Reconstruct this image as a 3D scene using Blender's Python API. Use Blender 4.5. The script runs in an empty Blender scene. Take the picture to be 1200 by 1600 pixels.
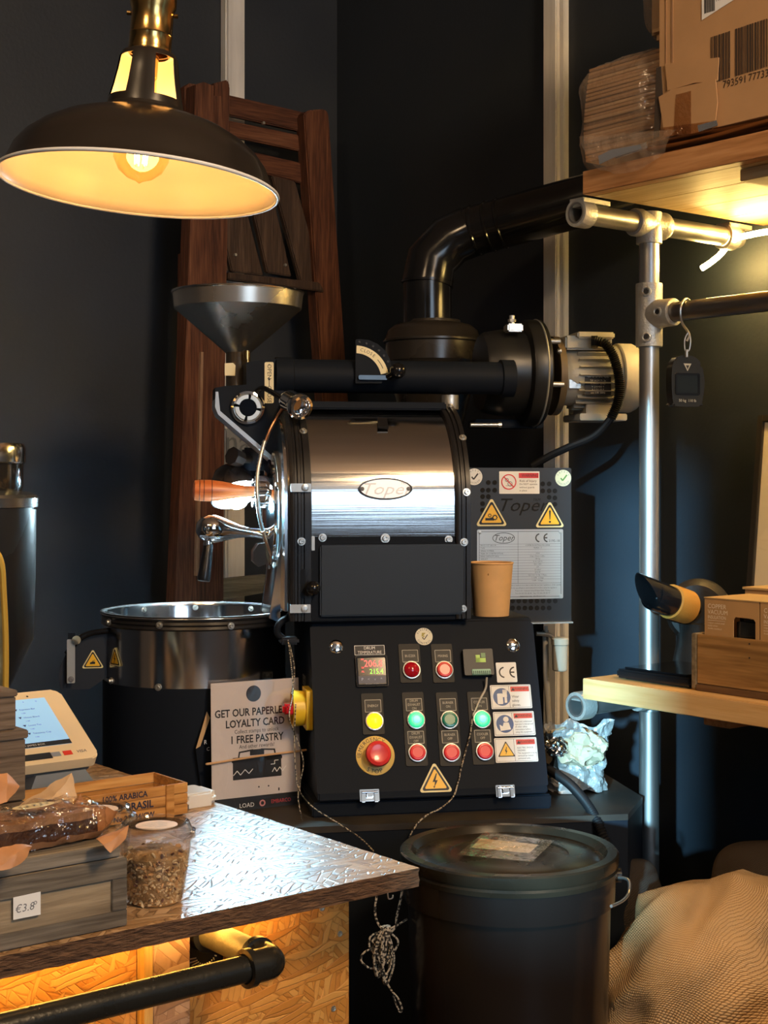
import bpy, bmesh, math, random
from mathutils import Vector as V, Matrix, noise
random.seed(7)
PI = math.pi
scene = bpy.context.scene
COL = scene.collection
EYE, F = 1.48, 2300.0                      # eye height (m), focal length in px of the 1200x1600 frame

# ------------------------------------------------------------------ camera, world, lights, exposure
cam_d = bpy.data.cameras.new('camera'); cam = bpy.data.objects.new('camera', cam_d); COL.objects.link(cam)
cam.location = (0, 0, EYE); cam.rotation_euler = (PI/2, 0, 0)
cam_d.sensor_fit = 'HORIZONTAL'; cam_d.sensor_width = 24.0; cam_d.lens = 24.0*F/1200
cam_d.shift_y = -50/1200; cam_d.clip_start = 0.02; cam_d.clip_end = 60
scene.camera = cam
scene.view_settings.view_transform = 'Standard'; scene.view_settings.look = 'None'
scene.view_settings.exposure = 0.0; scene.view_settings.gamma = 1.0
scene.view_settings.use_curve_mapping = False
wd = bpy.data.worlds.new('world'); scene.world = wd; wd.use_nodes = True
wd.node_tree.nodes['Background'].inputs[0].default_value = (0.55, 0.75, 1.0, 1)
wd.node_tree.nodes['Background'].inputs[1].default_value = 4.0

def area(name, loc, target, sx, sy, power, col):
    d = bpy.data.lights.new(name, 'AREA'); d.shape = 'RECTANGLE'; d.size = sx; d.size_y = sy
    d.energy = power; d.color = col
    o = bpy.data.objects.new(name, d); COL.objects.link(o); o.location = loc
    o.rotation_euler = (V(target)-V(loc)).to_track_quat('-Z', 'Y').to_euler()
    return o
# daylight of the shop window behind the camera (it fills the opening of wall_back) and unseen warm lamps added overhead as fill
_c, _s = math.cos(math.radians(38.4)), math.sin(math.radians(38.4))
def rw(x, y, z): return (x*_c-y*_s, x*_s+y*_c, z)          # room coordinates -> world
area('window_daylight', rw(0.3, -3.12, 2.3), rw(0.3, 3, 2.1), 1.7, 1.5, 26, (0.60, 0.80, 1.0))
# cold daylight, shaped by a slit added to wall_front so that it falls on the right wall beside the shelf pole
sun_d = bpy.data.lights.new('sun_through_added_slit', 'SUN'); sun_d.energy = 13; sun_d.color = (.35, .74, 1.0); sun_d.angle = math.radians(1.6)
sun = bpy.data.objects.new('sun_through_added_slit', sun_d); COL.objects.link(sun); sun.location = rw(-4, -1.3, 2)
sun.rotation_euler = (V(rw(2.65, 2.345, 1.13))-V(rw(-3.2, -1.87, 2.28))).to_track_quat('-Z', 'Y').to_euler()
area('warm_fill', (1.35, 0.3, 3.1), (0.9, 2.2, 0.7), 0.5, 0.5, 74, (1.0, 0.68, 0.38))  # unseen warm lamp added to brighten the sacks and cardboard
area('warm_fill', (-1.0, 0.4, 3.1), (-0.7, 1.8, 0.7), 0.4, 0.4, 18, (1.0, 0.68, 0.38))  # second unseen warm lamp, added for fill light

# ------------------------------------------------------------------ frames: photograph pixel -> point on a plane of the place
class Fr:
    def __init__(s, ox, oy, deg):
        s.o = V((ox, oy, 0)); s.a = math.radians(deg); s.R = Matrix.Rotation(s.a, 3, 'Z'); s.Ri = s.R.transposed()
    def world(s, p): return s.R @ V(p) + s.o
    def local(s, w): return s.Ri @ (V(w) - s.o)
    def _hit(s, px, py, p0, n):
        d = s.Ri @ V(((px-600)/F, 1, (750-py)/F)); c = s.local((0, 0, EYE))
        t = (V(p0)-c).dot(V(n))/d.dot(V(n)); return c + d*t
    def x(s, px, py, v): return s._hit(px, py, (v, 0, 0), (1, 0, 0))
    def y(s, px, py, v): return s._hit(px, py, (0, v, 0), (0, 1, 0))
    def z(s, px, py, v): return s._hit(px, py, (0, 0, v), (0, 0, 1))
    def d(s, px, py, Y): return s.local(((px-600)/F*Y, Y, EYE+(750-py)/F*Y))
W = Fr(0, 0, 0)          # world
R = Fr(0, 0, 38.4)       # the room, counter and shelving: right wall x=2.653, left wall y=3.576
M = Fr(0, 2.8, 10)       # the roasting machine: x to its right, y to its back, front edge y=0

def mtx(o, xd=(1, 0, 0), yd=(0, 0, 1)):
    xd = V(xd).normalized(); yd = V(yd).normalized(); n = xd.cross(yd).normalized()
    m = Matrix((xd, yd, n)).transposed().to_4x4(); m.translation = V(o); return m

# ------------------------------------------------------------------ mesh builder
_txt = {}
def text_geo(s, align, shear, res, bold=0.0):
    k = (s, align, shear, res, bold)
    if k not in _txt:
        cu = bpy.data.curves.new('lettering', 'FONT'); cu.body = s; cu.size = 1; cu.align_x = align; cu.align_y = 'CENTER'
        cu.shear = shear; cu.offset = bold; cu.resolution_u = res
        o = bpy.data.objects.new('lettering', cu); me = bpy.data.meshes.new_from_object(o)
        _txt[k] = ([v.co.copy() for v in me.vertices], [tuple(p.vertices) for p in me.polygons])
        bpy.data.objects.remove(o); bpy.data.curves.remove(cu); bpy.data.meshes.remove(me)
    return _txt[k]

def rrect(w, h, r, n=4, cx=0, cy=0):
    pts = []
    for (sx, sy, a0) in ((1, 1, 0), (-1, 1, 90), (-1, -1, 180), (1, -1, 270)):
        for i in range(n+1):
            a = math.radians(a0+90*i/n)
            pts.append((cx+sx*(w/2-r)+r*math.cos(a), cy+sy*(h/2-r)+r*math.sin(a)))
    return pts
def rtri(w, r, n=4, h=None):
    h = h or w*0.866; cs = [(-w/2, -h/3), (w/2, -h/3), (0, 2*h/3)]; pts = []
    for i, (x, y) in enumerate(cs):
        l = math.hypot(x, y); k = 1-2*r/l; cx, cy = x*k, y*k; a0 = [210-60, 330-60, 90-60][i]
        for j in range(n+1):
            a = math.radians(a0+120*j/n); pts.append((cx+r*math.cos(a), cy+r*math.sin(a)))
    return pts
def circ(r, n=32, cx=0, cy=0, sy=1): return [(cx+r*math.cos(2*PI*i/n), cy+sy*r*math.sin(2*PI*i/n)) for i in range(n)]
def smooth(pts, k=6, close=False):
    pts = [V(p) for p in pts]; out = []; n = len(pts)
    rng = n if close else n-1
    for i in range(rng):
        g = (lambda j: pts[j % n]) if close else (lambda j: pts[max(0, min(n-1, j))])
        p0, p1, p2, p3 = g(i-1), g(i), g(i+1), g(i+2)
        for j in range(k):
            t = j/k
            out.append(0.5*((2*p1)+(p2-p0)*t+(2*p0-5*p1+4*p2-p3)*t*t+(3*p1-p0-3*p2+p3)*t**3))
    if not close: out.append(pts[-1])
    return out

class G:
    def __init__(s, m=None): s.b = bmesh.new(); s.m = m or Matrix.Identity(4); s.uv = None
    def at(s, m): s.m = m; return s
    def v(s, p): return s.b.verts.new(s.m @ V(p))
    def f(s, vs):
        try: return s.b.faces.new(vs)
        except ValueError: return None
    def box(s, a, b, bev=0):
        x0, x1 = sorted((a[0], b[0])); y0, y1 = sorted((a[1], b[1])); z0, z1 = sorted((a[2], b[2]))
        c = [s.v((x, y, z)) for z in (z0, z1) for y in (y0, y1) for x in (x0, x1)]
        fs = [s.f([c[i] for i in q]) for q in ((0, 2, 3, 1), (4, 5, 7, 6), (0, 1, 5, 4), (2, 6, 7, 3), (0, 4, 6, 2), (1, 3, 7, 5))]
        if bev: bmesh.ops.bevel(s.b, geom=list({e for f in fs for e in f.edges}), offset=bev, segments=2, affect='EDGES', clamp_overlap=True)
        return s
    def rings(s, rs, cap0=True, cap1=True, close=False):
        vr = [[s.v(p) for p in r] for r in rs]; n = len(vr[0])
        m = len(vr)
        for i in range(m if close else m-1):
            a, b = vr[i], vr[(i+1) % m]
            for j in range(n): s.f([a[j], a[(j+1) % n], b[(j+1) % n], b[j]])
        if not close:
            if cap0: s.f(list(reversed(vr[0])))
            if cap1: s.f(vr[-1])
        return s
    def cyl(s, p0, p1, r0, r1=None, n=24, cap=True):
        p0, p1 = V(p0), V(p1); r1 = r0 if r1 is None else r1; d = (p1-p0).normalized()
        u = d.orthogonal().normalized(); w = d.cross(u)
        ring = lambda c, r: [c+u*(r*math.cos(2*PI*i/n))+w*(r*math.sin(2*PI*i/n)) for i in range(n)]
        return s.rings([ring(p0, r0), ring(p1, r1)], cap, cap)
    def lathe(s, prof, o=(0, 0, 0), ax=(0, 0, 1), n=32, ref=None, skip=None):
        o = V(o); d = V(ax).normalized(); u = (V(ref) if ref else d.orthogonal()); u = (u-d*u.dot(d)).normalized(); w = d.cross(u)
        rs = []
        for (r, h) in prof:
            c = o+d*h
            rs.append([s.v(c)] if r <= 1e-6 else [s.v(c+u*(r*math.cos(2*PI*i/n))+w*(r*math.sin(2*PI*i/n))) for i in range(n)])
        for i in range(len(rs)-1):
            a, b = rs[i], rs[i+1]
            for j in range(n):
                if skip and skip(i, j): continue
                k = (j+1) % n
                if len(a) == 1 and len(b) == 1: continue
                if len(a) == 1: s.f([a[0], b[k], b[j]])
                elif len(b) == 1: s.f([a[j], a[k], b[0]])
                else: s.f([a[j], a[k], b[k], b[j]])
        return s
    def sph(s, c, r, sc=(1, 1, 1), n=16, k=10):
        c = V(c); prof = [(math.sin(PI*i/k), -math.cos(PI*i/k)) for i in range(k+1)]
        old = s.m; s.m = s.m @ Matrix.Translation(c) @ Matrix.Diagonal((r*sc[0], r*sc[1], r*sc[2], 1)); s.lathe(prof, n=n); s.m = old; return s
    def tube(s, pts, r, n=8, k=0, close=False, cap=True):
        if k: pts = smooth(pts, k, close)
        pts = [V(p) for p in pts]; m = len(pts); rr = r if callable(r) else (lambda t: r)
        rs = []; u = None
        for i, p in enumerate(pts):
            a = pts[(i-1) % m] if (close or i) else p; b = pts[(i+1) % m] if (close or i < m-1) else p
            t = (b-a).normalized() if (b-a).length > 1e-9 else V((0, 0, 1))
            if u is None: u = t.orthogonal().normalized()
            u = (u-t*u.dot(t)); u = u.normalized() if u.length > 1e-6 else t.orthogonal().normalized()
            w = t.cross(u); q = rr(i/(m-1))
            rs.append([p+u*(q*math.cos(2*PI*j/n))+w*(q*math.sin(2*PI*j/n)) for j in range(n)])
        return s.rings(rs, cap, cap, close)
    def prism(s, poly, vec):                       # 3-D polygon swept along vec
        poly = [V(p) for p in poly]; vec = V(vec); a = [s.v(p) for p in poly]; b = [s.v(p+vec) for p in poly]; n = len(a)
        s.f(list(reversed(a))); s.f(b)
        for i in range(n): s.f([a[i], a[(i+1) % n], b[(i+1) % n], b[i]])
        return s
    def flat(s, poly, z0, z1=None):                # 2-D polygon in the builder's plane, between two heights
        if z1 is None: s.f([s.v((x, y, z0)) for x, y in poly]); return s
        return s.prism([(x, y, z0) for x, y in poly], (0, 0, z1-z0))
    def ring2(s, r0, r1, z0, z1, n=32, a0=0, a1=360, cx=0, cy=0):
        full = abs(a1-a0-360) < 1e-6; k = n if full else n+1; rs = []
        for i in range(k):
            a = math.radians(a0+(a1-a0)*i/n); c, q = math.cos(a), math.sin(a)
            rs.append([(cx+r0*c, cy+r0*q, z0), (cx+r1*c, cy+r1*q, z0), (cx+r1*c, cy+r1*q, z1), (cx+r0*c, cy+r0*q, z1)])
        return s.rings(rs, not full, not full, close=full)
    def frame2(s, outer, inner, z0, z1):
        n = len(outer)
        return s.rings([[(x, y, z0) for x, y in outer], [(x, y, z1) for x, y in outer], [(x, y, z1) for x, y in inner], [(x, y, z0) for x, y in inner]], close=True)
    def text(s, t, x, y, size, z=0.0, align='CENTER', sx=1.0, shear=0.0, rot=0.0, res=2, bold=0.0):
        vs, fs = text_geo(t, align, shear, res, bold); c, q = math.cos(rot), math.sin(rot)
        bv = [s.v((x+(p.x*sx*c-p.y*q)*size, y+(p.x*sx*q+p.y*c)*size, z)) for p in vs]
        for f in fs: s.f([bv[i] for i in f])
        return s
    def line2(s, a, b, w, z0, z1):
        a, b = V(a), V(b); d = (b-a).normalized(); n = V((-d.y, d.x))*w/2
        return s.flat([tuple(a-n), tuple(b-n), tuple(b+n), tuple(a+n)], z0, z1)

# ------------------------------------------------------------------ objects
OFF = {}
def _mesh(name, g, mat, off, ang=35):
    if off is not None: bmesh.ops.translate(g.b, verts=g.b.verts, vec=-V(off))
    bmesh.ops.recalc_face_normals(g.b, faces=g.b.faces)
    me = bpy.data.meshes.new(name); g.b.to_mesh(me); g.b.free()
    me.materials.append(mat)
    if ang: me.shade_smooth(); me.set_sharp_from_angle(angle=math.radians(ang))
    return me
def setp(o, label=None, cat=None, group=None, kind=None):
    for k, q in (('label', label), ('category', cat), ('group', group), ('kind', kind)):
        if q: o[k] = q
def thing(name, label, cat, fr, base, group=None):
    o = bpy.data.objects.new(name, None); COL.objects.link(o); o.empty_display_size = 0.05
    o.location = fr.world(base); o.rotation_euler = (0, 0, fr.a); setp(o, label, cat, group)
    OFF[o.name] = V(base); return o
def obj(name, g, mat, parent, label=None, kind=None, ang=35):
    me = _mesh(name, g, mat, OFF[parent.name], ang); o = bpy.data.objects.new(name, me); COL.objects.link(o)
    o.parent = parent; OFF[o.name] = OFF[parent.name]; setp(o, label, None, None, kind); return o
def single(name, g, mat, fr, base, label=None, cat=None, group=None, kind=None, ang=35):
    me = _mesh(name, g, mat, V(base), ang); o = bpy.data.objects.new(name, me); COL.objects.link(o)
    o.location = fr.world(base); o.rotation_euler = (0, 0, fr.a); setp(o, label, cat, group, kind)
    OFF[o.name] = V(base); return o
def clone(root, loc, label=None, rz=None):
    def rec(o, par):
        c = o.copy(); COL.objects.link(c); c.parent = par
        for ch in [q for q in bpy.data.objects if q.parent == o]: rec(ch, c)
        return c
    c = rec(root, None); c.location = loc
    if rz is not None: c.rotation_euler = (0, 0, rz)
    if label: c['label'] = label
    return c

# ------------------------------------------------------------------ materials
_m = {}
def base_mat(name):
    m = bpy.data.materials.new(name); m.use_nodes = True; nt = m.node_tree
    return m, nt, nt.nodes['Principled BSDF']
def N(nt, t, **kw):
    n = nt.nodes.new(t)
    for k, q in kw.items():
        if k in n.inputs: n.inputs[k].default_value = q
        else: setattr(n, k, q)
    return n
def coords(nt, sc=(1, 1, 1), rot=(0, 0, 0), uv=False):
    tc = N(nt, 'ShaderNodeTexCoord'); mp = N(nt, 'ShaderNodeMapping'); mp.inputs['Scale'].default_value = sc; mp.inputs['Rotation'].default_value = rot
    nt.links.new(tc.outputs['UV' if uv else 'Object'], mp.inputs['Vector']); return mp.outputs[0]
def ramp(nt, src, stops):
    r = N(nt, 'ShaderNodeValToRGB'); e = r.color_ramp.elements
    while len(e) < len(stops): e.new(0.5)
    for i, (p, c) in enumerate(stops): e[i].position = p; e[i].color = (*c, 1) if len(c) == 3 else c
    nt.links.new(src, r.inputs[0]); return r.outputs[0]
def bump(nt, bs, src, st, dist=0.01, prev=None):
    b = N(nt, 'ShaderNodeBump'); b.inputs['Strength'].default_value = st; b.inputs['Distance'].default_value = dist
    nt.links.new(src, b.inputs['Height'])
    if prev: nt.links.new(prev, b.inputs['Normal'])
    if bs: nt.links.new(b.outputs[0], bs.inputs['Normal'])
    return b.outputs[0]
def mat(name, col, rough=0.5, metal=0.0, var=0.0, vs=6.0, bmp=0.0, bs_=120.0, stretch=(1, 1, 1), coat=0.0, trans=0.0, ior=1.45, spec=0.5, rvar=0.0, emit=None, es=0.0, col2=None, dist=0.004):
    if name in _m: return _m[name]
    m, nt, b = base_mat(name)
    b.inputs['Base Color'].default_value = (*col, 1); b.inputs['Roughness'].default_value = rough; b.inputs['Metallic'].default_value = metal
    b.inputs['Coat Weight'].default_value = coat; b.inputs['Coat Roughness'].default_value = 0.06
    b.inputs['Transmission Weight'].default_value = trans; b.inputs['IOR'].default_value = ior; b.inputs['Specular IOR Level'].default_value = spec
    if emit: b.inputs['Emission Color'].default_value = (*emit, 1); b.inputs['Emission Strength'].default_value = es
    if var or rvar or bmp or col2:
        co = coords(nt, stretch); n = N(nt, 'ShaderNodeTexNoise'); n.inputs['Scale'].default_value = vs; n.inputs['Detail'].default_value = 6
        nt.links.new(co, n.inputs['Vector'])
        if var or col2:
            lo = tuple(c*(1-var) for c in col); hi = col2 or tuple(min(1, c*(1+var)) for c in col)
            nt.links.new(ramp(nt, n.outputs['Fac'], [(0.3, lo), (0.7, hi)]), b.inputs['Base Color'])
        if rvar:
            mr = N(nt, 'ShaderNodeMapRange'); mr.inputs[1].default_value = 0.3; mr.inputs[2].default_value = 0.7
            mr.inputs[3].default_value = max(0.02, rough-rvar); mr.inputs[4].default_value = rough+rvar
            nt.links.new(n.outputs['Fac'], mr.inputs[0]); nt.links.new(mr.outputs[0], b.inputs['Roughness'])
        if bmp:
            n2 = N(nt, 'ShaderNodeTexNoise'); n2.inputs['Scale'].default_value = bs_; n2.inputs['Detail'].default_value = 4
            nt.links.new(co, n2.inputs['Vector']); bump(nt, b, n2.outputs['Fac'], bmp, dist)
    _m[name] = m; return m
def wood(name, cols, axis='x', sc=1.0, rough=0.55, bmp=0.25, rings=10.0, coat=0.0):
    if name in _m: return _m[name]
    m, nt, b = base_mat(name); b.inputs['Specular IOR Level'].default_value = 0.3; i = 'xyz'.index(axis); st = [14*sc]*3; st[i] = 0.9*sc
    co = coords(nt, tuple(st)); oi = N(nt, 'ShaderNodeObjectInfo'); ad = N(nt, 'ShaderNodeVectorMath', operation='MULTIPLY_ADD')
    cb = N(nt, 'ShaderNodeCombineXYZ')
    for k in range(3): nt.links.new(oi.outputs['Random'], cb.inputs[k])
    nt.links.new(cb.outputs[0], ad.inputs[0]); ad.inputs[1].default_value = (37, 23, 19); nt.links.new(co, ad.inputs[2])
    n1 = N(nt, 'ShaderNodeTexNoise'); n1.inputs['Scale'].default_value = 1.0; n1.inputs['Detail'].default_value = 3; n1.inputs['Distortion'].default_value = 0.4
    nt.links.new(ad.outputs[0], n1.inputs['Vector'])
    mu = N(nt, 'ShaderNodeMath', operation='MULTIPLY'); mu.inputs[1].default_value = rings; nt.links.new(n1.outputs['Fac'], mu.inputs[0])
    sn = N(nt, 'ShaderNodeMath', operation='SINE'); nt.links.new(mu.outputs[0], sn.inputs[0])
    n2 = N(nt, 'ShaderNodeTexNoise'); n2.inputs['Scale'].default_value = 9.0; n2.inputs['Detail'].default_value = 6; nt.links.new(ad.outputs[0], n2.inputs['Vector'])
    mx = N(nt, 'ShaderNodeMath', operation='MULTIPLY_ADD'); nt.links.new(sn.outputs[0], mx.inputs[0]); mx.inputs[1].default_value = 0.16; nt.links.new(n2.outputs['Fac'], mx.inputs[2])
    sh = N(nt, 'ShaderNodeMath', operation='MULTIPLY_ADD'); nt.links.new(oi.outputs['Random'], sh.inputs[0]); sh.inputs[1].default_value = 0.14; nt.links.new(mx.outputs[0], sh.inputs[2])
    nt.links.new(ramp(nt, sh.outputs[0], [(0.25, cols[0]), (0.52, cols[1]), (0.85, cols[2])]), b.inputs['Base Color'])
    b.inputs['Roughness'].default_value = rough; b.inputs['Coat Weight'].default_value = coat; b.inputs['Coat Roughness'].default_value = 0.25
    bump(nt, b, mx.outputs[0], bmp, 0.003)
    _m[name] = m; return m
def osb(name, cols, plane='xy', rough=0.45, bmp=0.6, sc=1.0, edgec=(0.66, 0.58, 0.5)):
    if name in _m: return _m[name]
    m, nt, b = base_mat(name); outs = []
    for k, rt in enumerate((0.15, 1.35, -0.7)):
        rot = (0, 0, rt) if plane == 'xy' else (PI/2, 0, 0)
        if plane == 'xy': co = coords(nt, (1, 1, 1), rot)
        else:
            co0 = coords(nt, (1, 1, 1), rot); mp = N(nt, 'ShaderNodeMapping'); mp.inputs['Rotation'].default_value = (0, 0, rt); nt.links.new(co0, mp.inputs['Vector']); co = mp.outputs[0]
        # a wobble bends the flake outlines
        nz = N(nt, 'ShaderNodeTexNoise'); nz.inputs['Scale'].default_value = 14; nz.inputs['Detail'].default_value = 5; nt.links.new(co, nz.inputs['Vector'])
        ma = N(nt, 'ShaderNodeVectorMath', operation='MULTIPLY_ADD'); nt.links.new(nz.outputs['Color'], ma.inputs[0]); ma.inputs[1].default_value = (.020, .014, 0); nt.links.new(co, ma.inputs[2])
        mp2 = N(nt, 'ShaderNodeMapping'); mp2.inputs['Scale'].default_value = (11*sc, 66*sc, 1); nt.links.new(ma.outputs[0], mp2.inputs['Vector'])
        vo = N(nt, 'ShaderNodeTexVoronoi'); vo.inputs['Scale'].default_value = 1; vo.voronoi_dimensions = '2D'; nt.links.new(mp2.outputs[0], vo.inputs['Vector'])
        ve = N(nt, 'ShaderNodeTexVoronoi', feature='DISTANCE_TO_EDGE'); ve.voronoi_dimensions = '2D'; ve.inputs['Scale'].default_value = 1; nt.links.new(mp2.outputs[0], ve.inputs['Vector'])
        sp = N(nt, 'ShaderNodeSeparateColor'); nt.links.new(vo.outputs['Color'], sp.inputs[0])
        outs.append((sp.outputs[0], sp.outputs[1], ve.outputs['Distance']))
    def mixv(f, a, c):
        mx = N(nt, 'ShaderNodeMix', data_type='FLOAT'); nt.links.new(f, mx.inputs[0]); nt.links.new(a, mx.inputs[2]); nt.links.new(c, mx.inputs[3]); return mx.outputs[0]
    def thr(src, t):
        q = N(nt, 'ShaderNodeMath', operation='GREATER_THAN'); nt.links.new(src, q.inputs[0]); q.inputs[1].default_value = t; return q.outputs[0]
    f1 = thr(outs[0][1], 0.62); f2 = thr(outs[1][1], 0.6)
    val = mixv(f1, mixv(f2, outs[2][0], outs[1][0]), outs[0][0]); edge = mixv(f1, mixv(f2, outs[2][2], outs[1][2]), outs[0][2])
    fine = N(nt, 'ShaderNodeTexNoise'); fine.inputs['Scale'].default_value = 160; nt.links.new(coords(nt), fine.inputs['Vector'])
    ad = N(nt, 'ShaderNodeMath', operation='MULTIPLY_ADD'); nt.links.new(fine.outputs['Fac'], ad.inputs[0]); ad.inputs[1].default_value = 0.35; nt.links.new(val, ad.inputs[2])
    c = ramp(nt, ad.outputs[0], [(0.1, cols[0]), (0.6, cols[1]), (1.0, cols[2])])
    er = ramp(nt, edge, [(0.0, edgec), (0.06, (1, 1, 1))])
    mu = N(nt, 'ShaderNodeMix', data_type='RGBA', blend_type='MULTIPLY'); mu.inputs[0].default_value = 1
    nt.links.new(c, mu.inputs[6]); nt.links.new(er, mu.inputs[7]); nt.links.new(mu.outputs[2], b.inputs['Base Color'])
    e2 = N(nt, 'ShaderNodeMath', operation='MINIMUM'); nt.links.new(edge, e2.inputs[0]); e2.inputs[1].default_value = 0.12
    h = N(nt, 'ShaderNodeMath', operation='MULTIPLY_ADD'); nt.links.new(e2.outputs[0], h.inputs[0]); h.inputs[1].default_value = 4.0; nt.links.new(val, h.inputs[2])
    bump(nt, b, h.outputs[0], bmp, 0.0012); b.inputs['Roughness'].default_value = rough
    _m[name] = m; return m
def film(name, tint=(1, 1, 1), rough=0.08, k=1.0, base=0.04, bmp=0.0, bsc=25.0, haze=0.0, hazecol=(0.8, 0.8, 0.8)):
    if name in _m: return _m[name]
    m = bpy.data.materials.new(name); m.use_nodes = True; nt = m.node_tree; nt.nodes.remove(nt.nodes['Principled BSDF']); out = nt.nodes['Material Output']
    tr = N(nt, 'ShaderNodeBsdfTransparent'); tr.inputs[0].default_value = (*tint, 1)
    gl = N(nt, 'ShaderNodeBsdfGlossy'); gl.inputs['Roughness'].default_value = rough
    fr = N(nt, 'ShaderNodeLayerWeight'); fr.inputs[0].default_value = 0.5
    pw = N(nt, 'ShaderNodeMath', operation='POWER'); nt.links.new(fr.outputs['Facing'], pw.inputs[0]); pw.inputs[1].default_value = 4.0
    ma = N(nt, 'ShaderNodeMath', operation='MULTIPLY_ADD'); ma.use_clamp = True; nt.links.new(pw.outputs[0], ma.inputs[0]); ma.inputs[1].default_value = k*0.55; ma.inputs[2].default_value = base
    mx = N(nt, 'ShaderNodeMixShader'); nt.links.new(ma.outputs[0], mx.inputs[0]); nt.links.new(tr.outputs[0], mx.inputs[1]); nt.links.new(gl.outputs[0], mx.inputs[2])
    if bmp:
        n = N(nt, 'ShaderNodeTexNoise'); n.inputs['Scale'].default_value = bsc; n.inputs['Detail'].default_value = 3; nt.links.new(coords(nt), n.inputs['Vector'])
        bo = bump(nt, None, n.outputs['Fac'], bmp, 0.02); nt.links.new(bo, gl.inputs['Normal'])
    res = mx.outputs[0]
    if haze:
        df = N(nt, 'ShaderNodeBsdfDiffuse'); df.inputs[0].default_value = (*hazecol, 1); m2 = N(nt, 'ShaderNodeMixShader'); m2.inputs[0].default_value = haze
        nt.links.new(res, m2.inputs[1]); nt.links.new(df.outputs[0], m2.inputs[2]); res = m2.outputs[0]
    nt.links.new(res, out.inputs['Surface']); _m[name] = m; return m
def glow(name, col, s):
    if name in _m: return _m[name]
    m, nt, b = base_mat(name); b.inputs['Base Color'].default_value = (*col, 1); b.inputs['Emission Color'].default_value = (*col, 1); b.inputs['Emission Strength'].default_value = s
    b.inputs['Roughness'].default_value = 0.3; _m[name] = m; return m
def burlap(name, c0, c1, sc=98.0):
    if name in _m: return _m[name]
    m, nt, b = base_mat(name); co = coords(nt, (sc, sc*1.25, 1), (0, 0, .42), uv=True)
    tc = N(nt, 'ShaderNodeTexCoord'); nz = N(nt, 'ShaderNodeTexNoise'); nz.inputs['Scale'].default_value = 55; nt.links.new(tc.outputs['Object'], nz.inputs['Vector'])
    ma = N(nt, 'ShaderNodeVectorMath', operation='MULTIPLY_ADD'); nt.links.new(nz.outputs['Color'], ma.inputs[0]); ma.inputs[1].default_value = (.6, .6, 0); nt.links.new(co, ma.inputs[2])
    sx = N(nt, 'ShaderNodeSeparateXYZ'); nt.links.new(ma.outputs[0], sx.inputs[0]); res = []
    for k in (0, 1):
        s1 = N(nt, 'ShaderNodeMath', operation='SINE'); mu = N(nt, 'ShaderNodeMath', operation='MULTIPLY'); mu.inputs[1].default_value = 2*PI
        nt.links.new(sx.outputs[k], mu.inputs[0]); nt.links.new(mu.outputs[0], s1.inputs[0]); ab = N(nt, 'ShaderNodeMath', operation='ABSOLUTE'); nt.links.new(s1.outputs[0], ab.inputs[0]); res.append(ab.outputs[0])
    mm = N(nt, 'ShaderNodeMath', operation='MULTIPLY'); nt.links.new(res[0], mm.inputs[0]); nt.links.new(res[1], mm.inputs[1])
    n2 = N(nt, 'ShaderNodeTexNoise'); n2.inputs['Scale'].default_value = 5; n2.inputs['Detail'].default_value = 6; nt.links.new(tc.outputs['Object'], n2.inputs['Vector'])
    ad = N(nt, 'ShaderNodeMath', operation='MULTIPLY_ADD'); nt.links.new(n2.outputs['Fac'], ad.inputs[0]); ad.inputs[1].default_value = 0.9; nt.links.new(mm.outputs[0], ad.inputs[2])
    nt.links.new(ramp(nt, ad.outputs[0], [(0.35, c0), (0.95, c1)]), b.inputs['Base Color']); b.inputs['Roughness'].default_value = 0.95; b.inputs['Specular IOR Level'].default_value = 0.1
    bump(nt, b, ad.outputs[0], .55, 0.003); _m[name] = m; return m

black = mat('black_powder_coat', (.0085, .0115, .0175), .58, bmp=.06, bs_=900, dist=.001, spec=.11)
blackg = mat('black_gloss', (.008, .008, .009), .16, rvar=.06, vs=20)
blackr = mat('black_rubber', (.009, .009, .010), .5, spec=.22)
blackd = mat('dusty_black_paint', (.010, .010, .012), .34, col2=(.020, .018, .016), vs=9, rvar=.08, spec=.35)
chrome = mat('polished_chrome', (.82, .82, .84), .05, 1.0)
steel = mat('brushed_steel', (.60, .59, .58), .11, 1.0, stretch=(.4, 60, 60), rvar=.05, vs=4, bmp=.03, bs_=6)
steelv = mat('rolled_steel', (.62, .62, .63), .14, 1.0, rvar=.05, vs=9)
zinc = mat('galvanised_steel', (.55, .54, .50), .34, .85, var=.15, vs=14, bmp=.15, bs_=160, rvar=.08)
zincp = mat('galvanised_tube', (.44, .43, .41), .36, .9, var=.08, vs=5, stretch=(6, 6, .5), rvar=.06)
brass = mat('antique_brass', (.55, .34, .12), .2, 1.0, rvar=.05, vs=9)
copper = mat('copper_wire', (.45, .22, .12), .3, 1.0)
white = mat('white_print', (.78, .78, .76), .45)
paperw = mat('white_paper', (.80, .79, .77), .6)
ink = mat('black_ink', (.012, .012, .014), .5)
greyink = mat('grey_ink', (.16, .16, .17), .5)
yellow = mat('warning_yellow', (.90, .52, .03), .4)
cream = mat('cream_label', (.78, .68, .40), .45)
redp = mat('red_print', (.62, .03, .025), .4)
redpl = mat('red_plastic', (.55, .01, .015), .25, coat=.3)
bluep = mat('blue_print', (.01, .07, .26), .4)
alu = mat('etched_aluminium', (.50, .50, .47), .35, .6, var=.08, vs=8)
motorg = mat('motor_grey', (.36, .35, .30), .45, .1, var=.12, vs=12, bmp=.1, bs_=80)
greenp = mat('leaf_green', (.35, .62, .08), .4)

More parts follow.
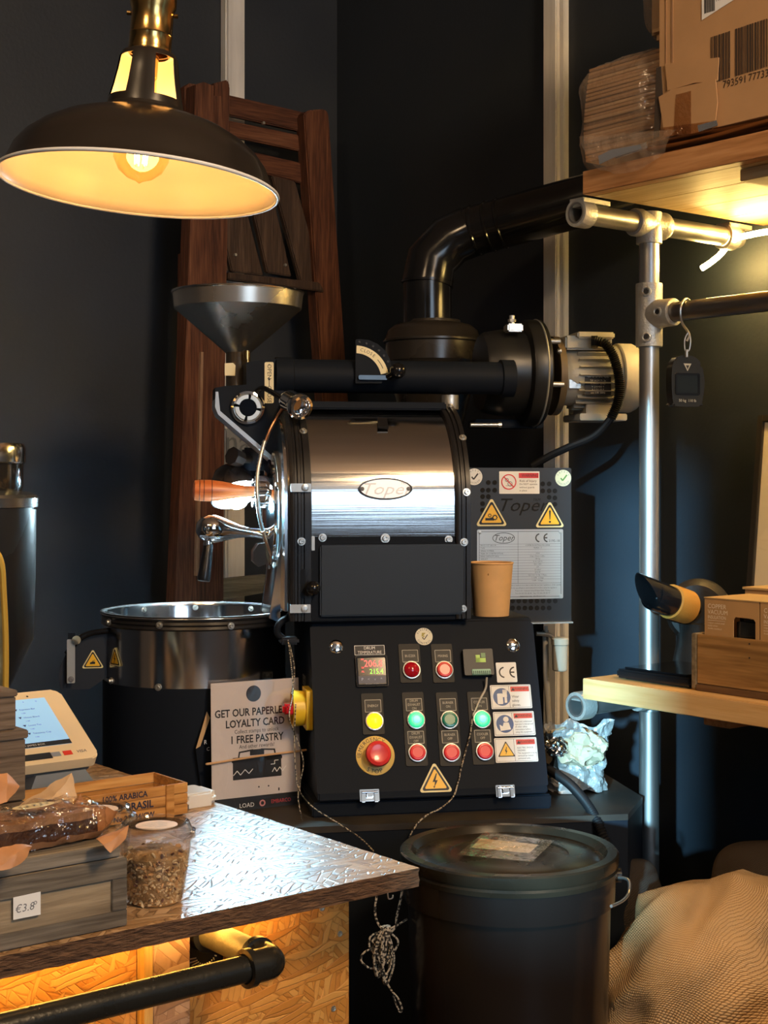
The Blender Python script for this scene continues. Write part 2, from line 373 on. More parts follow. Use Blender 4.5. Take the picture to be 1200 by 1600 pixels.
# ================================================================== THE SETTING
XR, YL, CEIL = 2.653, 3.576, 3.4
navy = mat('navy_paint_lamplit', (.020, .026, .036), .5, col2=(.027, .033, .042), vs=3.0, bmp=.25, bs_=90, dist=.002, rvar=.06)  # left wall colour lifted to stand in for the pendant's glow
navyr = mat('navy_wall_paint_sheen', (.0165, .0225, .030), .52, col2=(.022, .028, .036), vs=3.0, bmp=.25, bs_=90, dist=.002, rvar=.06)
def plane_wall(name, fr, a, b, m, ang=None): return single(name, G().box(a, b), m, fr, (a[0], a[1], 0), kind='structure', ang=ang)
floor_m = mat('grey_floor_tiles', (.06, .05, .042), .5, var=.3, vs=5, bmp=.1)
plane_wall('floor', R, (-3.4, -3.4, -.1), (XR+.1, YL+.1, 0), floor_m)
plane_wall('ceiling', R, (-3.4, -3.4, CEIL), (XR+.1, YL+.1, CEIL+.1), mat('tan_ceiling', (.62, .47, .35), .8, var=.1, vs=2))
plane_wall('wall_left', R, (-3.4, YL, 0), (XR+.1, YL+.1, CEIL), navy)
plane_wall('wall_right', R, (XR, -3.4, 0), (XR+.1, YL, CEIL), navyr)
shopw = mat('shop_wall', (.30, .24, .19), .8, var=.08, vs=2)
g = G(); g.box((-3.4, -3.3, 0), (-.6, -3.2, CEIL)).box((1.2, -3.3, 0), (XR, -3.2, CEIL)).box((-.6, -3.3, 0), (1.2, -3.2, 1.5)).box((-.6, -3.3, 3.1), (1.2, -3.2, CEIL))
single('wall_back', g, shopw, R, (0, -3.2, 0), kind='structure', ang=None)
g = G(); g.box((-3.3, -3.2, 0), (-3.2, -2.03, CEIL)).box((-3.3, -1.73, 0), (-3.2, YL, CEIL)).box((-3.3, -2.03, 0), (-3.2, -1.73, 1.72)).box((-3.3, -2.03, 2.66), (-3.2, -1.73, CEIL))  # slit added in this unseen wall to shape the sun beam
single('wall_front', g, shopw, R, (-3.2, 0, 0), kind='structure', ang=None)
# white vertical battens on both walls
trimw = mat('white_batten_paint', (.74, .72, .68), .55, var=.12, vs=5, stretch=(8, 8, 1), bmp=.1)
a = R.y(353, 200, YL-.03); b = R.y(383, 200, YL-.03)
g = G(); g.box((a.x, YL-.03, 0), (b.x, YL, CEIL), .003).box((a.x+.004, YL-.036, 0), (a.x+.016, YL-.03, CEIL))
single('trim_1', g, trimw, R, (a.x, YL-.03, 0), kind='structure')
a = R.x(848, 400, XR-.03); b = R.x(869, 400, XR-.03)
g = G(); g.box((XR-.03, a.y, 0), (XR, b.y, CEIL), .003).box((XR-.018, b.y-.016, 0), (XR, b.y, CEIL), .002)
single('trim_2', g, trimw, R, (XR-.03, b.y, 0), kind='structure')

# ================================================================== FOLDING CHAIRS hung up at the left wall
cherry = [(.055, .019, .010), (.125, .046, .022), (.20, .085, .042)]
cw = {ax: wood('reddish_chair_wood_'+ax, cherry, ax, 1.6, .5, .3) for ax in 'xyz'}
cwd = wood('greyish_worn_slats', [(.030, .017, .011), (.060, .034, .021), (.11, .066, .043)], 'z', 1.8, .65, .4)
def slat(px0, px1, q, yv, th, fr=R):          # q: four pixel corners
    P = [fr.y(x, y, yv) for x, y in q]; return G().prism(P, (0, th, 0))
cb = R.y(420, 1000, 3.42)
ch = thing('folding_chair', 'reddish wooden slatted folding chair hung high on the wall behind the steel funnel', 'chair', R, (cb.x, 3.42, cb.z))
Y0 = 3.42
def pc(name, q, y, th, m, par=None, bev=0, label=None):
    g = slat(0, 0, q, y, th)
    if bev: bmesh.ops.bevel(g.b, geom=list(g.b.edges), offset=bev, segments=2, affect='EDGES', clamp_overlap=True)
    return obj(name, g, m, par or ch, label)
pc('upright', [(475, 178), (483, 172), (507, 170), (514, 176), (546, 640), (506, 640)], Y0-.045, .045, cw['z'], bev=.004)
pc('upright', [(334, 130), (357, 124), (360, 135), (352, 640), (318, 640)], Y0-.05, .05, cw['z'], bev=.004)
pc('back_slat', [(357, 148), (478, 176), (478, 207), (357, 180)], Y0-.01, .02, cw['x'], bev=.003)
pc('back_slat', [(357, 188), (478, 213), (478, 238), (357, 212)], Y0-.01, .02, cw['x'], bev=.003)
pc('back_slat', [(390, 236), (482, 257), (484, 290), (410, 270)], Y0-.01, .02, cw['x'], bev=.003)
for q in ([(330, 285), (376, 290), (412, 430), (362, 424)], [(382, 268), (420, 275), (456, 432), (418, 426)], [(424, 274), (462, 284), (508, 450), (470, 440)], [(300, 290), (330, 285), (358, 424), (330, 420)]):
    pc('seat_slat', q, Y0-.03, .018, cwd, bev=.003)
pc('seat_rail', [(357, 425), (500, 441), (508, 456), (357, 436)], Y0-.055, .03, cwd, bev=.003)
pc('foot_rail', [(346, 905), (418, 898), (418, 925), (348, 938)], Y0-.02, .03, wood('lamplit_chair_rail', [(.16, .12, .07), (.26, .20, .12), (.36, .29, .19)], 'x', 1.6, .6), label='wooden foot rail, coloured pale as if lamplit')  # the work lamp's light is put into this paler wood colour
for px, py in ((412, 192), (446, 414), (368, 398)):
    p = R.y(px, py, Y0-.034); obj('screw', G().cyl((p.x, Y0-.036, p.z), (p.x, Y0-.028, p.z), .004, n=12), zinc, ch)
cb2 = R.y(300, 940, 3.36)
ch2 = thing('folding_chair', 'folded wooden chair seen edge-on, tall uprights left of the cooling tray', 'chair', R, (cb2.x, 3.36, cb2.z))
for q, y, th in (([(306, 132), (318, 128), (333, 134), (336, 200), (318, 700), (312, 942), (273, 942), (284, 700), (298, 330)], 3.30, .045),
                 ([(330, 150), (345, 150), (354, 300), (350, 700), (349, 942), (310, 942), (318, 600)], 3.345, .04),
                 ([(288, 136), (296, 130), (306, 132), (306, 190), (290, 190)], 3.35, .03),
                 ([(287, 395), (298, 392), (294, 600), (285, 600)], 3.36, .03)):
    g = slat(0, 0, q, y, th); obj('upright', g, cw['z'], ch2)
for q in ([(314, 550), (318, 550), (311, 900), (306, 900)],):
    obj('back_slat', slat(0, 0, q, 3.29, .02), wood('pale_edge', [(.22, .12, .07), (.33, .2, .12), (.45, .3, .2)], 'z', 1.6, .6), ch2, 'lighter edge of a slat')
# grey sign with raised letters behind the machine
p = R.y(352, 735, 3.5); q = R.y(450, 672, 3.5)
sg = thing('letter_sign', 'pale grey lettered board hanging behind the roaster funnel', 'sign', R, (p.x, 3.5, p.z))
obj('board', G().box((p.x, 3.5, p.z), (q.x, 3.53, q.z), .004), mat('pale_grey_board', (.24, .25, .26), .5), sg)
obj('lettering', G(mtx(((p.x+q.x)/2-.03, 3.498, (p.z+q.z)/2+.02))).text('naar', 0, 0, .09, .001), mat('sign_letter_grey', (.12, .13, .14), .5), sg)

# ================================================================== PENDANT LAMP
Yp = 2.1; k = Yp/F
pl_o = W.d(217, 291, Yp)
lamp = thing('pendant_lamp', 'black enamel pendant lamp with a brass socket hanging over the counter', 'lamp', W, pl_o)
lamp.rotation_euler = (math.radians(-2.0), math.radians(4.2), 0)
prof = [(217, 0), (214, 3), (206, 16), (196, 40), (182, 58), (160, 76), (132, 92), (100, 104), (72, 112), (62, 117), (60, 122)]
neck = [(60, 122), (58, 134), (53, 156), (49, 178), (46, 200), (42, 208), (34, 212)]
O = pl_o
def sc(pr, d=0): return [((r-d)*k, h*k) for r, h in pr]
enb = mat('black_brown_enamel', (.016, .012, .009), .28, coat=.3)
enw = mat('cream_enamel', (.84, .74, .56), .3)
obj('shade', G().lathe(sc(prof), O, n=96), enb, lamp)
obj('shade_lining', G().lathe([((r-2.2)*k, (h-1.0 if h else 0.3)*k) for r, h in prof], O, n=96), enw, lamp, 'glossy cream lining of the shade')
obj('rim', G().lathe([((217+3*math.cos(a))*k, 3*math.sin(a)*k) for a in [2*PI*i/10 for i in range(11)]], O, n=96), mat('white_rim_enamel', (.75, .74, .72), .3), lamp, 'white enamelled rim')
sk = lambda i, j: 1 <= i <= 3 and ((j+4) % 8) in (0, 1, 2, 3) and True
obj('neck', G().lathe(sc(neck), O, n=32, ref=(math.sin(math.radians(0)), -1, 0), skip=lambda i, j: 1 <= i <= 3 and j in (2, 3, 4, 5, 26, 27, 28, 29)), enb, lamp, 'vented neck with four openings')
obj('neck_lining', G().lathe(sc(neck, 2.5), O, n=32, ref=(0, -1, 0), skip=lambda i, j: 1 <= i <= 3 and j in (2, 3, 4, 5, 26, 27, 28, 29)), enw, lamp)
g = G().lathe([(r*k, h*k) for r, h in [(30, 206), (33, 208), (34, 214), (33.5, 216), (33, 236), (33.8, 238), (33, 240), (33, 278), (36, 284), (36, 298), (33, 301), (6, 304), (3, 330), (3, 1500)]], O, n=48)
obj('socket_cap', g, brass, lamp, 'brushed antique brass socket cap')
for s_ in (-1, 1): obj('thumb_screw', G().cyl(O+V((s_*34*k, 0, 272*k)), O+V((s_*40*k, 0, 272*k)), 3.4*k, n=10), brass, lamp)
gl_b = film('amber_bulb_glass', (1.0, .86, .62), .03, .9, .05)
obj('bulb', G().lathe([(r*k, h*k) for r, h in [(0, 4), (6, 8), (20, 13), (34, 24), (43, 42), (44, 56), (38, 76), (26, 98), (17, 118), (15, 160), (14, 176)]], O, n=40), gl_b, lamp, 'amber glass filament bulb')
g = G(); 
for i in range(6):
    a = 2*PI*i/6; c = V((math.cos(a), math.sin(a), 0)); g.tube([O+(c*9+V((0, 0, 34)))*k, O+(c*13+V((0, 0, 95)))*k], 1.1*k, n=6)
obj('filament', g, glow('filament_glow', (1.0, .66, .28), 24.0), lamp)
obj('bulb_holder', G().lathe([(r*k, h*k) for r, h in [(12, 168), (15, 172), (15, 206), (0, 206)]], O, n=24), brass, lamp)
ld = bpy.data.lights.new('bulb_light', 'POINT'); ld.energy = 2.1; ld.color = (1.0, .62, .28); ld.shadow_soft_size = .03
lo = bpy.data.objects.new('bulb_light', ld); COL.objects.link(lo); lo.location = O+V((0, 0, 62*k))

# ================================================================== DUCT from the cyclone to the wall
def pr(y, r): return r
d0 = [M.d(668, 512, 3.50), M.d(668, 440, 3.50)]
ax = [M.d(668, 512, 3.50), M.d(668, 442, 3.50), M.d(674, 408, 3.505), M.d(703, 376, 3.51), M.d(735, 362, 3.5), M.d(914, 312, 3.40), M.d(990, 292, 3.36)]
du = thing('exhaust_duct', 'fat glossy black exhaust duct bending from the cyclone up behind the shelf', 'duct', M, ax[0])
rd = 39*3.5/F
obj('vertical_pipe', G().cyl(ax[0], ax[1], rd*.97, n=48), blackg, du)
def elbow(g, p, q, r0): 
    return g.cyl(p, q, r0, n=48)
def oriented(g, pts, r, n=40):
    return g.tube(pts, r, n=n)
obj('elbow', oriented(G(), [ax[1]-V((0, 0, .004)), ax[2], ax[3], ax[4]], rd*1.03), blackg, du, 'segmented glossy elbow')
obj('sloping_pipe', G().cyl(ax[4], ax[6], rd*1.0, n=48), blackg, du)
dirn = (ax[6]-ax[4]).normalized()
g = G()
for t in (.01, .045, .075): g.lathe([(rd*1.0, 0), (rd*1.035, .002), (rd*1.035, .006), (rd*1.0, .008)], ax[4]+dirn*t, dirn, n=48)
g.lathe([(rd*.97, 0), (rd*1.05, .001), (rd*1.05, .006), (rd*.97, .007)], ax[1], (0, 0, 1), n=48)
obj('seam', g, blackg, du)

# ================================================================== ROASTING MACHINE (machine frame M)
m = M.y
STZ = 0.84
ul, ur = m(492, 1110, .05).x, m(845, 1110, .05).x
zb, zt = .872, 1.203
# ---- the low black stand
st = thing('machine_stand', 'low black steel stand carrying the coffee roaster', 'stand', M, ((ul+ur)/2, .2, 0))
sx0, sx1, sy0, sy1 = -.33, M.x and m(975, 1262, .25).x, -.06, .62
poly = [(sx0, sy0), (sx1-.10, sy0), (sx1-.02, sy0+.14), (sx1-.02, sy1), (sx0, sy1)]
standtop = mat('dusty_stand_top', (.022, .019, .016), .5, col2=(.045, .036, .026), vs=14, spec=.3)
obj('top', G().prism([(x, y, STZ-.012) for x, y in poly], (0, 0, .012)), standtop, st, 'dusty brownish top sheet')
obj('front_panel', G().prism([(x, y+.002, .42) for x, y in poly], (0, 0, STZ-.012-.42)), black, st)
for x, y in ((sx0+.04, .0), (sx1-.08, .12), (sx0+.04, sy1-.05), (sx1-.08, sy1-.05)): obj('leg', G().box((x-.02, y, 0), (x+.02, y+.04, .42), .003), black, st)
ro = thing('coffee_roaster', 'black and stainless steel coffee roasting machine with a drum, cooling tray and control panel', 'roaster', M, ((ul+ur)/2, .2, STZ))
P = lambda name, g, mt, label=None, par=None, kind=None, ang=35: obj(name, g, mt, par or ro, label, kind, ang)

def bolt(p, n, r=.0055, par=None, mt=None, name='bolt'):
    n = V(n).normalized(); p = V(p); g = G()
    g.cyl(p-n*.002, p+n*.0012, r*1.55, n=18); g.lathe([(r, .001), (r, .0045), (r*.85, .0055), (r*.45, .0055), (r*.4, .003), (0, .003)], p, n, n=6 if name == 'nut' else 14)
    return P(name, g, mt or zinc, par=par)

# ---- plinth under the control box and control box itself
P('plinth', G().box((ul-.01, .01, STZ), (ur+.01, .44, zb-.004), .003), black)
prof = [(.0, zb), (.0, zb+.006), (.12, zt-.004), (.126, zt), (.40, zt), (.40, zb)]
g = G().prism([(ul, y, z) for y, z in prof], (ur-ul, 0, 0)); bmesh.ops.bevel(g.b, geom=list(g.b.edges), offset=.003, segments=2, affect='EDGES')
cbx = P('control_box', g, black, 'black sheet steel control box with a sloping front')
xd, yd = V((1, 0, 0)), V((0, .12, zt-zb)).normalized(); nn = xd.cross(yd)       # nn points to the front
def cpt(px, py): return M._hit(px, py, (0, 0, zb), nn)
def cm(px, py, up=0.0): return mtx(cpt(px, py)+nn*up, xd, yd)
S = 2.88/F
# door sheet of the panel with recessed seam
A, B = cpt(500, 1236), cpt(828, 978)
cen = (A+B)/2; w_, h_ = (B-A).dot(xd), (B-A).dot(yd)
g = G(mtx(cen, xd, yd)).flat(rrect(w_+.012, h_+.012, .004), -.001, .0022); P('panel_door', g, black, par=cbx)
ZP = .0022
for px, py in ((525, 1011), (801, 1009)):
    g = G(cm(px, py, ZP)); g.lathe([(11*S, 0), (11*S, .001), (9*S, .003), (6*S, .0035), (5.5*S, .006), (3*S, .0065), (0, .0065)], n=28); g.box((-.0045, -.0012, .006), (.0045, .0012, .0075))
    P('panel_lock', g, chrome, 'round chrome panel lock')
for px, py in ((577, 1243), (789, 1236)):
    g = G(cm(px, py, ZP)); g.box((-15*S, -9*S, 0), (15*S, 9*S, .002), .0006).box((-13*S, -11*S, .002), (-7*S, 7*S, .006), .001).box((7*S, -11*S, .002), (13*S, 7*S, .006), .001)
    g.cyl((-12*S, 4*S, .006), (12*S, 4*S, .006), .0024, n=12).box((-5*S, -4*S, .002), (5*S, 3*S, .009), .001)
    P('toggle_latch', g, chrome, 'chrome toggle latch at the bottom edge')

labg = mat('dark_name_plate', (.035, .033, .027), .45, spec=.3)
platew = mat('plate_outline', (.45, .42, .34), .5)
def button(px, py, lx, ly, lines, col, state, name='push_button', lw=27, lh=21):
    root = P(name, G(cm(lx, (py+ly)/2, ZP)).flat(rrect(34*S, (py-ly)*S+34*S+6*S, .003), 0, .0025), mat('button_back_plate', (.022, .020, .016), .5, spec=.25))
    g = G(cm(px, py, ZP+.0025)); g.lathe([(14.6*S, 0), (14.6*S, .003), (14*S, .0045), (12.4*S, .0048), (12.2*S, .003)], n=36); P('bezel', g, zinc if state != 'amber' else brass, par=root)
    g = G(cm(px, py, ZP+.0025)); g.lathe([(12.2*S, .002), (12.2*S, .0075), (11*S, .0095), (9*S, .0098), (8.4*S, .0088), (0, .0088)] if state != 'pilot' else [(12.2*S, .002), (11.5*S, .007), (8*S, .011), (4*S, .013), (0, .0135)], n=32)
    P('lens', g, col, par=root)
    g = G(cm(lx, ly, ZP+.0025)); g.flat(rrect(lw*S, lh*S, .0015), 0, .0008); P('name_plate', g, labg, par=root)
    g = G(cm(lx, ly, ZP+.0034)); g.frame2(rrect((lw-1.5)*S, (lh-1.5)*S, .001), rrect((lw-3)*S, (lh-3)*S, .0008), 0, .0002)
    k = len(lines)
    for i, t in enumerate(lines): g.text(t, 0, ((k-1)/2-i)*6.0*S, 5.6*S, .0003, sx=.82)
    P('lettering', g, platew, par=root)
    return root
g_red = mat('red_lens', (.60, .008, .012), .32, coat=.12, emit=(.8, .01, .01), es=.12)
g_redo = mat('red_orange_lens', (.72, .03, .02), .35, coat=.1)
g_grn = glow('lit_green_lens', (.02, .72, .30), .9)
g_gri = glow('lit_green_lens_core', (.12, .95, .55), 1.3)
g_gro = mat('unlit_green_lens', (.0, .20, .13), .2, coat=.5)
g_amb = glow('lit_amber_lens', (1.0, .52, .01), 1.5)
button(642, 1048, 640, 1026, ['BUZZER'], mat('dark_red_lens', (.42, .005, .015), .12, coat=.6), 'pilot')
button(693, 1048, 691, 1026, ['MIXING'], g_redo, 'push')
b_ = button(584, 1128, 582, 1104, ['ENERGY'], g_amb, 'pilot')
for px, py, lx, ly, t, c, s_ in ((649, 1126, 646, 1102, ['DRUM', 'EXHAUST', 'ON'], g_grn, 1), (701, 1126, 699, 1102, ['BURNER', 'ON'], g_gro, 0), (752, 1125, 748, 1101, ['COOLER', 'ON'], g_grn, 1),
                          (651, 1177, 649, 1153, ['DRUM', 'EXHAUST', 'OFF'], g_red, 0), (704, 1177, 702, 1152, ['BURNER', 'OFF'], g_red, 0), (756, 1175, 753, 1151, ['COOLER', 'OFF'], g_red, 0)):
    b_ = button(px, py, lx, ly, t, c, 'push')
    if s_: obj('lamp_core', G(cm(px, py, ZP+.0115)).lathe([(6*S, 0), (5*S, .0012), (0, .0016)], n=24), g_gri, b_)
# emergency stop
es = P('emergency_stop', G(cm(586, 1181, ZP)).lathe([(30*S, 0), (30*S, .0015), (29.4*S, .002), (0, .002)], n=56), mat('stop_ring_yellow', (.72, .50, .13), .4), 'yellow ring with red mushroom stop button')
g = G(cm(586, 1181, ZP+.0022))
def arctext(g, t, r, a0, a1, size, inward=False, z=0.0):
    k = len(t)
    for i, c in enumerate(t):
        a = math.radians(a0+(a1-a0)*(i/(k-1) if k > 1 else 0)); rot = a-PI/2 if not inward else a+PI/2
        g.text(c, r*math.cos(a), r*math.sin(a), size, z, rot=rot)
arctext(g, 'EMERGENCY', 24.5*S, 172, 60, 8.5*S); arctext(g, 'STOP', 24.5*S, 240, 288, 9.5*S, True); g.text('@', -26*S, 0, 7*S, 0, rot=1.5)
P('lettering', g, ink, par=es)
P('mushroom_button', G(cm(588, 1181, ZP+.002)).lathe([(9*S, 0), (9*S, .009), (17*S, .011), (19.6*S, .015), (20*S, .020), (18.5*S, .025), (14*S, .0275), (12*S, .0268), (0, .0268)], n=40), mat('mushroom_red', (.68, .035, .035), .3, coat=.3), par=es)
# thermostat
th = P('thermostat', G(cm(580, 1050, ZP)).flat(rrect(50*S, 48*S, .003), 0, .007), mat('thermostat_case', (.02, .021, .026), .35), 'digital drum thermostat with red and green digits')
P('bezel', G(cm(580, 1050, ZP+.007)).frame2(rrect(49*S, 47*S, .003), rrect(44*S, 42*S, .002), 0, .0012), black, par=th)
P('screen', G(cm(580, 1043, ZP+.007)).flat(rrect(43*S, 28*S, .001), 0, .0004), mat('thermostat_screen', (.012, .005, .005), .12), par=th)
rd_ = glow('red_digits', (1.0, .03, .05), 1.9); gd_ = glow('green_digits', (.22, 1.0, .04), 1.1)
P('red_digits', G(cm(582, 1039, ZP+.0078)).text('206.8', 0, 0, 15.5*S, 0, sx=.86).text('PV', -17*S, 7*S, 4*S).text('SV', -17*S, -6*S, 4*S).text('AL', -17*S, -12*S, 4*S), rd_, par=th)
P('green_digits', G(cm(587, 1051, ZP+.0078)).text('215.4', 0, 0, 11.5*S, 0, sx=.86), gd_, par=th)
g = G(cm(580, 1063.5, ZP+.007)); g.flat(rrect(43*S, 11*S, .001), 0, .0005); P('key_strip', g, mat('key_strip_blue', (.02, .03, .085), .4), par=th)
g = G(cm(580, 1063.5, ZP+.0076))
for i, c in enumerate('P<v^'): g.text(c, (-15+10*i)*S, .5*S, 6.5*S); 
g.text('TEMPERATURE', 0, -7.6*S, 2.6*S, sx=1.2)
P('key_lettering', g, mat('key_print', (.35, .42, .62), .5), par=th)
pl = P('name_plate', G(cm(577, 1016.5, ZP)).flat(rrect(48*S, 15.5*S, .001), 0, .001), ink, 'black plate above the thermostat')
g = G(cm(577, 1016.5, ZP+.0011)); g.frame2(rrect(48*S, 15.5*S, .001), rrect(46.4*S, 13.9*S, .0008), 0, .0003); g.text('DRUM', 0, 3.2*S, 6.8*S, .0002, sx=.95).text('TEMPERATURE', 0, -3.8*S, 6.8*S, .0002, sx=.85)
P('lettering', g, white, par=pl)
# bluetooth-like probe module
md = P('probe_module', G(cm(745, 1037, ZP)).flat(rrect(48*S, 42*S, .003), 0, .014), mat('module_black', (.02, .02, .019), .45), 'black probe module with a green terminal strip')
g = G(cm(748, 1030, ZP+.0142)); g.box((-8*S, -8*S, 0), (-1*S, 4*S, .0003)).box((-8*S, -8*S, 0), (8*S, -1*S, .0003)); P('emblem', g, greenp, par=md)
P('emblem', G(cm(748, 1030, ZP+.0142)).flat([(1*S, 0), (8*S, 0), (8*S, 7*S), (1*S, 7*S)], 0, .0003), mat('emblem_dark_green', (.08, .22, .07), .4), par=md)
g = G(cm(749, 1053, ZP+.008)); g.box((-15*S, -4.5*S, 0), (15*S, 4.5*S, .010), .001)
P('terminal_strip', g, mat('terminal_green', (.20, .42, .30), .4), par=md)
g = G(cm(749, 1053, ZP+.018))
for i in range(9): g.box(((-13.6+3.2*i)*S, -4*S, 0), ((-11.8+3.2*i)*S, 1.5*S, .0006))
P('terminal_slots', g, mat('terminal_dark', (.02, .08, .05), .5), par=md, kind='stuff')
# stickers
def sticker(name, px, py, w, h, mt=white, label=None, r=.002, up=ZP, mm=None):
    return P(name, G(mm or cm(px, py, up)).flat(rrect(w, h, r), 0, .0005), mt, label)
rs = P('round_sticker', G(cm(662, 995, ZP)).flat(circ(14*S, 36), 0, .0004), mat('cream_sticker', (.74, .70, .54), .5), 'round cream inspection sticker')
g = G(cm(662, 995, ZP+.0005)); g.line2((-3*S, -1*S), (0, -5*S), 1.3*S, 0, .0002).line2((0, -5*S), (6*S, 3*S), 1.3*S, 0, .0002)
arctext(g, 'ELECTRIC', 11.3*S, 150, 30, 4.4*S); arctext(g, 'CONTROL', 11.3*S, 215, 325, 4.4*S, True); P('lettering', g, ink, par=rs)
P('emblem', G(cm(662, 995, ZP+.0005)).flat([(-3*S, 6*S), (3*S, 6*S), (-1*S, 1*S), (2*S, 1*S), (-4*S, -5*S), (-1*S, 0), (-4*S, 0)], 0, .0002), mat('olive_print', (.38, .32, .06), .5), par=rs)
ce = sticker('ce_sticker', 791, 1051, 33*S, 32*S, label='white conformity mark sticker')
def CE(g, x, y, h, t, z0=0, z1=.0003):
    r = h/2
    g.ring2(r-t, r, z0, z1, 24, 95, 265, x-r*.85+r*.45, y); g.ring2(r-t, r, z0, z1, 24, 95, 265, x+r*1.15+r*.45-r*.1, y); g.box((x+r*.55, y-t/2, z0), (x+r*1.4, y+t/2, z1)); return g
P('lettering', CE(G(cm(791, 1051, ZP+.0005)), 0, 0, 18*S, 2.2*S), ink, par=ce)

def tri_sign(mm, w, sym, name='warning_triangle', label=None, par=None):
    t = P(name, G(mm).flat(rtri(w, w*.06), 0, .0006), mat('sign_cream', (.80, .70, .36), .45), label)
    z = .0007
    P('border', G(mm).frame2(rtri(w*.84, w*.05), rtri(w*.66, w*.03), z, z+.0003), ink, par=t)
    P('field', G(mm).flat(rtri(w*.66, w*.03), z, z+.0002), yellow, par=t)
    g = G(mm @ Matrix.Translation((0, 0, z+.0003))); s = w
    if sym == 'bolt': g.flat([(.03*s, .24*s), (-.085*s, .0), (-.015*s, .0), (-.05*s, -.16*s), (.07*s, .045*s), (.0, .045*s), (.06*s, .24*s)], 0, .0002).flat([(-.075*s, -.12*s), (-.05*s, -.18*s), (-.015*s, -.125*s)], 0, .0002)
    if sym == 'bang': g.flat([(-.03*s, .24*s), (-.012*s, -.04*s), (.012*s, -.04*s), (.03*s, .24*s), (0, .27*s)], 0, .0002).flat(circ(.034*s, 14, 0, -.11*s), 0, .0002)
    if sym == 'gear':
        for gx, gy, gr in ((.10*s, -.03*s, .075*s), (-.06*s, .03*s, .05*s)):
            g.ring2(gr*.62, gr, 0, .0002, 20, 0, 360, gx, gy)
            for i in range(10): a = 2*PI*i/10; g.line2((gx+gr*.95*math.cos(a), gy+gr*.95*math.sin(a)), (gx+gr*1.25*math.cos(a), gy+gr*1.25*math.sin(a)), gr*.22, 0, .0002)
        g.flat([(-.2*s, -.12*s), (-.19*s, -.04*s), (-.08*s, -.05*s), (.03*s, -.02*s), (.06*s, -.06*s), (.08*s, -.12*s), (-.02*s, -.12*s)], 0, .0002)
    if sym == 'hand': g.flat(circ(.05*s, 14, .06*s, -.04*s), 0, .0002).flat([(-.13*s, -.1*s), (-.12*s, -.03*s), (.0, .02*s), (.1*s, .0), (.1*s, -.1*s)], 0, .0002).line2((-.02*s, .03*s), (.1*s, .08*s), .02*s, 0, .0002)
    P('symbol', g, ink, par=t); return t
tri_sign(cm(680, 1222, ZP), 54*S, 'bolt', label='yellow electric shock triangle low on the panel')

def warn_card(px, py, w, h, sym, lines, head=True):
    mm = cm(px, py, ZP)
    c = P('warning_sticker', G(mm).flat(rrect(w*S, h*S, .002), 0, .0005), white, 'white warning sticker: '+' '.join(lines[:3]).lower()); z = .0006
    g = G(mm); g.frame2(rrect((w-3)*S, (h-3)*S, .001), rrect((w-4)*S, (h-4)*S, .001), z, z+.0001).box((-3*S, (-h/2+2)*S, z), (-2.4*S, (h/2-2)*S, z+.0001)); P('outline', g, greyink, par=c)
    hx = (w/2-18)*S
    P('header', G(mm).box((hx-15*S, (h/2-11)*S, z), (hx+15*S, (h/2-3)*S, z+.0002)), redp, par=c)
    g = G(mm); g.text('WARNING', hx+3*S, (h/2-7)*S, 6*S, z+.0003, sx=.85); g.flat(rtri(7*S, .0006), 0) if 0 else None
    g.at(mm @ Matrix.Translation((hx-11*S, (h/2-7.8)*S, 0))).flat(rtri(6*S, .0004), z+.0002, z+.0003).at(mm)
    k = len(lines); sz = 5.6 if k < 4 else 3.6; st_ = 6.6 if k < 4 else 4.1
    for i, t in enumerate(lines): g.text(t, hx-14*S, (h/2-16-(3 if k < 4 else 0)-i*st_)*S, sz*S, z+.0001, align='LEFT', sx=.9)
    P('lettering', g, ink, par=c)
    cx, cy = (-w/2+18)*S, 0
    if sym == 'bolt':
        t = G(mm @ Matrix.Translation((cx, -2*S, 0))); t.flat(rtri(28*S, .001), z, z+.0002); P('triangle', t, ink, par=c)
        P('triangle', G(mm @ Matrix.Translation((cx, -2*S, 0))).flat(rtri(23*S, .001), z+.0002, z+.0004), yellow, par=c)
        s = 26*S; P('symbol', G(mm @ Matrix.Translation((cx, -2*S, z+.0005))).flat([(.03*s, .28*s), (-.085*s, .0), (-.015*s, .0), (-.05*s, -.2*s), (.07*s, .045*s), (.0, .045*s), (.06*s, .28*s)], 0, .0001), ink, par=c)
    else:
        P('disc', G(mm).flat(circ(14*S, 32, cx, cy), z, z+.0002), bluep, par=c)
        g = G(mm @ Matrix.Translation((cx, cy, z+.0003)))
        if sym == 'glove':
            g.flat(rrect(9*S, 17*S, .002, cx=-3*S, cy=-3*S), 0, .0002).flat(rrect(7*S, 9*S, .001, cx=5*S, cy=4*S), 0, .0002).flat(rrect(4*S, 9*S, .001, cx=6*S, cy=-5*S), 0, .0002)
            for i in range(4): g.flat(rrect(1.5*S, 5*S, .0008, cx=(2.4+1.9*i)*S, cy=9*S), 0, .0002)
        else: g.flat(circ(4.4*S, 18, 2*S, 7*S), 0, .0002).flat([(-9*S, -1*S), (-4*S, -4*S), (-2*S, 2*S), (6*S, 2*S), (9*S, -9*S), (-8*S, -11*S)], 0, .0002)
        P('symbol', g, white, par=c)
warn_card(798, 1089, 66, 38, 'glove', ['Wear', 'safety', 'gloves.'])
warn_card(803, 1131, 66, 38, 'book', ['Read and understand', "operator's manual and", 'all other safety', 'instructions before', 'using this equipment.'])
warn_card(806, 1172, 68, 38, 'bolt', ['ELECTRIC SHOCK', 'HAZARD.', 'This equipment is to be', 'serviced by trained', 'personnel only.'])

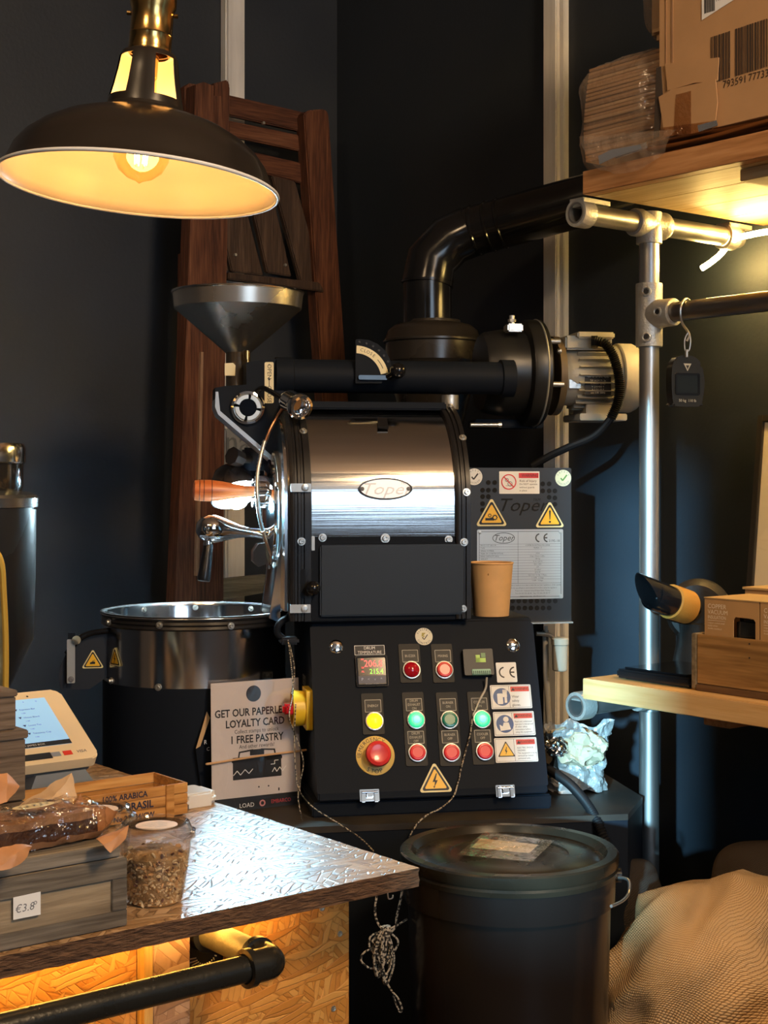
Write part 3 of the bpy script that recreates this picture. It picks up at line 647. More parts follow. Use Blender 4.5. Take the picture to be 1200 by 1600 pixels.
# ---- left side of the control box: yellow/red isolator, small plate
xl = ul
iso = mtx((xl, M.x(470, 1105, xl).y, M.x(470, 1105, xl).z), (0, -1, 0), (0, 0, 1)); c0 = V((xl, .118, M._hit(485, 1106, (xl, .118, 0), (0, 1, 0)).z))
iso = mtx(c0, (0, -1, 0), (0, 0, 1))
sw = P('isolator_switch', G(iso).flat(rrect(.072, .078, .004), 0, .012), mat('switch_yellow', (.85, .55, .03), .35), 'yellow and red rotary isolator on the left side')
P('collar', G(iso).lathe([(.033, .012), (.034, .020), (.036, .036), (.033, .037), (.030, .022), (0, .022)], n=40), mat('switch_yellow', (.85, .55, .03), .35), par=sw)
g = G(iso); g.lathe([(.029, .021), (.029, .028), (0, .028)], n=32).box((-.030, -.008, .027), (.030, .008, .050), .003).box((-.014, -.010, .027), (.014, .010, .056), .004); P('knob', g, redpl, 'red rotary knob', par=sw)
p0 = M.x(476, 1063, xl); g = G(mtx(p0, (0, -1, 0), (0, 0, 1))); g.flat(rrect(.05, .022, .002), 0, .001); npp = P('name_plate', g, labg)
g = G(mtx(p0+V((-.0011, 0, 0)), (0, -1, 0), (0, 0, 1))); g.frame2(rrect(.047, .019, .001), rrect(.045, .017, .001), 0, .0002).text('MAIN', 0, .004, .008).text('SWITCH', 0, -.004, .008); P('lettering', g, platew, par=npp)

# ---- drum body (arch)
RD = .20; vf = .10; vc = vf+RD
cz = EYE-(790-750)/F*2.93
dl, dr = m(458, 900, vf).x, m(735, 900, vf).x
zs = zt
def arch(r, v0=None, z0=zs, n=40, zc=cz, vcc=vc):
    pts = [(vcc-r, z0)]
    for i in range(n+1):
        a = PI*i/n; pts.append((vcc-r*math.cos(a), zc+r*math.sin(a)))
    pts.append((vcc+r, z0)); return pts
def arch_solid(x0, x1, r, **k): return G().prism([(x0, y, z) for y, z in arch(r, **k)], (x1-x0, 0, 0))
P('drum_housing', arch_solid(dl+.012, dr-.012, RD-.006), black)
xi0, xi1 = m(486, 760, vf).x, m(714, 760, vf).x
zb1 = m(600, 838, vf).z
def shell(x0, x1, r, a0, a1, th, n=48, tail=None):
    rs = []
    pts = []
    if tail is not None: pts.append((vc-r, tail, 1, 0))
    for i in range(n+1):
        a = math.radians(a0+(a1-a0)*i/n); pts.append((vc-r*math.cos(a), cz+r*math.sin(a), -math.cos(a), math.sin(a)))
    for y, z, ny, nz in pts:
        if tail is not None and (y, z) == pts[0][:2]: ny, nz = -1, 0
        rs.append([(x0, y, z), (x1, y, z), (x1, y-ny*th, z-nz*th), (x0, y-ny*th, z-nz*th)])
    return G().rings(rs)
P('steel_cladding', shell(xi0-.004, xi1+.004, RD, 0, 150, .003, tail=zb1), steel, 'curved polished stainless steel cladding')
P('lower_strip', G().box((xi0, vf-.001, m(600, 850, vf).z), (xi1, vf+.02, zb1), .001), black)
def ringband(x0, x1, r, th, tail, prof):
    # ridged arch band: prof = list of (x fraction, extra radius)
    secs = []
    for y, z, ny, nz in [(vc-1, tail, -1, 0)]+[(0, 0, 0, 0)]*0: pass
    pts = [(-1.0, 0.0, tail)]
    rs = []
    N_ = 56
    path = [('t', tail)]+[('a', math.radians(175*i/N_)) for i in range(N_+1)]
    for kind_, q in path:
        if kind_ == 't': ny, nz, cy_, czz = -1, 0, vc, q
        else: ny, nz, cy_, czz = -math.cos(q), math.sin(q), vc, cz
        sec = []
        for fx, e in prof: sec.append((x0+(x1-x0)*fx, cy_+ny*(r+e), czz+nz*(r+e)))
        sec.append((x1, cy_+ny*(r-th), czz+nz*(r-th))); sec.append((x0, cy_+ny*(r-th), czz+nz*(r-th)))
        rs.append(sec)
    return G().rings(rs)
tail = m(600, 968, vf).z
ridge = [(0, 0), (0, .006), (.12, .008), (.2, .008), (.24, .0045), (.34, .0045), (.38, .008), (.5, .008), (.54, .0045), (.64, .0045), (.68, .009), (.97, .009), (1, .006)]
lb = P('end_band', ringband(m(453, 760, vf-.008).x, m(487, 760, vf-.008).x, RD+.002, .02, tail, ridge), blackd, 'ridged black band at the left end of the drum')
rb = P('end_band', ringband(m(713, 760, vf-.008).x, m(736, 760, vf-.008).x, RD+.002, .02, tail, ridge), blackd, 'ridged black band at the right end of the drum')
def onband(px, py, r):       # point of the band surface at a pixel (arch around the drum axis)
    c = M.local((0, 0, EYE)); d = M.Ri @ V(((px-600)/F, 1, (750-py)/F))
    # solve in y,z for circle
    a = d.y*d.y+d.z*d.z; b = 2*((c.y-vc)*d.y+(c.z-cz)*d.z); q = (c.y-vc)**2+(c.z-cz)**2-r*r; D = b*b-4*a*q
    if D < 0: t = -b/(2*a)
    else: t = (-b-math.sqrt(D))/(2*a)
    p = c+d*t
    if p.z < cz: p = M.y(px, py, vc-r); return p, V((0, -1, 0))
    n = V((0, p.y-vc, p.z-cz)).normalized(); return p, n
for px, py in ((704, 635), (723, 684), (729, 769)):
    p, n = onband(px, py, RD+.010); bolt(p, n, .005)
for px, py in ((474, 674),): p, n = onband(px, py, RD+.010); bolt(p, n, .005)
for px, py in ((471, 846), (504, 840), (602, 841), (701, 843), (725, 847)): bolt(m(px, py, vf-.010 if px in (471, 725) else vf-.001), (0, -1, 0), .0052 if px != 602 else .006)
bolt(m(724, 951, vf-.010), (0, -1, 0), .0045)
for px, py in ((470, 762), (469, 951)):
    mm = mtx(m(px, py, vf-.011), (1, 0, 0), (0, 0, 1))
    cl = P('clamp', G(mm).flat(rrect(32*S, 13*S, .001), 0, .003), alu, 'small chrome clamp on the left band')
    P('screw', G(mm).lathe([(.007, .003), (.007, .005), (.004, .006), (0, .005)], o=(.008, 0, 0), n=20), zinc, par=cl)
P('hinge_tab', G(mtx(m(486, 849, vf-.004))).flat(rrect(11*S, 22*S, .001), 0, .003), alu, 'bright hinge tab beside the door')
# oval badge
e_, n_ = onband(602, 764, RD+.0015); n_ = V((0, n_.y, n_.z)); bm_ = mtx(e_, (1, 0, 0), V((0, -n_.z, n_.y)) if n_.z > 0 else (0, 0, 1))
bm_ = mtx(e_, (1, 0, 0), n_.cross(V((1, 0, 0))))
bd = P('badge', G(bm_).flat(circ(43*S, 56, sy=.41), 0, .002), mat('badge_silver', (.62, .64, .66), .42, .55, bmp=.1, bs_=90), 'polished oval maker badge riveted to the drum')
P('rim', G(bm_).frame2(circ(43*S, 56, sy=.41), circ(40*S, 56, sy=.38), .002, .003), chrome, par=bd)
g = G(bm_).text('Toper', 0, -1*S, 26*S, .0026, sx=1.25, shear=.35); P('lettering', g, mat('engraved_steel', (.25, .25, .26), .35, .8), par=bd)
P('lettering', G(bm_).text('TKM', 30*S, 9*S, 6*S, .0026, shear=.3).at(bm_).ring2(.1*S, .1001*S, .002, .0021, 3), mat('engraved_steel', (.25, .25, .26), .35, .8), par=bd)
for sx_ in (-1, 1): P('rivet', G(bm_).lathe([(3.4*S, .002), (3*S, .004), (0, .0048)], o=(sx_*37*S, 0, 0), n=16), greyink, par=bd)
# black clip near the top
p, n = onband(597, 662, RD+.003); mm = mtx(p, (1, 0, -.08), V((0, -n.z, n.y)) if 0 else n.cross(V((1, 0, 0))))
P('top_clip', G(mm).flat([(-9*S, -15*S), (8*S, -15*S), (9*S, 12*S), (-6*S, 12*S)], 0, .005), blackd)
# top ledge of the housing
P('top_ledge', G().box((dl+.01, vc-.07, cz+RD-.004), (dr-.02, vc+.12, cz+RD+.012), .003), black)
P('flue_stub', G().cyl((m(700, 620, vc).x, vc-.02, cz+RD), (m(700, 620, vc).x, vc-.02, cz+RD+.03), .018, n=24), zinc)
# ash door
da, db = m(500, 850, vf-.012), m(727, 963, vf-.012)
g = G().box((m(472, 900, vf).x, vf-.004, zs), (dr-.004, vf+.03, m(600, 846, vf).z), .002); P('front_plate', g, black)
dd = P('ash_door', G().box((m(500, 900, vf-.012).x, vf-.014, m(600, 962, vf-.012).z), (m(724, 900, vf-.012).x, vf-.003, m(600, 851, vf-.012).z), .003), mat('door_blue_black', (.014, .019, .026), .45, bmp=.05, bs_=500), 'flat blue-black ash door below the drum')
lp = m(482, 912, vf-.006)
P('latch_plate', G(mtx(lp)).flat(rrect(22*S, 46*S, .004, cx=-2*S), 0, .005), black)
P('latch_knob', G(mtx(m(487, 918, vf-.010))).cyl((0, 0, 0), (0, 0, .015), .006, n=16).sph((0, 0, .024), 11.5*S, n=24, k=16), blackg, 'round black latch knob')
# ---- left end: face plate, chute, trier, levers
fx = m(452, 900, vf).x                              # plane x = fx, facing left
fpts = [(vc-(RD-.01)*math.cos(a), cz+(RD-.01)*math.sin(a)) for a in [PI*i/30 for i in range(31)]]
poly = [(vc-RD+.01, zs+.02)]+fpts+[(vc+RD-.01, zs+.02)]
P('face_plate', G().prism([(fx-.008, y, z) for y, z in poly], (.03, 0, 0)), steelv, 'polished front plate of the drum')
bx = m(430, 950, vf+.05)
dc = P('discharge_chute', G().prism([(fx-.008, vc-.13, cz-.07), (fx-.008, vc+.08, cz-.07), (fx-.030, vc+.06, zs+.0), (fx-.030, vc-.11, zs+.0)], (.002, 0, 0)), steelv, 'polished discharge chute above the cooling tray')
for y_ in (-.13, .08): P('side_plate', G().prism([(fx-.008, vc+y_, cz-.07), (fx-.031, vc+y_*.85, zs), (fx-.008, vc+y_*.85, zs-.01)], (0, .002, 0)), steelv, par=dc)
# round door in the face plate, seen nearly edge-on
fd = P('discharge_door', G().lathe([(.105, .008), (.112, .012), (.112, .020), (.095, .026), (.06, .030), (0, .030)], (fx, vc, cz-.015), (-1, 0, 0), n=56), chrome, 'round polished door on the drum face')
P('door_ring', G().lathe([(.128, .006), (.128, .013), (.118, .013), (.118, .006)], (fx, vc, cz-.015), (-1, 0, 0), n=56), zinc, par=fd)
P('sight_glass', G().lathe([(.036, .028), (.036, .052), (.030, .055), (.028, .050), (0, .048)], (fx, vc, cz+.025), (-1, 0, 0), n=36), chrome, par=fd)
for i in range(8):
    a = 2*PI*i/8+.3; P('rivet', G().lathe([(.006, .012), (.006, .017), (0, .019)], (fx, vc+.122*math.cos(a), cz-.015+.122*math.sin(a)), (-1, 0, 0), n=8), zinc, par=fd)
# trier with orange wooden handle
tz = m(350, 767, vc-.10)
ta = M.d(301, 766, 3.0); tb = M.d(398, 768, 3.02)
tri = P('trier_handle', G().lathe([(0, 0), (.013, .001), (.0205, .004), (.022, .015), (.0222, .035), (.0195, .060), (.015, .085), (.012, .105), (.011, .125), (0, .126)], ta, tb-ta, n=36), wood('orange_turned_wood', [(.42, .09, .02), (.66, .17, .045), (.78, .26, .08)], 'x', 1.0, .35, .1, coat=.3), 'orange wooden handle of the sampling trier')
g = G()
dd_ = (tb-ta).normalized()
for t in (.013, .022, .038): g.lathe([(.0225, t), (.0228, t+.0006), (.0225, t+.0012)], ta, dd_, n=36)
P('groove', g, ink, par=tri)
P('trier_rod', G().cyl(ta+dd_*.125, V((fx, ta.y+(dd_*.2).y, tz.z-.0)), .010, n=20), chrome, par=tri)
# big chrome counterweight lever with black grip
la = M.d(327, 826, 2.98); lb_ = M.d(432, 836, 3.02); ldv = lb_-la; L = ldv.length
lev = P('door_lever', G().lathe([(0, -.027), (.011, -.0255), (.021, -.018), (.0275, -.006), (.029, .004), (.0275, .015), (.024, .027), (.019, .042), (.0135, .060), (.010, .080), (.0095, .095), (.0115, .118), (.011, L), (0, L)], la, ldv, n=40), chrome, 'chrome discharge lever with a ball end')
P('lever_socket', G().cyl(M.d(325, 842, 2.975), M.d(325, 852, 2.975), .0085, .0105, n=20), chrome, par=lev)
P('grip', G().lathe([(.0085, 0), (.0095, .003), (.0105, .02), (.0125, .055), (.0135, .070), (.012, .077), (0, .078)], M.d(326, 849, 2.975), M.d(318, 909, 2.96)-M.d(326, 849, 2.975), n=24), mat('black_bakelite', (.008, .008, .009), .28, spec=.35), 'black bakelite grip', par=lev)
P('lever_hub', G().cyl(M.d(425, 836, 3.0), M.d(446, 838, 3.03), .019, .024, n=24), chrome, par=lev)
# curved polished scoop below the door
sp_ = [M.d(x, y, 3.06) for x, y in ((404, 850), (396, 862), (396, 878), (404, 886), (420, 880), (436, 862), (441, 845))]
P('chute_flap', G().prism(sp_, M.world((0, .05, 0))-M.world((0, 0, 0)) if 0 else (0, .06, 0)), steelv, 'curved polished chute flap')
# chute bracket under the hopper: black plate with diagonal lower edge and view port
vh = vc-.02
bp = [m(x, y, vh) for x, y in ((336, 606), (352, 603), (385, 601), (385, 566), (437, 560), (447, 600), (452, 735), (433, 722), (343, 643), (336, 630))]
hp = P('feed_chute', G().prism(bp, (0, .085, 0)), black, 'black slanting feed chute under the hopper')
P('chute_lit_edge', G().prism([m(x, y, vh-.012) for x, y in ((337, 612), (341, 612), (344, 642), (433, 719), (433, 727), (341, 648), (336, 636))], (0, .11, 0)), mat('lit_edge_pale', (.34, .37, .40), .4, .6), 'pale strip painted as lamplight along the lower edge of the feed chute', par=hp)  # light on the chute's lower edge, put in as a pale strip
mp_ = mtx(m(387, 637, vh-.001)); k2 = 3.1/F
vp_ = P('view_port', G(mp_).lathe([(27*k2, 0), (27*k2, .004), (25*k2, .008), (22*k2, .009), (20*k2, .006), (19*k2, .004)], n=48), chrome, 'round chrome sight port')
for i in range(4):
    a = 35+90*i
    P('segment', G(mp_).ring2(13.5*k2, 19.5*k2, .001, .009, 14, a-38, a+38), alu, par=vp_)
P('port_glass', G(mp_).lathe([(13.5*k2, .004), (0, .004)], n=32), mat('port_dark', (.004, .006, .012), .04, coat=.5), par=vp_)
for s_ in (-1, 1): P('rivet', G(mp_).lathe([(2.6*k2, .007), (2.2*k2, .010), (0, .011)], o=(s_*24*k2, 0, 0), n=14), brass, par=vp_)
mm = mtx(m(420.5, 598, vh-.002), (1, 0, .02)); ls = P('scale_label', G(mm).flat(rrect(14*k2, 63*k2, .003), 0, .001), cream, 'cream open and close label')
g = G(mm); g.text('OPEN', 0, 17*k2, 9*k2, .0012, rot=-PI/2).text('CLOSE', 0, -18*k2, 9*k2, .0012, rot=-PI/2).line2((0, 4*k2), (0, -6*k2), 1*k2, .001, .0012).flat([(-2*k2, 4*k2), (2*k2, 4*k2), (0, 8*k2)], .001, .0012).text('+', 0, 27*k2, 7*k2, .0012); P('lettering', g, ink, par=ls)
# slide lever with chrome knob
ka, kb = m(452, 626, vh-.10), m(475, 639, vh-.155)
P('slide_arm', G().tube([m(402, 611, vh-.008), m(414, 607, vh-.03), m(446, 627, vh-.08)], .0055, n=10, k=5), blackg)
kd = (kb-ka)
P('slide_knob', G().lathe([(0, -.012), (.014, -.012), (.020, -.006), (.0225, .002), (.0225, .03), (.0235, .034), (.0265, .040), (.0265, .050), (.024, .054), (.019, .0545), (.015, .049), (.0145, .036), (0, .036)], ka, kd, n=40), chrome, 'chrome cylindrical slide knob')
# hopper
hc = M.d(372, 463, 3.14); kh = 3.14/F; hz = hc.z
hcx = V((hc.x, hc.y, hz))
g = G().lathe([(99*kh, -20*kh), (101.5*kh, 3*kh), (103*kh, 4*kh), (103*kh, 6*kh), (100*kh, 7*kh), (99*kh, 4*kh), (97*kh, -18*kh), (20*kh, -82*kh), (16*kh, -82*kh), (18*kh, -90*kh), (96*kh, -22*kh), (99*kh, -20*kh)], hcx, n=72)
hop = P('hopper', g, mat('hopper_steel', (.66, .61, .54), .27, .95, rvar=.02, vs=4), 'wide stainless steel funnel hopper')
P('rim_bead', G().lathe([(101.5*kh+.0028*math.cos(a), 5.5*kh+.0028*math.sin(a)) for a in [2*PI*i/8 for i in range(9)]], hcx, n=72), steelv, par=hop)
P('neck', G().lathe([(21*kh, -80*kh), (20*kh, -88*kh), (19*kh, -90*kh), (19*kh, -142*kh), (0, -142*kh)], hcx, n=32), mat('bronze_tinted_steel', (.30, .24, .18), .25, .9), par=hop)
P('tag', G(mtx(M.d(360, 577, 3.11), (1, .1, 0))).flat([(-9*kh, -10*kh), (7*kh, -10*kh), (8*kh, 6*kh), (4*kh, 10*kh), (-9*kh, 9*kh)], 0, .001), cream, 'cream tag on the funnel neck', par=hop)
P('pull_rod', G().cyl(M.d(387, 552, 3.1), M.d(386, 600, 3.1), .004, n=12).cyl(M.d(386, 548, 3.1), M.d(386, 562, 3.1), .0065, n=14), brass, par=hop)
# black air pipe with damper scale
pz = m(600, 589, vc); ry = 26*3.15/F
P('air_pipe', G().lathe([(0, 0), (ry*1.08, 0), (ry*1.08, .035), (ry*.98, .037), (ry*.98, .48), (ry*1.12, .482), (ry*1.12, .51), (0, .51)], (m(430, 589, vc).x, vc, pz.z), (1, 0, 0), n=48), black, 'horizontal black air pipe above the drum')
mm = mtx(m(556, 597, vc-ry-.004)); kk = 3.05/F
arcp = [(0, 0)]+[(62*kk*math.cos(math.radians(90-i*10)), 66*kk*math.sin(math.radians(90-i*10))) for i in range(0, 9)]
arcp = [(-1*kk, -2*kk), (40*kk, -2*kk), (56*kk, 26*kk), (54*kk, 36*kk), (46*kk, 50*kk), (34*kk, 60*kk), (20*kk, 66*kk), (4*kk, 67*kk), (-1*kk, 66*kk)]
dp = P('damper_scale', G(mm).flat(arcp, 0, .004), black, 'black quadrant with cream damper scale')
P('scale_strip', G(mm).ring2(41*kk, 53*kk, .004, .0048, 16, 12, 88, -1*kk, 4*kk), cream, par=dp)
g = G(mm); 
for i, c in enumerate('CLOSE'): a = math.radians(78-i*6.5); g.text(c, -1*kk+47*kk*math.cos(a), 4*kk+47*kk*math.sin(a), 7*kk, .005, rot=a-PI/2)
g.ring2(46.3*kk, 47.3*kk, .0048, .005, 8, 22, 42, -1*kk, 4*kk); P('lettering', g, ink, par=dp)
for i in range(7):
    a = math.radians(84-i*11); P('detent', G(mm).flat(circ(1.8*kk, 8, -1*kk+59*kk*math.cos(a), 4*kk+59*kk*math.sin(a)), .004, .006), ink, par=dp)
P('damper_lever', G(mm).flat(rrect(46*kk, 7*kk, .003, cx=26*kk, cy=7*kk), .005, .011).cyl((50*kk, 8*kk, .008), (60*kk, 14*kk, .022), .007, n=16).sph((63*kk, 17*kk, .028), 12.5*kk, n=24, k=14), blackg, par=dp)
# cyclone cap
cy = M.d(676, 545, 3.50); kc = 3.5/F
P('cyclone_body', G().lathe([(0, -150*kc), (40*kc, -150*kc), (72*kc, -22*kc), (74*kc, -20*kc), (74*kc, 8*kc), (77*kc, 10*kc), (77*kc, 13*kc), (74*kc, 16*kc), (70*kc, 28*kc), (60*kc, 36*kc), (44*kc, 40*kc), (43*kc, 44*kc), (0, 44*kc)], cy, n=64), mat('warm_black_paint', (.022, .018, .014), .3, rvar=.06), 'round domed black cyclone cap')
# blower and motor, axis along x
bl = m(824, 583, .42); kb_ = 3.32/F; ax_ = (1, 0, 0); O_ = V((m(750, 583, .42).x, .42, bl.z))
bw = P('blower', G().lathe([(0, 0), (58*kb_, 0), (62*kb_, 6*kb_), (66*kb_, 30*kb_), (66*kb_, 64*kb_), (80*kb_, 66*kb_), (82*kb_, 70*kb_), (82*kb_, 92*kb_), (80*kb_, 94*kb_), (0, 94*kb_)], O_, ax_, n=64), mat('blower_black', (.013, .013, .012), .36, rvar=.06), 'black cast blower housing')
P('seam_ring', G().lathe([(81*kb_, 84*kb_), (83.5*kb_, 86*kb_), (81*kb_, 89*kb_)], O_, ax_, n=64), alu, par=bw)
P('lug', G(mtx(m(800, 511, .35), (1, 0, 0))).box((-10*kb_, -8*kb_, -.02), (14*kb_, 4*kb_, .02), .003), zinc, par=bw)
P('stud', G().cyl(m(800, 508, .37), m(800, 493, .37), .006, n=12), zinc, par=bw)
P('nut', G().cyl(m(800, 503, .37), m(800, 499, .37), .009, n=6), zinc, par=bw)
for a in (60, 130, 200, 320):
    aa = math.radians(a); c_ = O_+V((94*kb_, 60*kb_*math.cos(aa), 60*kb_*math.sin(aa))); P('spacer', G().cyl(c_, c_+V((22*kb_, 0, 0)), .006, n=12), zinc, par=bw)
P('flange', G().lathe([(0, 0), (61*kb_, 0), (61*kb_, 10*kb_), (0, 10*kb_)], O_+V((112*kb_, 0, -4*kb_)), ax_, n=56), mat('brown_primer', (.12, .085, .045), .5, var=.3, vs=9), 'brownish motor flange')
bolt(O_+V((112*kb_, -50*kb_, 30*kb_)), (-1, 0, 0), .005)
mo = O_+V((122*kb_, 0, -4*kb_))
mt_ = P('motor', G().lathe([(40*kb_, 0), (44*kb_, 6*kb_), (46*kb_, 20*kb_), (46*kb_, 84*kb_), (48*kb_, 88*kb_), (48*kb_, 94*kb_), (0, 94*kb_)], mo, ax_, n=40), motorg, 'grey electric motor of the blower')
for i in range(26):
    a = 2*PI*i/26; c, s_ = math.cos(a), math.sin(a)
    if math.sin(a-.0) > .75: continue
    P('fin', G().prism([mo+V((22*kb_, c*45*kb_, s_*45*kb_)), mo+V((84*kb_, c*45*kb_, s_*45*kb_)), mo+V((84*kb_, c*53*kb_, s_*53*kb_)), mo+V((22*kb_, c*53*kb_, s_*53*kb_))], V((0, -s_, c))*.0022), motorg, par=mt_)
fc0 = m(960, 600, .42).x; P('fan_cover', G().lathe([(0, 0), (52*kb_, 0), (54*kb_, 2*kb_), (54*kb_, 24*kb_), (50*kb_, 32*kb_), (0, 33*kb_)], (fc0, .42, mo.z-2*kb_), ax_, n=40), mat('pale_fan_cover', (.52, .50, .42), .45), 'pale ribbed fan cover', par=mt_)
g = G().box((m(884, 540, .36).x, .36, m(884, 546, .36).z), (m(957, 540, .36).x, .44, m(884, 524, .36).z), .004); P('terminal_box', g, motorg, par=mt_)
g = G().box((m(902, 528, .355).x, .350, m(890, 528, .355).z), (m(960, 528, .355).x, .45, m(890, 518, .355).z), .003); P('terminal_lid', g, mat('motor_grey_pale', (.44, .42, .36), .45), par=mt_)
mm = mtx(m(934, 600, .355)); dpn = P('name_plate', G(mm).flat(rrect(42*kb_, 33*kb_, .001), 0, .001), ink, 'black data plate of the motor', par=mt_)
mt__ = mat('plate_print', (.55, .54, .48), .5)
g = G(mm); g.text('GAMAK CE', 0, 12*kb_, 7*kb_, .0013)
for i in range(5): g.text(['TIP AGM 71 2a', '0.55kW  2790', 'V 230/400 Y', 'A 2.7/1.55 F', 'cos 0.80 50Hz'][i], 0, (5-i*4.6)*kb_, 4.0*kb_, .0013)
P('lettering', g, mt__, par=mt_)
P('foot', G().box((m(900, 600, .40).x, .37, m(900, 657, .38).z), (m(978, 600, .38).x, .50, m(900, 646, .38).z), .002).box((m(912, 600, .40).x, .38, m(900, 647, .38).z), (m(965, 600, .38).x, .48, m(900, 627, .38).z), .002), mat('motor_grey_pale', (.44, .42, .36), .45), par=mt_)
P('clamp_plate', G(mtx(m(898, 600, .36))).flat(rrect(18*kb_, 13*kb_, .001), 0, .003), zinc, par=mt_)
P('support_rod', G().cyl(m(735, 664, .40), m(781, 664, .40), .005, n=12).cyl(m(778, 664, .40), m(783, 664, .40), .007, n=10), zinc)
P('blower_bracket', G().box((m(742, 700, .43).x, .43, m(742, 668, .43).z), (m(850, 700, .43).x, .50, m(742, 655, .43).z), .003), black)
# corrugated conduit of the motor
def conduit(pts, r, name, par, label=None, rib=.0042, mt=blackr, k=8):
    c = smooth(pts, k); out = [c[0]]; 
    for q in c[1:]:
        while (q-out[-1]).length > rib/2: out.append(out[-1]+(q-out[-1]).normalized()*rib/2)
    n = len(out); g = G(); i = [0]
    rr = [r*(1.0 if j % 2 else .74) for j in range(n)]
    g2 = G(); rs = []; u = None
    for j, p in enumerate(out):
        t = (out[min(j+1, n-1)]-out[max(j-1, 0)]).normalized(); u = t.orthogonal().normalized() if u is None else (u-t*u.dot(t)).normalized(); w = t.cross(u)
        rs.append([p+(u*math.cos(2*PI*a/12)+w*math.sin(2*PI*a/12))*rr[j] for a in range(12)])
    return obj(name, g2.rings(rs), mt, par, label, ang=50)
conduit([m(930, 534, .345), m(944, 536, .335), m(958, 556, .33), m(967, 590, .33), m(966, 625, .33), m(954, 655, .34)], 8.2*kb_, 'motor_conduit', ro, 'ribbed black conduit looping from the motor')
P('motor_cable', G().tube([m(956, 652, .34), m(930, 680, .35), m(890, 698, .37), m(860, 712, .39), m(832, 728, .41)], 6*kb_, n=10, k=6), blackr)
P('gland', G().cyl(m(924, 534, .35), m(934, 534, .345), .0135, n=6), blackr)
# ---- guard cabinet with holes and data plate
vg = .34; ga, gb = m(735, 975, vg), m(893, 731, vg)
kg = (2.8+vg+.05)/F
P('guard_cabinet', G().box((ga.x-.05, vg, ga.z), (gb.x, vg+.22, gb.z), .002), mat('guard_black', (.016, .017, .019), .42), 'black guard cabinet right of the drum')
P('guard_lip', G().box((ga.x-.05, vg-.012, ga.z-.001), (gb.x, vg, ga.z+.002)), zinc)
hol = G()
def gm(px, py, up=.0): return mtx(m(px, py, vg-up))
holes = [(763, 754), (773, 754), (848, 756), (858, 756), (754, 766), (763, 766), (773, 766), (848, 767), (858, 767), (867, 767), (754, 776), (763, 776), (858, 777), (867, 778), (754, 787), (867, 788), (754, 797)]
holes += [(801+9.5*i, 939) for i in range(8)]+[(801+9.5*i, 950) for i in range(7)]
for px, py in holes: P('vent_hole', G(gm(px, py, .0004)).flat(circ(3.3*kg, 14), 0).at(gm(px, py, .0004)).ring2(3.3*kg, 3.8*kg, -.0003, .0003, 14), mat('hole_dark', (.002, .002, .003), .8))
P('cut_lettering', G(gm(815, 790, .0006)).text('Toper', 0, 0, 29*kg, 0, sx=1.1, shear=.35).text('TKM', 24*kg, 9*kg, 6*kg, shear=.3), mat('hole_dark', (.002, .002, .003), .8), 'maker name cut in the guard sheet')
def gstick(px, py, w, h, label): return P('warning_sticker', G(gm(px, py, .0005)).flat(rrect(w*kg, h*kg, .001), -.0005, .0004), white, label)
c = gstick(811.5, 754, 65, 35, 'white no-operation warning sticker')
P('prohibition_ring', G(gm(795, 753, .0012)).ring2(10.5*kg, 12.2*kg, 0, .0002, 32).line2((-8*kg, 8*kg), (8*kg, -8*kg), 1.7*kg, 0, .0002), redp, par=c)
g = G(gm(795, 753, .001)); g.ring2(3*kg, 4*kg, 0, .0001, 12, 0, 360, 2*kg, -3*kg).ring2(2*kg, 3*kg, 0, .0001, 12, 0, 360, -3*kg, 3*kg).line2((-5*kg, -6*kg), (5*kg, -6*kg), .7*kg, 0, .0001); P('symbol', g, greyink, par=c)
P('header', G(gm(826, 743, .001)).box((-16*kg, -4*kg, 0), (16*kg, 4*kg, .0002)), redp, par=c)
g = G(gm(826, 743, .0014)).text('WARNING', 2*kg, 0, 7*kg, 0, sx=.8); g.at(gm(828, 752, .001))
for i, (t, sz) in enumerate((('Risk of Injury', 5.2), ('Do NOT operate', 4), ('without guards', 4), ('in place', 4))): g.text(t, -17*kg, (.5-i*5)*kg, sz*kg, 0, align='LEFT')
P('lettering', g, ink, par=c)
for px, py, l in ((880, 747, 'round cream sticker with a green tick'), (741, 745, 'round white sticker at the cabinet corner')):
    c = P('round_sticker', G(gm(px, py, .0005)).flat(circ(13*kg, 32), -.0004, .0004), mat('pale_sticker', (.66, .70, .48), .5) if px > 800 else white, l)
    g = G(gm(px, py, .001)); arctext(g, 'SAFETY', 10*kg, 150, 30, 4*kg); arctext(g, 'CHECKED', 10*kg, 215, 325, 4*kg, True); P('lettering', g, greyink, par=c)
    g = G(gm(px, py, .001)); g.line2((-4*kg, 0), (-1*kg, -4*kg), 2.2*kg, 0, .0002).line2((-1*kg, -4*kg), (6*kg, 5*kg), 2.2*kg, 0, .0002); P('tick', g, mat('tick_green', (.10, .28, .06), .5) if px > 800 else ink, par=c)
tri_sign(gm(768, 807, .001), 52*kg, 'gear', label='yellow crushing hazard triangle on the cabinet')
tri_sign(gm(859, 810, .001), 49*kg, 'bang', label='yellow exclamation triangle on the cabinet')
dp_ = P('data_plate', G(gm(813, 881.5, .0005)).flat(rrect(139*kg, 109*kg, .003), -.001, .0004), alu, 'etched aluminium data plate full of ruled lines')
mm = gm(813, 881.5, .0011)
g = G(mm); g.frame2(rrect(133*kg, 103*kg, .002), rrect(131.6*kg, 101.6*kg, .002), 0, .0002)
g.frame2(circ(18*kg, 32, -27*kg, 41*kg, .48), circ(17*kg, 32, -27*kg, 41*kg, .45), 0, .0002).text('Toper', -27*kg, 41*kg, 13*kg, 0, shear=.3); CE(g, 34*kg, 41*kg, 14*kg, 2*kg); g.text('3195-18', 55*kg, 36*kg, 5.5*kg)
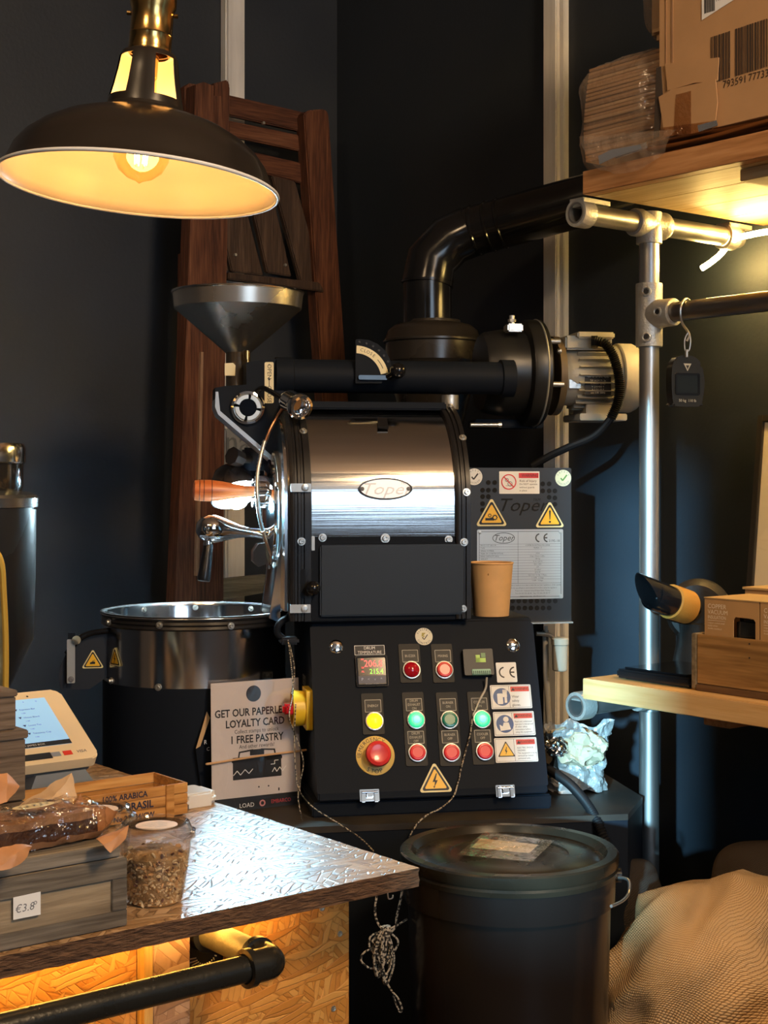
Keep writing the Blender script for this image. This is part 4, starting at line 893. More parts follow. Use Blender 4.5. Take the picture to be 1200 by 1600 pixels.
rows = [('PRODUCT GROUP', 'COFFEE ROASTING MACHINE'), ('TYPE', 'TKMSX - 5'), ('SERIAL NUMBER', ''), ('YEAR OF CONSTRUCTION', '2018'), ('BEAN CAPACITY (KG)', '5 kg / Green Coffee'), ('WEIGHT', '340 kg'), ('MAX/MIN CURRENT INPUT (A)', '16 A / 230 V'), ('GAS TYPE', 'G20 / G31'), ('', '2H'), ('', '20 mbar'), ('', 'LPG 37'), ('', '220 Volt  50 Hz  1 Phase'), ('', '1.1 kW   2 Stage'), ('', '1 kW   3 Stage')]
for i, (l, q) in enumerate(rows):
    y = (29.5-i*4.25)*kg; g.box((-66*kg, y+1.9*kg, 0), (66*kg, y+2.2*kg, .0001))
    if l: g.text(l, -64*kg, y, 3.0*kg, 0, align='LEFT', res=1)
    g.text(q, 28*kg, y, 3.0*kg, 0, res=1)
g.box((-4*kg, -30*kg, 0), (-3.6*kg, 51*kg, .0001)).box((-66*kg, -30.2*kg, 0), (66*kg, -29.8*kg, .0001))
for i, t in enumerate(('This machine is made in accordance with the current regulations of the quality.', 'Check the specifications and instructions before using the appliance.', 'Toper Ltd. Organize Sanayi Bolgesi Izmir Turkey', 'Tel +90 232 376 85 85   Fax +90 232 376 85 77', 'www.toper.com   info@toper.com')): g.text(t, 20*kg, (-33-i*4.3)*kg, 2.9*kg, 0, res=1)
P('lettering', g, mat('plate_dark_print', (.06, .06, .05), .5), par=dp_)
for sx_, sy_ in ((-1, 1), (1, 1), (1, -1)): P('rivet', G(mm).lathe([(2.6*kg, 0), (2.2*kg, .0015), (0, .002)], o=(sx_*65*kg, sy_*50*kg, 0), n=14), alu, par=dp_)
# filter pot and bracket under the cabinet
P('pot_bracket', G().tube([m(838, 990, .38), m(858, 992, .38), m(866, 1000, .38)], .005, n=8, k=4), zinc)
P('filter_pot', G().lathe([(0, 0), (.015, 0), (.0165, .002), (.0175, .056), (.0195, .058), (.0195, .070), (.017, .073), (0, .073)], m(875, 1048, .36), n=32), mat('cream_plastic', (.52, .48, .38), .45), 'cream plastic filter pot beside the control box')
P('gas_pipe', G().tube([m(852, 985, .40), m(853, 1050, .40), m(858, 1130, .40)], .007, n=12), cream if 0 else mat('pale_pipe', (.45, .43, .38), .4))
P('pot_rod', G().cyl(m(853, 978, .38), m(853, 992, .38), .004, n=8), alu)
# conduit from the box to below
conduit([m(846, 1196, .2), m(866, 1208, .12), m(893, 1228, .04), (m(921, 1262, -.03)), (m(940, 1300, -.075)), (m(952, 1340, -.08)), m(955, 1420, -.08)], 8.5*2.75/F, 'power_conduit', ro, 'ribbed black power conduit dropping past the bin', rib=.005)

# ---- cooling tray (left): round steel bowl on a black drum
tc_ = M.d(305, 955, 3.06); kt = 3.06/F; rt = 143*kt
ztop = EYE-(955-750)/F*3.06
tO = V((tc_.x, tc_.y, ztop)); TZ = lambda py: (ztop-(EYE-(py-750)/F*(3.06-rt)))   # drop of a line seen on the front of the tray
drops = {py: EYE-(py-750)/F*(3.06-rt)-ztop for py in (965, 987, 1078)}
ct = P('cooling_tray', G().lathe([(rt*.985, drops[987]), (rt*.985, drops[1078])], tO, n=96), steelv, 'round polished steel cooling tray wall')
P('tray_drum', G().lathe([(0, STZ-ztop), (rt*.995, STZ-ztop), (rt*.995, drops[1078]+.001), (rt*.97, drops[1078]+.002), (0, drops[1078]+.002)], tO, n=96), black, 'black drum base of the tray', par=ct)
P('tray_band', G().lathe([(rt*.98, drops[987]), (rt*1.0, drops[987]), (rt*1.012, drops[987]+.003), (rt*1.0, drops[987]+.008), (rt*1.012, drops[987]+.012), (rt*1.0, drops[987]+.017), (rt*1.012, drops[965]-.004), (rt*1.02, drops[965]), (rt*1.02, -.002), (rt*1.0, 0), (rt*.985, -.002), (rt*.98, -.03)], tO, n=96), blackd, 'ridged black band round the tray', par=ct)
P('tray_lining', G().lathe([(rt*.99, .001), (rt*.975, .001), (rt*.965, -.004), (rt*.955, -.10), (0, -.10)], tO, n=96), steelv, 'bright inner lining of the tray', par=ct)
P('tray_rim', G().lathe([(rt*1.0+.004*math.cos(a), .001+.004*math.sin(a)) for a in [2*PI*i/10 for i in range(11)]], tO, n=96), mat('pale_rim_steel', (.7, .74, .76), .2, .9), par=ct)
beans = G()
rng = random.Random(3)
for i in range(420):
    a, r_ = rng.random()*2*PI, math.sqrt(rng.random())*rt*.92
    beans.sph(tO+V((r_*math.cos(a), r_*math.sin(a), -.094+rng.random()*.008)), .006, (1, .8, .6), 6, 4)
P('coffee_beans', beans, mat('roasted_beans', (.035, .015, .008), .4), par=ct, kind='stuff')
P('stirrer', G().box(tO+V((-rt*.9, -.01, -.085)), tO+V((rt*.9, .01, -.060)), .003).cyl(tO+V((0, 0, -.1)), tO+V((0, 0, -.03)), .02, n=20), steelv, par=ct)
def ontray(px, py, r):
    c = M.local((0, 0, EYE)); d = M.Ri @ V(((px-600)/F, 1, (750-py)/F)); ox, oy = c.x-tO.x, c.y-tO.y
    a = d.x**2+d.y**2; b = 2*(ox*d.x+oy*d.y); q = ox*ox+oy*oy-r*r; t = (-b-math.sqrt(max(0, b*b-4*a*q)))/(2*a); p = c+d*t
    return p, V((p.x-tO.x, p.y-tO.y, 0)).normalized()
for px, py, r_ in ((170, 972, rt*1.014), (249, 977, rt*1.014), (361, 978, rt*1.014), (173, 1064, rt*.99), (247, 1074, rt*.99)): p, n = ontray(px, py, r_); bolt(p, n, .0045)
for px in (225, 312, 404):
    a = math.acos(max(-1, min(1, (px-305)/143))); p = tO+V((rt*.965*math.cos(a), rt*.965*math.sin(a), -.008)); bolt(p, V((tO.x-p.x, tO.y-p.y, 0)), .004)
# guard wing with triangle and handle, left of the tray
gq = [m(x, y, vc-.03) for x, y in ((115, 996), (128, 991), (170, 984), (175, 1052), (147, 1072), (140, 1077), (96, 1078), (92, 1060), (94, 1040), (112, 1004))]
P('tray_guard', G().prism(gq, (0, .012, 0)), mat('guard_blue_black', (.012, .015, .022), .5), 'dark guard plate left of the cooling tray')
P('guard_pipe', G().tube([m(170, 985, vc-.04), m(140, 990, vc-.04), m(122, 1000, vc-.04), m(104, 1022, vc-.04)], .006, n=10, k=5), blackg)
tri_sign(mtx(m(145, 1034, vc-.032)), 34*3.05/F, 'hand', label='yellow hand hazard triangle on the tray guard')
k3 = 3.05/F; mm = mtx(m(111, 1033, vc-.045), (1, 0, .03)); th_ = P('tray_handle', G(mm).flat(rrect(12*k3, 66*k3, .002), 0, .004), alu, 'flat bright steel release handle')
P('pivot', G(mm).cyl((8*k3, 32*k3, -.004), (8*k3, 32*k3, .010), .009, n=20), chrome, par=th_)
P('screw', G(mm).lathe([(4.5*k3, .004), (4.5*k3, .006), (2*k3, .007), (0, .006)], o=(0, -27*k3, 0), n=16), greyink, par=th_)
P('guard_tip', G(mtx(m(112, 993, vc-.035))).flat(rrect(11*k3, 10*k3, .001), 0, .006), black)
tri_sign(mtx(*[ontray(180, 1030, rt*.992)[0], V((-ontray(180, 1030, rt*.992)[1].y, ontray(180, 1030, rt*.992)[1].x, 0)), (0, 0, 1)]), 34*3.05/F, 'bolt', label='yellow triangle wrapping the tray edge')
# hinge block between tray and box
P('tray_bracket', G().tube([m(452, 964, .13), m(436, 975, .12), m(434, 990, .12), m(446, 1000, .12)], .007, n=12, k=5), black)
P('tray_joint', G().box(m(438, 1008, .10), m(464, 993, .14)+V((0, 0, 0)), .004), blackd)

# spring-armoured probe cable
def springcable(pts, r, par, name='probe_cable', label=None, mt=None, rib=.0075): return conduit(pts, r, name, par, label, rib, mt or zinc)
P('probe_lead', G().tube([m(446, 632, vh-.06), m(434, 650, vh-.05), m(422, 672, vh-.05), m(415, 690, vh-.05)], .0035, n=8, k=4), copper)
springcable([m(414, 688, vh-.05), m(407, 715, vh-.06), m(402, 745, vh-.07), m(402, 775, vh-.08), m(405, 805, vh-.08), m(411, 830, vh-.07)], .0048, ro, label='spring armoured probe cable')
P('probe_lead', G().tube([m(411, 830, vh-.07), m(418, 852, vh-.06), m(424, 868, vh-.05)], .0032, n=8, k=4), copper)
springcable([m(428, 790, vh-.04), m(432, 820, vh-.04), m(434, 850, vh-.04)], .004, ro, label='second short spring cable')

# ---- work lamp on a black joint behind the handles
wl_o = M.d(368, 772, 3.10)
wl = thing('work_lamp', 'dazzling cold white work lamp in a black dome above the cooling tray', 'lamp', M, wl_o)
aim = V((.25, -.50, -.83)).normalized(); kw = 3.1/F
obj('lamp_shade', G().lathe([(0, 50*kw), (14*kw, 49*kw), (22*kw, 44*kw), (34*kw, 26*kw), (40*kw, 6*kw), (41*kw, -2*kw), (39.5*kw, -2*kw), (38*kw, 5*kw), (20*kw, 40*kw), (0, 44*kw)], wl_o, -aim, n=48), blackg, wl)
obj('bulb', G().lathe([(0, -24*kw), (12*kw, -21*kw), (22*kw, -10*kw), (27*kw, 4*kw), (20*kw, 24*kw), (10*kw, 34*kw), (0, 34*kw)], wl_o, -aim, n=32), glow('cold_lamp_glow', (.62, .88, 1.0), 620.0), wl, 'glaring cold white bulb')
sl_ = bpy.data.lights.new('work_lamp_beam', 'SPOT'); sl_.energy = 42; sl_.color = (.26, .70, 1.0); sl_.shadow_soft_size = .012; sl_.spot_size = math.radians(78.6); sl_.spot_blend = .06
so_ = bpy.data.objects.new('work_lamp_beam', sl_); COL.objects.link(so_); so_.location = (-.30, 3.04, 1.425); so_.rotation_euler = V((.642, -.642, -.42)).to_track_quat('-Z', 'Y').to_euler()
obj('joint', G().cyl(wl_o-aim*.06, M.d(390, 722, 3.14), .012, n=16).sph(M.d(392, 716, 3.14), .022, n=16), black, wl)
obj('wing_knob', G().cyl(M.d(362, 712, 3.08), M.d(376, 718, 3.1), .020, .017, n=8).cyl(M.d(376, 718, 3.1), M.d(392, 718, 3.12), .008, n=12), blackr, wl)
obj('clamp_arm', G().box(M.d(380, 735, 3.12), M.d(420, 700, 3.16), .004), black, wl)

# ================================================================== COUNTER (room frame R)
CT = 0.953; XE, YF, YBK, XL0 = 1.28, 1.538, 2.5, -.35
osb_c = [(.24, .135, .062), (.36, .22, .11), (.48, .31, .17)]
osbt = osb('osb_worktop', osb_c, 'xy', .36, 1.0, 1.35, (.30, .26, .22))
osbf = osb('osb_panel_lit', [(.44, .18, .030), (.54, .24, .045), (.62, .32, .08)], 'xz', .5, .9, 1.7)  # board colour pushed to orange to carry the light strip's glow
osbe = mat('osb_edge', (.060, .028, .014), .85, col2=(.155, .080, .040), vs=38, stretch=(1, 1, 5), bmp=.9, bs_=70, dist=.006)
cbase = (XE-.4, YF+.3, 0)
cn = thing('shop_counter', 'oriented strand board counter with a rough edge and black foot rail', 'counter', R, cbase)
# worktop with slightly ragged edge
g = G(); rng = random.Random(5); pts = []
def edge(a, b, n):
    a, b = V(a), V(b); d = (b-a).normalized(); nrm = V((d.y, -d.x, 0))
    return [a+(b-a)*i/n+nrm*(rng.uniform(-.0012, .0008) if 0 < i < n else 0) for i in range(n)]
pts = edge((XL0, YF, 0), (XE, YF, 0), 150)+edge((XE, YF, 0), (XE, YBK, 0), 90)+edge((XE, YBK, 0), (XL0, YBK, 0), 4)+edge((XL0, YBK, 0), (XL0, YF, 0), 4)
pl = [V((p.x, p.y, CT)) for p in pts]
g.f([g.v(p) for p in pl]); obj('worktop', g, osbt, cn, 'varnished flake-patterned worktop', ang=None)
g = G(); lay = [0, -.0015, -.006, -.011, -.016, -.021, -.025]
rs = []
for h in lay:
    rs.append([V((p.x, p.y, CT+h))+V((rng.uniform(-.0010, .0010), rng.uniform(-.0010, .0010), 0))*(0 if h == 0 else 1) for p in pl])
g.rings(rs, cap0=False, cap1=True); obj('worktop_edge', g, osbe, cn, 'rough sawn edge of the worktop', ang=None)
yp = YF+.125
zt_ = CT-.0255
r0, r1 = R.y(545, 1450, yp).x, R.y(291, 1560, yp).x
hl, hr = R.y(297, 1500, yp).x, R.y(360, 1450, yp).x
zh = R.y(330, 1524, yp).z
g = G().prism([(r1, yp, 0), (r0, yp, 0), (r0, yp, zt_), (hr, yp, zt_), (hr, yp, zh), (r1, yp, zh)], (0, .018, 0)); obj('front_panel', g, osbf, cn, 'strand board front panel with the light strip glow put into its orange')
x2a, x2b = R.y(240, 1560, yp-.02).x, R.y(297, 1560, yp-.02).x
obj('post', G().box((x2a, yp-.02, 0), (x2b, yp+.06, zt_), .001), osb('osb_post', [(.22, .12, .06), (.36, .21, .12), (.48, .31, .19)], 'xz', .6, .4, 1.5), cn, 'dull pinkish strand board post')
x3 = R.y(226, 1560, yp-.02).x
obj('batten', G().box((x3, yp-.02, 0), (x2a-.0005, yp+.0, zt_), .001), wood('pale_yellow_batten', [(.45, .26, .07), (.60, .38, .12), (.70, .48, .2)], 'z', 1.5), cn)
obj('front_panel', G().box((XL0, yp, 0), (x3-.0005, yp+.018, zt_)), osbf, cn)
obj('end_panel', G().box((r0-.02, yp+.0185, 0), (r0-.002, YBK-.05, zt_)), osbf, cn)
for px, py in ((503, 1419), (531, 1459), (521, 1576)):
    p = R.y(px, py, yp); obj('screw', G(mtx(p)).lathe([(.0044, 0), (.0042, .0008), (.003, .001), (.0015, .0002), (0, .0002)], n=14).box((-.003, -.0005, .0008), (.003, .0005, .0013)), zinc, cn)
# LED strip under the worktop
obj('led_strip', G().box((XL0+.05, yp-.045, zt_-.006), (r0-.12, yp-.037, zt_-.0005)), glow('warm_led_strip', (1.0, .50, .08), 62.0), cn, 'warm light strip under the worktop edge')
hk_ = R.d(606, 1398, 2.02); obj('cup_hook', G().tube([hk_+V((0, 0, .012)), hk_, hk_+V((.002, 0, -.006)), hk_+V((.008, 0, -.006)), hk_+V((.009, 0, -.002))], .0010, n=6, k=4), zinc, cn)
# foot rail
pe = V((1.012, 1.498, EYE-755/F*1.80)); rr = .0165
pipeb = mat('black_iron_pipe', (.020, .019, .016), .30, .3, rvar=.06, vs=30, bmp=.12, bs_=200)
obj('rail_pipe', G().cyl(V((XL0, pe.y, pe.z)), pe-V((.03, 0, 0)), rr, n=40), pipeb, cn, 'black iron foot rail')
obj('elbow', G().tube([pe-V((.036, 0, 0)), pe-V((.018, 0, 0)), pe-V((.005, -.001, 0)), pe+V((.0, .008, 0)), pe+V((.001, .022, 0)), pe+V((.001, .036, 0))], rr*1.22, n=32, k=3), pipeb, cn)
g = G(); g.lathe([(rr*1.1, 0), (rr*1.42, .001), (rr*1.42, .010), (rr*1.1, .011)], pe-V((.040, 0, 0)), (1, 0, 0), n=40); obj('collar', g, pipeb, cn)
g = G(); g.lathe([(rr*1.1, 0), (rr*1.42, .001), (rr*1.42, .010), (rr*1.1, .011)], pe+V((.001, .028, 0)), (0, 1, 0), n=40); obj('collar', g, pipeb, cn)
obj('stub_pipe', G().cyl(pe+V((.001, .03, 0)), V((pe.x+.001, yp+.01, pe.z)), rr*1.08, n=36), mat('dull_iron_pipe', (.16, .15, .11), .5, .5, var=.2, vs=30, bmp=.2), cn, 'short dull iron stub pipe')
obj('tee', G().lathe([(rr*1.1, 0), (rr*1.5, .002), (rr*1.55, .03), (rr*1.5, .045), (0, .046)], V((pe.x+.001, yp-.022, pe.z)), (0, 1, 0), n=36), pipeb, cn)
hx_ = (hl+hr)/2
g = G().box((hl-.004, yp+.030, zh-.01), (hr+.03, yp+.05, zt_)); obj('backing', g, blackr, cn)
cc = R.y(314, 1500, yp+.01)
for i in range(11):
    a0 = math.radians(200+i*13); c1 = cc+V((.004, 0, .012)); obj('spring_coil', G().tube([c1+V((.016*math.cos(a0), -.006, .016*math.sin(a0))), c1+V((.024*math.cos(a0), .002, .024*math.sin(a0)))], .0009, n=5), alu, cn)

# ================================================================== THINGS ON THE COUNTER
def qz(px, py): return R.z(px, py, CT)
# --- grey wooden riser box with a price label
gw = wood('weathered_grey_wood', [(.075, .060, .045), (.16, .135, .105), (.27, .235, .19)], 'x', 1.2, .75, .5)
rbx, rby = qz(197, 1446).x, qz(197, 1446).y
zt1 = EYE-588/F*1.739; zt0 = zt1-.001
rb_ = thing('wooden_riser', 'weathered grey wooden riser box with a handwritten price label', 'box', R, (rbx-.2, rby+.12, CT))
bw0 = rbx-.62
g = G().box((bw0, rby, CT+.001), (rbx, rby+.014, zt0), .0015); obj('front_board', g, wood('weathered_tan_wood', [(.13, .095, .06), (.24, .18, .115), (.36, .28, .18)], 'x', 1.2, .75, .5), rb_)
fz0, fz1 = CT+.020, zt0-.024
g = G().box((bw0, rby-.003, CT+.001), (rbx, rby, fz0), .001).box((bw0, rby-.003, fz1), (rbx, rby, zt0), .001).box((rbx-.020, rby-.003, fz0), (rbx, rby, fz1), .001)
obj('front_frame', g, gw, rb_, 'raised border of the front board')
obj('side_board', G().box((rbx-.014, rby+.0145, CT+.001), (rbx, rby+.25, zt0), .001), gw, rb_); obj('back_board', G().box((bw0, rby+.24, CT+.001), (rbx-.015, rby+.25, zt0), .001), gw, rb_)
lb0 = R.y(42, 1415, rby-.004)
pc_ = obj('price_label', G(mtx(lb0, (1, 0, .03), (0, 0, 1))).flat([(-.0165, -.0125), (.0165, -.0135), (.0165, .0125), (-.0165, .0125)], 0, .0004), paperw, rb_, 'white label reading 3.80 in pen')
obj('lettering', G(mtx(lb0-V((0, .0006, 0)), (1, 0, .03), (0, 0, 1))).text('€3.8', -.003, -.002, .0125, 0, shear=.15).text('o', .010, .002, .009, 0), greyink, pc_)
zt2 = EYE-(1318-750)/F*1.735
bd_ = thing('grey_board', 'weathered grey board lying on the riser under the wrapped cakes', 'board', R, (rbx-.2, rby+.12, zt1))
obj('plank', G().box((bw0, rby+.001, zt1+.0002), (rbx-.007, rby+.13, zt2), .001), gw, bd_); obj('plank', G().box((bw0, rby+.133, zt1+.0002), (rbx-.009, rby+.255, zt2-.001), .001), gw, bd_)
# --- stacked rustic crates at the left frame edge
rustic = wood('rustic_dark_wood', [(.07, .05, .035), (.15, .11, .08), (.24, .19, .15)], 'x', 1.2, .8, .6)
c1 = W.d(40, 1140, 2.02); c1 = R.local(c1); c2 = W.d(25, 1078, 2.02); c2 = R.local(c2)
cr = thing('rustic_crate', 'lower rustic wooden crate at the left beside the card terminal', 'crate', R, (c1.x-.12, c1.y+.08, CT))
hz = c1.z-.012
for i in range(2): obj('board', G().box((c1.x-.28, c1.y, CT+.002+i*(hz-CT)/2), (c1.x, c1.y+.012, CT+(i+1)*(hz-CT)/2), .0015), rustic, cr)
obj('board', G().box((c1.x-.012, c1.y+.0125, CT+.002), (c1.x, c1.y+.11, hz), .001), rustic, cr); obj('top_board', G().box((c1.x-.285, c1.y-.003, hz+.0003), (c1.x+.003, c1.y+.115, c1.z), .0015), rustic, cr)
cr2 = thing('rustic_crate', 'upper smaller rustic wooden block topping the crate at the left', 'crate', R, (c2.x-.12, c2.y+.08, c1.z))
zc2 = c2.z
obj('board', G().box((c2.x-.24, c2.y, c1.z+.0005), (c2.x, c2.y+.012, zc2-.009), .0015), rustic, cr2); obj('board', G().box((c2.x-.012, c2.y+.0125, c1.z+.0005), (c2.x, c2.y+.09, zc2-.009), .001), rustic, cr2)
obj('top_board', G().box((c2.x-.243, c2.y-.002, zc2-.0088), (c2.x+.002, c2.y+.093, zc2), .0015), rustic, cr2)
# gold-rimmed thing at the frame edge
gp = R.d if 0 else None
yr = W.d(4, 1085, 2.10)
gr_ = thing('gold_rimmed_tray', 'gold-rimmed upright tray edge at the far left of the frame', 'tray', W, (yr.x-.08, yr.y, zc2))
path = [W.d(x, y, 2.10) for x, y in ((-130, 1075), (-130, 900), (-90, 862), (-20, 858), (1, 875), (6, 930), (9, 1000), (9, 1076))]
goldm = mat('gold_paint', (.70, .45, .08), .3, .5)
obj('rim', G().tube(path, .0045, n=8, k=5), goldm, gr_)
obj('panel', G().prism([p+V((0, .006, 0)) for p in path], (0, .003, 0)), mat('mottled_glass', (.30, .30, .20), .3, var=.4, vs=30, bmp=.5, bs_=70), gr_)
# --- coffee grinder
kg2 = 2.52/F
GX = W
zg = lambda py: EYE-(py-750)/F*2.52
gcx = -48
gcx_w = (gcx-600)/F*2.52
gO = V((gcx_w, 2.52, 0))
gr = thing('coffee_grinder', 'tall black coffee grinder with a steel collar at the left of the frame', 'grinder', W, (gcx_w, 2.52, CT))
obj('body', G().lathe([(0, CT), (.085, CT), (.088, CT+.02), (.070, CT+.10), (.062, CT+.16), (98*kg2, zg(1000)), (101*kg2, zg(900)), (102*kg2, zg(796)), (0, zg(796))], (gO.x, gO.y, 0), n=56), mat('grinder_black', (.010, .011, .013), .3, rvar=.05), gr)
cone = G().lathe([(58*kg2, zg(990)), (62*kg2, zg(985)), (80*kg2, zg(930)), (94*kg2, zg(860)), (99*kg2, zg(793)), (0, zg(793))], (gO.x+.002, gO.y-.012, 0), n=56); obj('front_shell', cone, mat('grinder_satin', (.016, .018, .021), .30), gr, 'tapering satin front shell')
obj('collar', G().lathe([(98*kg2, zg(793)), (106*kg2, zg(792)), (107*kg2, zg(778)), (104*kg2, zg(773)), (90*kg2, zg(768)), (70*kg2, zg(766)), (0, zg(766))], (gO.x, gO.y-.006, 0), n=64), mat('collar_steel', (.28, .29, .30), .25, .9), gr)
obj('hopper', G().lathe([(80*kg2, zg(767)), (82*kg2, zg(760)), (82*kg2, zg(725)), (0, zg(725))], (gO.x, gO.y, 0), n=48), mat('smoked_hopper', (.02, .018, .015), .12, coat=.5), gr)
obj('lid', G().lathe([(84*kg2, zg(724)), (86*kg2, zg(722)), (86*kg2, zg(700)), (83*kg2, zg(693)), (0, zg(693))], (gO.x, gO.y, 0), n=48), steelv, gr, 'steel hopper lid')
# --- card terminal
BR = V((1.105, 2.123, 1.0386)); aA, bB = .151, .091
sdir = V((0, aA, bB)); Lt = sdir.length; sdir.normalize(); wt = .215
O3 = BR+V((-wt/2, 0, 0))+sdir*Lt/2; tm = mtx(O3, (1, 0, 0), sdir)
shell_m = mat('cream_plastic_shell', (.76, .62, .40), .4)
te = thing('card_terminal', 'cream touch screen till tilted on a pale metal stand', 'terminal', R, (O3.x, O3.y, CT))
g = G(tm).flat(rrect(wt, Lt, .014, 6), -.018, 0); bmesh.ops.bevel(g.b, geom=[e for e in g.b.edges if all(abs((tm.inverted() @ v.co).z) < 1e-5 for v in e.verts)], offset=.002, segments=2, affect='EDGES')
obj('shell', g, shell_m, te)
obj('lower_shell', G(tm).flat(rrect(wt-.01, Lt-.012, .012, 6), -.030, -.0181), mat('grey_under_shell', (.14, .13, .12), .5), te)
sw_, sh_ = wt-.054, Lt-.058
smm = tm @ Matrix.Translation((-.006, .010, 0))
obj('screen', G(smm).flat(rrect(sw_, sh_, .001), .0003, .0006), glow('screen_blue', (.30, .58, .92), .42), te, 'glowing pale blue screen')
obj('screen_bar', G(smm).box((-sw_/2, -sh_/2, .0007), (sw_/2, -sh_/2+.0105, .0009)), ink, te)
g = G(smm)
for i in range(4):
    x = sw_/2-.052+(i*.0005); y = sh_/2-.026-i*.020; x = sw_/2-.060
    g.flat([(x-.003, y+.003), (x+.003, y+.003), (x, y-.0022)], .0007, .0008); g.text(['Espresso Bar', 'House Blend', 'Loose Tea', 'Takeaway Cup'][i], x+.006, y+.0005, .0052, .0008, align='LEFT'); g.text('1.00', x+.006, y-.0085, .0042, .0008, align='LEFT')
for i in range(3): g.text(['History', '+', 'o'][i], sw_/2-.062+i*.022, sh_/2-.007, .006, .0008)
obj('screen_lettering', g, mat('screen_print', (.05, .09, .16), .4), te)
obj('bar_lettering', G(smm).text('OLIVER JAMES BOX', .01, -sh_/2+.005, .006, .0010), white, te)
obj('camera_hole', G(tm @ Matrix.Translation((wt*.22, Lt/2-.012, 0))).lathe([(.002, .0003), (0, .0003)], n=12), ink, te)
for i, (c_, nm) in enumerate((((.25, .28, .33), 'grey_card_logo'), ((.65, .04, .02), 'red_card_logo'))):
    obj('card_logo', G(tm).box((wt/2-.077+i*.020, -Lt/2+.013, .0002), (wt/2-.062+i*.020, -Lt/2+.023, .0005)), mat(nm, c_, .4), te)
obj('card_logo', G(tm).text('VISA', wt/2-.026, -Lt/2+.018, .009, .0004, shear=.3), mat('visa_ink', (.05, .05, .10), .4), te)
obj('printer_slot', G(tm).box((-.03, -Lt/2+.010, .0002), (.03, -Lt/2+.024, .0008), .0003), ink, te)
stm = mat('pale_blue_metal', (.42, .48, .52), .35, .5)
sx = BR.x
g = G().prism([(sx-.020, BR.y+.012, BR.z-.020), (sx-.105, BR.y+.012, BR.z-.020), (sx-.125, BR.y+.022, CT+.001), (sx+.030, BR.y+.022, CT+.001)], (0, .11, .0)); obj('stand', g, stm, te, 'pale metal wedge stand')
obj('emblem', G(mtx(V((sx-.040, BR.y+.0165, CT+.045)), (1, 0, 0), (0, -.14, 1))).ring2(.0035, .0045, 0, .0004, 12, 40, 320).ring2(.0035, .0045, 0, .0004, 12, 220, 500, .009, 0), mat('emblem_grey', (.24, .28, .30), .4), te)
# --- small printed crate
cO = V((1.196, 2.006, CT)); hc_ = .052; cl_, cd_ = .285, .105
ow = wood('honey_crate_wood', [(.30, .13, .03), (.50, .24, .065), (.64, .36, .12)], 'x', 1.3, .5, .2)
sc_ = thing('printed_crate', 'small honey-coloured slatted crate printed 100% ARABICA beside the till', 'crate', R, (cO.x-.15, cO.y+.05, CT))
for i in range(3):
    z0 = CT+.003+i*.0165
    obj('slat', G().box((cO.x-cl_, cO.y, z0), (cO.x, cO.y+.004, z0+.0155), .0006), ow, sc_)
    obj('slat', G().box((cO.x-cl_, cO.y+cd_-.004, z0), (cO.x, cO.y+cd_, z0+.0155), .0006), ow, sc_)
    obj('slat', G().box((cO.x-.004, cO.y+.0045, z0), (cO.x, cO.y+cd_-.0045, z0+.0155), .0006), ow, sc_)
    obj('slat', G().box((cO.x-cl_, cO.y+.0045, z0), (cO.x-cl_+.004, cO.y+cd_-.0045, z0+.0155), .0006), ow, sc_)
obj('corner_post', G().box((cO.x-.040, cO.y-.004, CT), (cO.x-.026, cO.y, CT+.0525), .0008), ow, sc_); obj('corner_post', G().box((cO.x-cl_+.02, cO.y-.004, CT), (cO.x-cl_+.034, cO.y, CT+.0525), .0008), ow, sc_)
obj('floor_board', G().box((cO.x-cl_+.004, cO.y+.004, CT+.003), (cO.x-.0045, cO.y+cd_-.0045, CT+.006)), ow, sc_)
prt = mat('dark_blue_stamp', (.015, .018, .045), .6)
g = G(mtx((cO.x-.105, cO.y-.0006, CT+.043))); g.text('100% ARABICA', -.006, 0, .0125, 0, sx=.95, bold=.025).text('PRO BRASIL', .002, -.0165, .0158, 0, sx=1.0, bold=.03).text('No 27384/CW', .010, -.033, .0115, 0, bold=.025)
obj('lettering', g, prt, sc_)
rc = mat('receipt_paper', (.74, .72, .68), .55)
pz_ = CT+.0265
for i, (x, y, a, l) in enumerate(((cO.x-.19, cO.y+.05, .15, 'white receipt slip curling out of the printed crate'), (cO.x-.12, cO.y+.055, -.1, 'second white slip lying flat inside the printed crate'))):
    g = G(Matrix.Translation((x, y, CT+.007+i*.0)) @ Matrix.Rotation(a, 4, 'Z')); rs = []
    for j in range(9):
        t = j/8; rs.append([(-.035+.07*t, -.03, .002+(.035 if i == 0 else .010)*math.sin(t*PI)), (-.035+.07*t, .03, .002+(.038 if i == 0 else .010)*math.sin(t*PI)), (-.035+.07*t, .03, .0025+(.038 if i == 0 else .010)*math.sin(t*PI)), (-.035+.07*t, -.03, .0025+(.035 if i == 0 else .010)*math.sin(t*PI))])
    g.rings(rs); single('paper_slip', g, rc, R, (x, y, CT+.007), l, 'paper', 'paper slips in the crate')
# --- white card reader
ro_ = R.z(331, 1262, CT); crd = thing('card_reader', 'small rounded white card reader beside the printed crate', 'card reader', R, (1.240, 2.075, CT))
g = G(Matrix.Translation((1.240, 2.078, CT))).flat(rrect(.074, .075, .016, 6), .0005, .020); bmesh.ops.bevel(g.b, geom=[e for e in g.b.edges if abs(e.verts[0].co.z-e.verts[1].co.z) < 1e-6], offset=.007, segments=4, affect='EDGES')
obj('body', g, mat('white_reader', (.70, .68, .64), .35), crd); obj('top_plate', G(Matrix.Translation((1.240, 2.078, CT))).flat(rrect(.056, .056, .006), .0203, .0225), mat('pale_blue_top', (.66, .70, .74), .25), crd)

